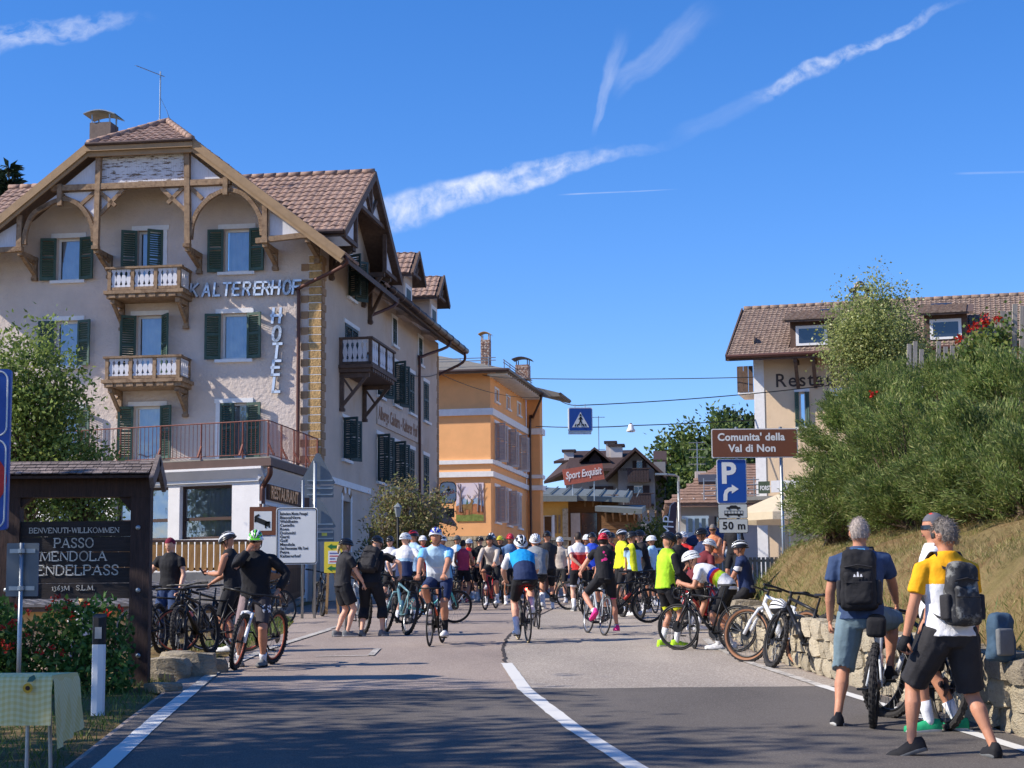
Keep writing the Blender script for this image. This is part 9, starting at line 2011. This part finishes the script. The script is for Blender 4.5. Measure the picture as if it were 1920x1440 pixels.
rider('rider in greige jersey and dark helmet coming on a red bike', L0, rz, crank=80, lean=36, head=(0, 6), blab='red road bike of the rider in greige', bk=dict(fm=paint('red', rgb(178, 34, 40))), sk=SK_M, shirt=C_GREIGE, sleeve=.95, shorts=C_BLACK, socks=C_WHITE, shoes=C_WHITE, helmet=(H_BLK, H_IN), H=1.78)
# 13 group at left centre
L0 = gpx(642, 1194); person('blond woman in black top, shorts and helmet, hands on her bike', L0, R(-62), lean=6, head=(0, -10), hands=((-.06, .38, .90), (.16, .34, .88)), feet=((-.1, -.06, .09), (.1, .05, .09)), sk=SK_L, shirt=C_BLACK2, sleeve=.42, loose=.02, shorts=C_BLACK, short_len=.42, short_loose=.016, shoes=C_GREYS, helmet=(H_BLK, H_IN), pony=HAIR_Y, hair=HAIR_Y, voxel=.013, H=1.68, bulk=1.02)
bike('grey mountain bike held by the blond woman in black', off(gpx(668, 1188), 0, .1, 0), R(20), 'mtb', fm=paint('grey', rgb(120, 122, 126)), lean=6, steer=-10)
L0 = gpx(694, 1193); J = person('man in black with backpack and cropped trousers stooping over his bike', L0, R(-14), lean=26, side=4, head=(-15, -20), feet=((-.14, -.04, .09), (.2, .06, .09)), hands=((-.26, .2, .90), (.44, .34, 1.06)), elbow=((-.5, -.8, 0), (.8, -.4, 0)), sk=SK_L, shirt=C_BLACK, sleeve=.42, loose=.02, shorts=C_BLACK, short_len=.74, short_loose=.012, shoes=C_GREYS, helmet=(H_BLK, H_IN), voxel=.013, H=1.78)
backpack('dark ribbed backpack on the stooping man in black', J, C_BLACK2, C_BLACK, .3, .48, .2)
bike('teal and grey city bike beside the stooping man in black', off(gpx(745, 1190), 0, .25, 0), R(22), 'mtb', fm=paint('teal', rgb(96, 132, 140)), lean=12, steer=-8, rim=ALU)
L0 = gpx(758, 1168); person('rider in white jersey fading to dark blue with white helmet, back turned', L0, R(-12), lean=10, head=(-25, -4), feet=((-.14, 0, .09), (.16, .02, .09)), hands=((-.28, .1, .95), (.3, .06, .98)), elbow=((-1, -.6, 0), (1, -.6, 0)), sk=SK_L, shirt=[C_WHITE, C_NAVY, C_LBLUE], pat=lambda p, J: 0 if up(p, J) > .30 or abs((p - J['P']).dot(J['SX'])) > .2 else (2 if up(p, J) > .24 else 1), shorts=C_BLACK, socks=C_WHITE, shoes=C_BLACK, helmet=(H_WHT, H_IN), voxel=.014, H=1.8)
bike('black road bike in front of the rider in the white and dark blue jersey', off(L0, .05, .3, 0), R(178), fm=BLACKM)
person('tall man in pale lilac shirt and dark red helmet behind the white jersey', (at_x(775, 41), 41), R(-40), head=(0, -6), shirt=C_LBLUE, sleeve=.5, loose=.02, shorts=C_BLACK, socks=C_BLACK, helmet=(H_BLK, H_IN, H_RED), H=1.86)
bike('teal road bike lying low between the groups', (at_x(800, 36.5), 36.5), R(-70), fm=paint('turquoise', rgb(60, 150, 150)), lean=14)
person('rider in red with white helmet left behind the blue helmet rider', (at_x(793, 45), 45), R(200), shirt=C_RED, shorts=C_BLACK, helmet=(H_WHT, H_IN), socks=C_WHITE)
person('rider in dark blue with white helmet right behind the blue helmet rider', (at_x(836, 43.5), 43.5), R(150), shirt=[C_NAVY], shorts=C_NAVY, helmet=(H_WHT, H_IN, H_BLK), socks=C_WHITE, hands=((-.2, .4, 1.0), (.2, .4, 1.0)), lean=15)
person('woman in raspberry sleeveless top and black shorts, back turned', (at_x(869, 49), 49), R(-10), tank=True, shirt=C_PINK, shorts=C_BLACK, short_len=.4, hair=HAIR_B, sk=SK_M, hands=((-.2, .3, .95), (.2, .3, .95)), H=1.66, shoes=C_PINK)
person('man in blue and white shirt with grey helmet behind the raspberry top', (at_x(858, 51.5), 51.5), R(170), shirt=[C_SKY, C_WHITE], pat=lambda p, J: 1 if p.x > 0 else 0, shorts=C_DENIM, short_len=.5, helmet=(C_GREYS, H_IN), H=1.8)
bike('dark bike standing beside the raspberry top', (at_x(852, 47.5), 47.5), R(170), 'road', fm=BLACKM)
bike('dark mountain bike right of the raspberry top by the stone base', (at_x(890, 52), 52), R(-75), 'mtb', fm=BLACKM, lean=6)
person('rider with white and black helmet close behind the greige rider', (at_x(922, 46.5), 46.5), R(176), shirt=C_BLACK, shorts=C_BLACK, helmet=(H_WHT, H_IN, H_BLK), socks=C_WHITE, shoes=C_WHITE, H=1.82)
person('person in black jacket with yellow helmet behind the greige rider', (at_x(939, 50), 50), R(165), shirt=C_BLACK, sleeve=.97, shorts=C_BLACK, short_len=.9, helmet=(H_YEL, H_IN), hands=((-.2, .4, 1.0), (.2, .4, 1.0)), H=1.76)
bike('black bike of the person with the yellow helmet', (at_x(945, 48.5), 48.5), R(178), 'mtb', fm=BLACKM)
person('person with black and white helmet far behind the azure rider', (at_x(1008, 50), 50), R(185), shirt=C_NAVY, shorts=C_BLACK, helmet=(H_BLK, H_IN, H_WHT), H=1.8)
# 14 man with the green helmet and his mountain bike
rz = R(163); B0 = gpx(440, 1256); L0 = off(B0, 0, -.70, rz)
bike('grey mountain bike with orange trim under the man with the green helmet', L0, rz, 'mtb', fm=paint('dark', rgb(60, 60, 64)), fork=paint('white', rgb(220, 222, 226)), rim=mat('orange_rim', rgb(170, 84, 56), .4), steer=12, lean=-7)
ORNG = gpx(478, 1250)
person('man with green and white helmet and black windbreaker eating beside his bike', ORNG, R(178), hip=(0, 0, .93), lean=4, head=(6, -10), feet=((-.11, .02, .09), (.22, -.12, .09)), foot_yaw=(-6, 14), hands=((-.32, .14, .98), (.07, .2, 1.5)), elbow=((-1, -.4, -.2), (.8, .1, -1)), palm=((0, 0, -1), (0, -1, 0)), curl=(1, .9), sk=SK_M, shirt=[C_BLACK], sleeve=.96, loose=.02, shorts=[cloth('graphite', rgb(66, 62, 66)), cloth('mauve_grey', rgb(136, 118, 120)), C_WHITE], spat=lambda p, J: 2 if p.x < -.1 and p.y > .05 and .70 < p.z < .80 and noise.noise(p * 30) > 0 else (1 if p.x > .12 else 0), short_len=.46, socks=C_WHITE, sock_h=.09, shoes=C_GREYS, sole=C_BLACK, helmet=(H_WHT, H_IN, H_GRN), vis=H_GRN, glasses=True, voxel=.011, H=1.82, bulk=1.08)
# 15 people and bikes in the shade at the left
L0 = (at_x(437, 27.6), 27.6); J = person('man in black sleeveless top and striped helmet looking at his phone', L0, R(78), lean=8, head=(0, -28), hands=((-.05, .38, 1.16), (.14, .40, 1.02)), palm=((0, 0, 1), (0, 0, -1)), curl=(.8, 1), tank=True, sk=SK_M, shirt=C_BLACK, shorts=C_BLACK, short_len=.5, short_loose=.012, socks=C_WHITE, sock_h=.1, shoes=C_WHITE, helmet=(H_BLK, H_IN, H_WHT), glasses=True, voxel=.013, H=1.78, bulk=1.04)
ph_p = Vector(J['arms'][0][0][6]); Mo_ = T(*J['o'].location) @ RZ(J['o'].rotation_euler.z); b = MB(); v, f = rbox((0, 0, 0), (.075, .15, .009), .004, 1); b.mesh(v, f); ph_ = b.build('phone', SIGN_BLACK); ph_.matrix_world = Mo_ @ T(*(ph_p + Vector((.02, .10, .03)))) @ Matrix.Rotation(R(50), 4, 'X'); tag(ph_, 'black phone in the hand of the man in the sleeveless top', 'phone')
person('woman with dark red knitted hat, black shirt and jeans among the shaded bikes', (at_x(318, 28.6), 28.6), R(165), head=(-15, -18), hands=((-.24, .16, .86), (.36, .2, .98)), sk=SK_L, shirt=C_BLACK, sleeve=.36, loose=.022, shorts=C_JEANS, short_len=.96, short_loose=.012, shoes=C_BLACK, cap=mat('red_knit', rgb(122, 34, 56), .95, var=.3, scale=30., bump=.01, bscale=60.), hair=None, H=1.66, z=gz(28.6) + .05, voxel=.013)
for px, Y, a, k_, lab, le in ((375, 26.2, 168, 'mtb', 'black mountain bike in front of the woman in jeans', 5), (284, 26.6, 172, 'mtb', 'dark mountain bike half hidden by the timber post', 4), (398, 28.6, 150, 'mtb', 'second black mountain bike beside the man with the phone', 6), (408, 27.2, 100, 'road', 'orange rimmed road bike low behind the green helmet man', 16), (335, 27.6, 105, 'road', 'white tyred bike behind the jeans of the woman', 10)):
 bike(lab, (at_x(px, Y), Y), R(a), k_, fm=BLACKM, rim=mat('orange_rim', rgb(170, 84, 56), .4) if 'orange' in lab else BLACKM, lean=le, steer=6, z=gz(Y) + .02, wall=mat('white_tyre_wall', rgb(190, 190, 190), .7) if 'white' in lab else TYRE, bottle=mat('bottle_redwhite', rgb(220, 120, 110), .4) if 'front of the woman' in lab else None)
bike('black road bike leaning on the picket fence', (at_x(508, 37), 37), R(-30), fm=BLACKM, lean=-12)
bike('dark bike parked behind the yellow notice', (at_x(598, 41), 41), R(15), 'mtb', fm=BLACKM, lean=8)
person('child in white shirt sitting lower down behind the hedge', (at_x(155, 27), 27), R(20), z=at(155, 1160, 27).z - 1.0, shirt=C_WHITE, shorts=C_NAVY, hair=HAIR_Y, H=1.35, voxel=.016)
# 16 more of the pack in the middle distance
for i, (px, Y, a, m_, h_, tx) in enumerate(((880, 53, 170, C_RED, H_WHT, 'red jersey with white helmet farthest back by the stone base'), (903, 50, 20, C_BLACK, H_BLK, 'all black with black helmet left of the greige rider'), (957, 47, 190, C_DENIM, H_RED, 'blue jersey with red helmet left of the azure rider'), (1028, 44, 10, C_BLACK2, H_BLK, 'charcoal top with black helmet right of the grey rider'), (1054, 48, 160, C_GREIGE, H_WHT, 'greige top with white helmet left of the red and white jersey'), (1100, 47, 200, C_NAVY, H_WHT, 'navy top with white helmet behind the bright blue jacket'), (1148, 46, 150, C_MAROON, H_BLK, 'maroon top with black helmet behind the red helmet'), (1212, 41, 100, C_BLACK, H_BLK, 'black top left of the lime vest'), (1228, 45, 60, C_LBLUE, H_WHT, 'pale blue jersey with white helmet left of the lime vest'), (1274, 40, 200, C_BLACK2, H_BLK, 'charcoal jersey right of the lime vest'), (1290, 42, 140, C_RED, H_WHT, 'red jersey in the parked bike cluster'), (1324, 37, 110, C_NAVY, H_BLK, 'navy jersey behind the rainbow jersey'), (815, 47, 30, C_GREEN, H_YEL, 'green jersey with yellow helmet behind the approaching blue helmet'), (735, 44, 160, C_WHITE, H_BLK, 'white shirt with black helmet right of the stooping man'))):
 person('standing rider in ' + tx, (at_x(px, Y), Y), R(a), shirt=m_, shorts=C_BLACK, socks=C_WHITE, helmet=(h_, H_IN), head=((-20, 15, 0)[i % 3], -8), lean=(2, 12, 6)[i % 3], hands=(((-.18, .38, .98), (.18, .38, .98)) if i % 2 else (None, None)), H=1.72 + .04 * (i % 4), sk=(SK_M, SK_L, SK_D)[i % 3], voxel=.017)
 if i % 2: bike('bicycle of the rider in ' + tx, (at_x(px + 8, Y - .7), Y - .7), R(a + (170 if i % 4 == 1 else 60)), 'mtb' if i % 4 == 1 else 'road', lean=4)
bike('black mountain bike right of the tan walled bike at the stone wall', (at_x(1500, 22.6), 22.6), R(24), 'mtb', lean=10, steer=-12)
flush()
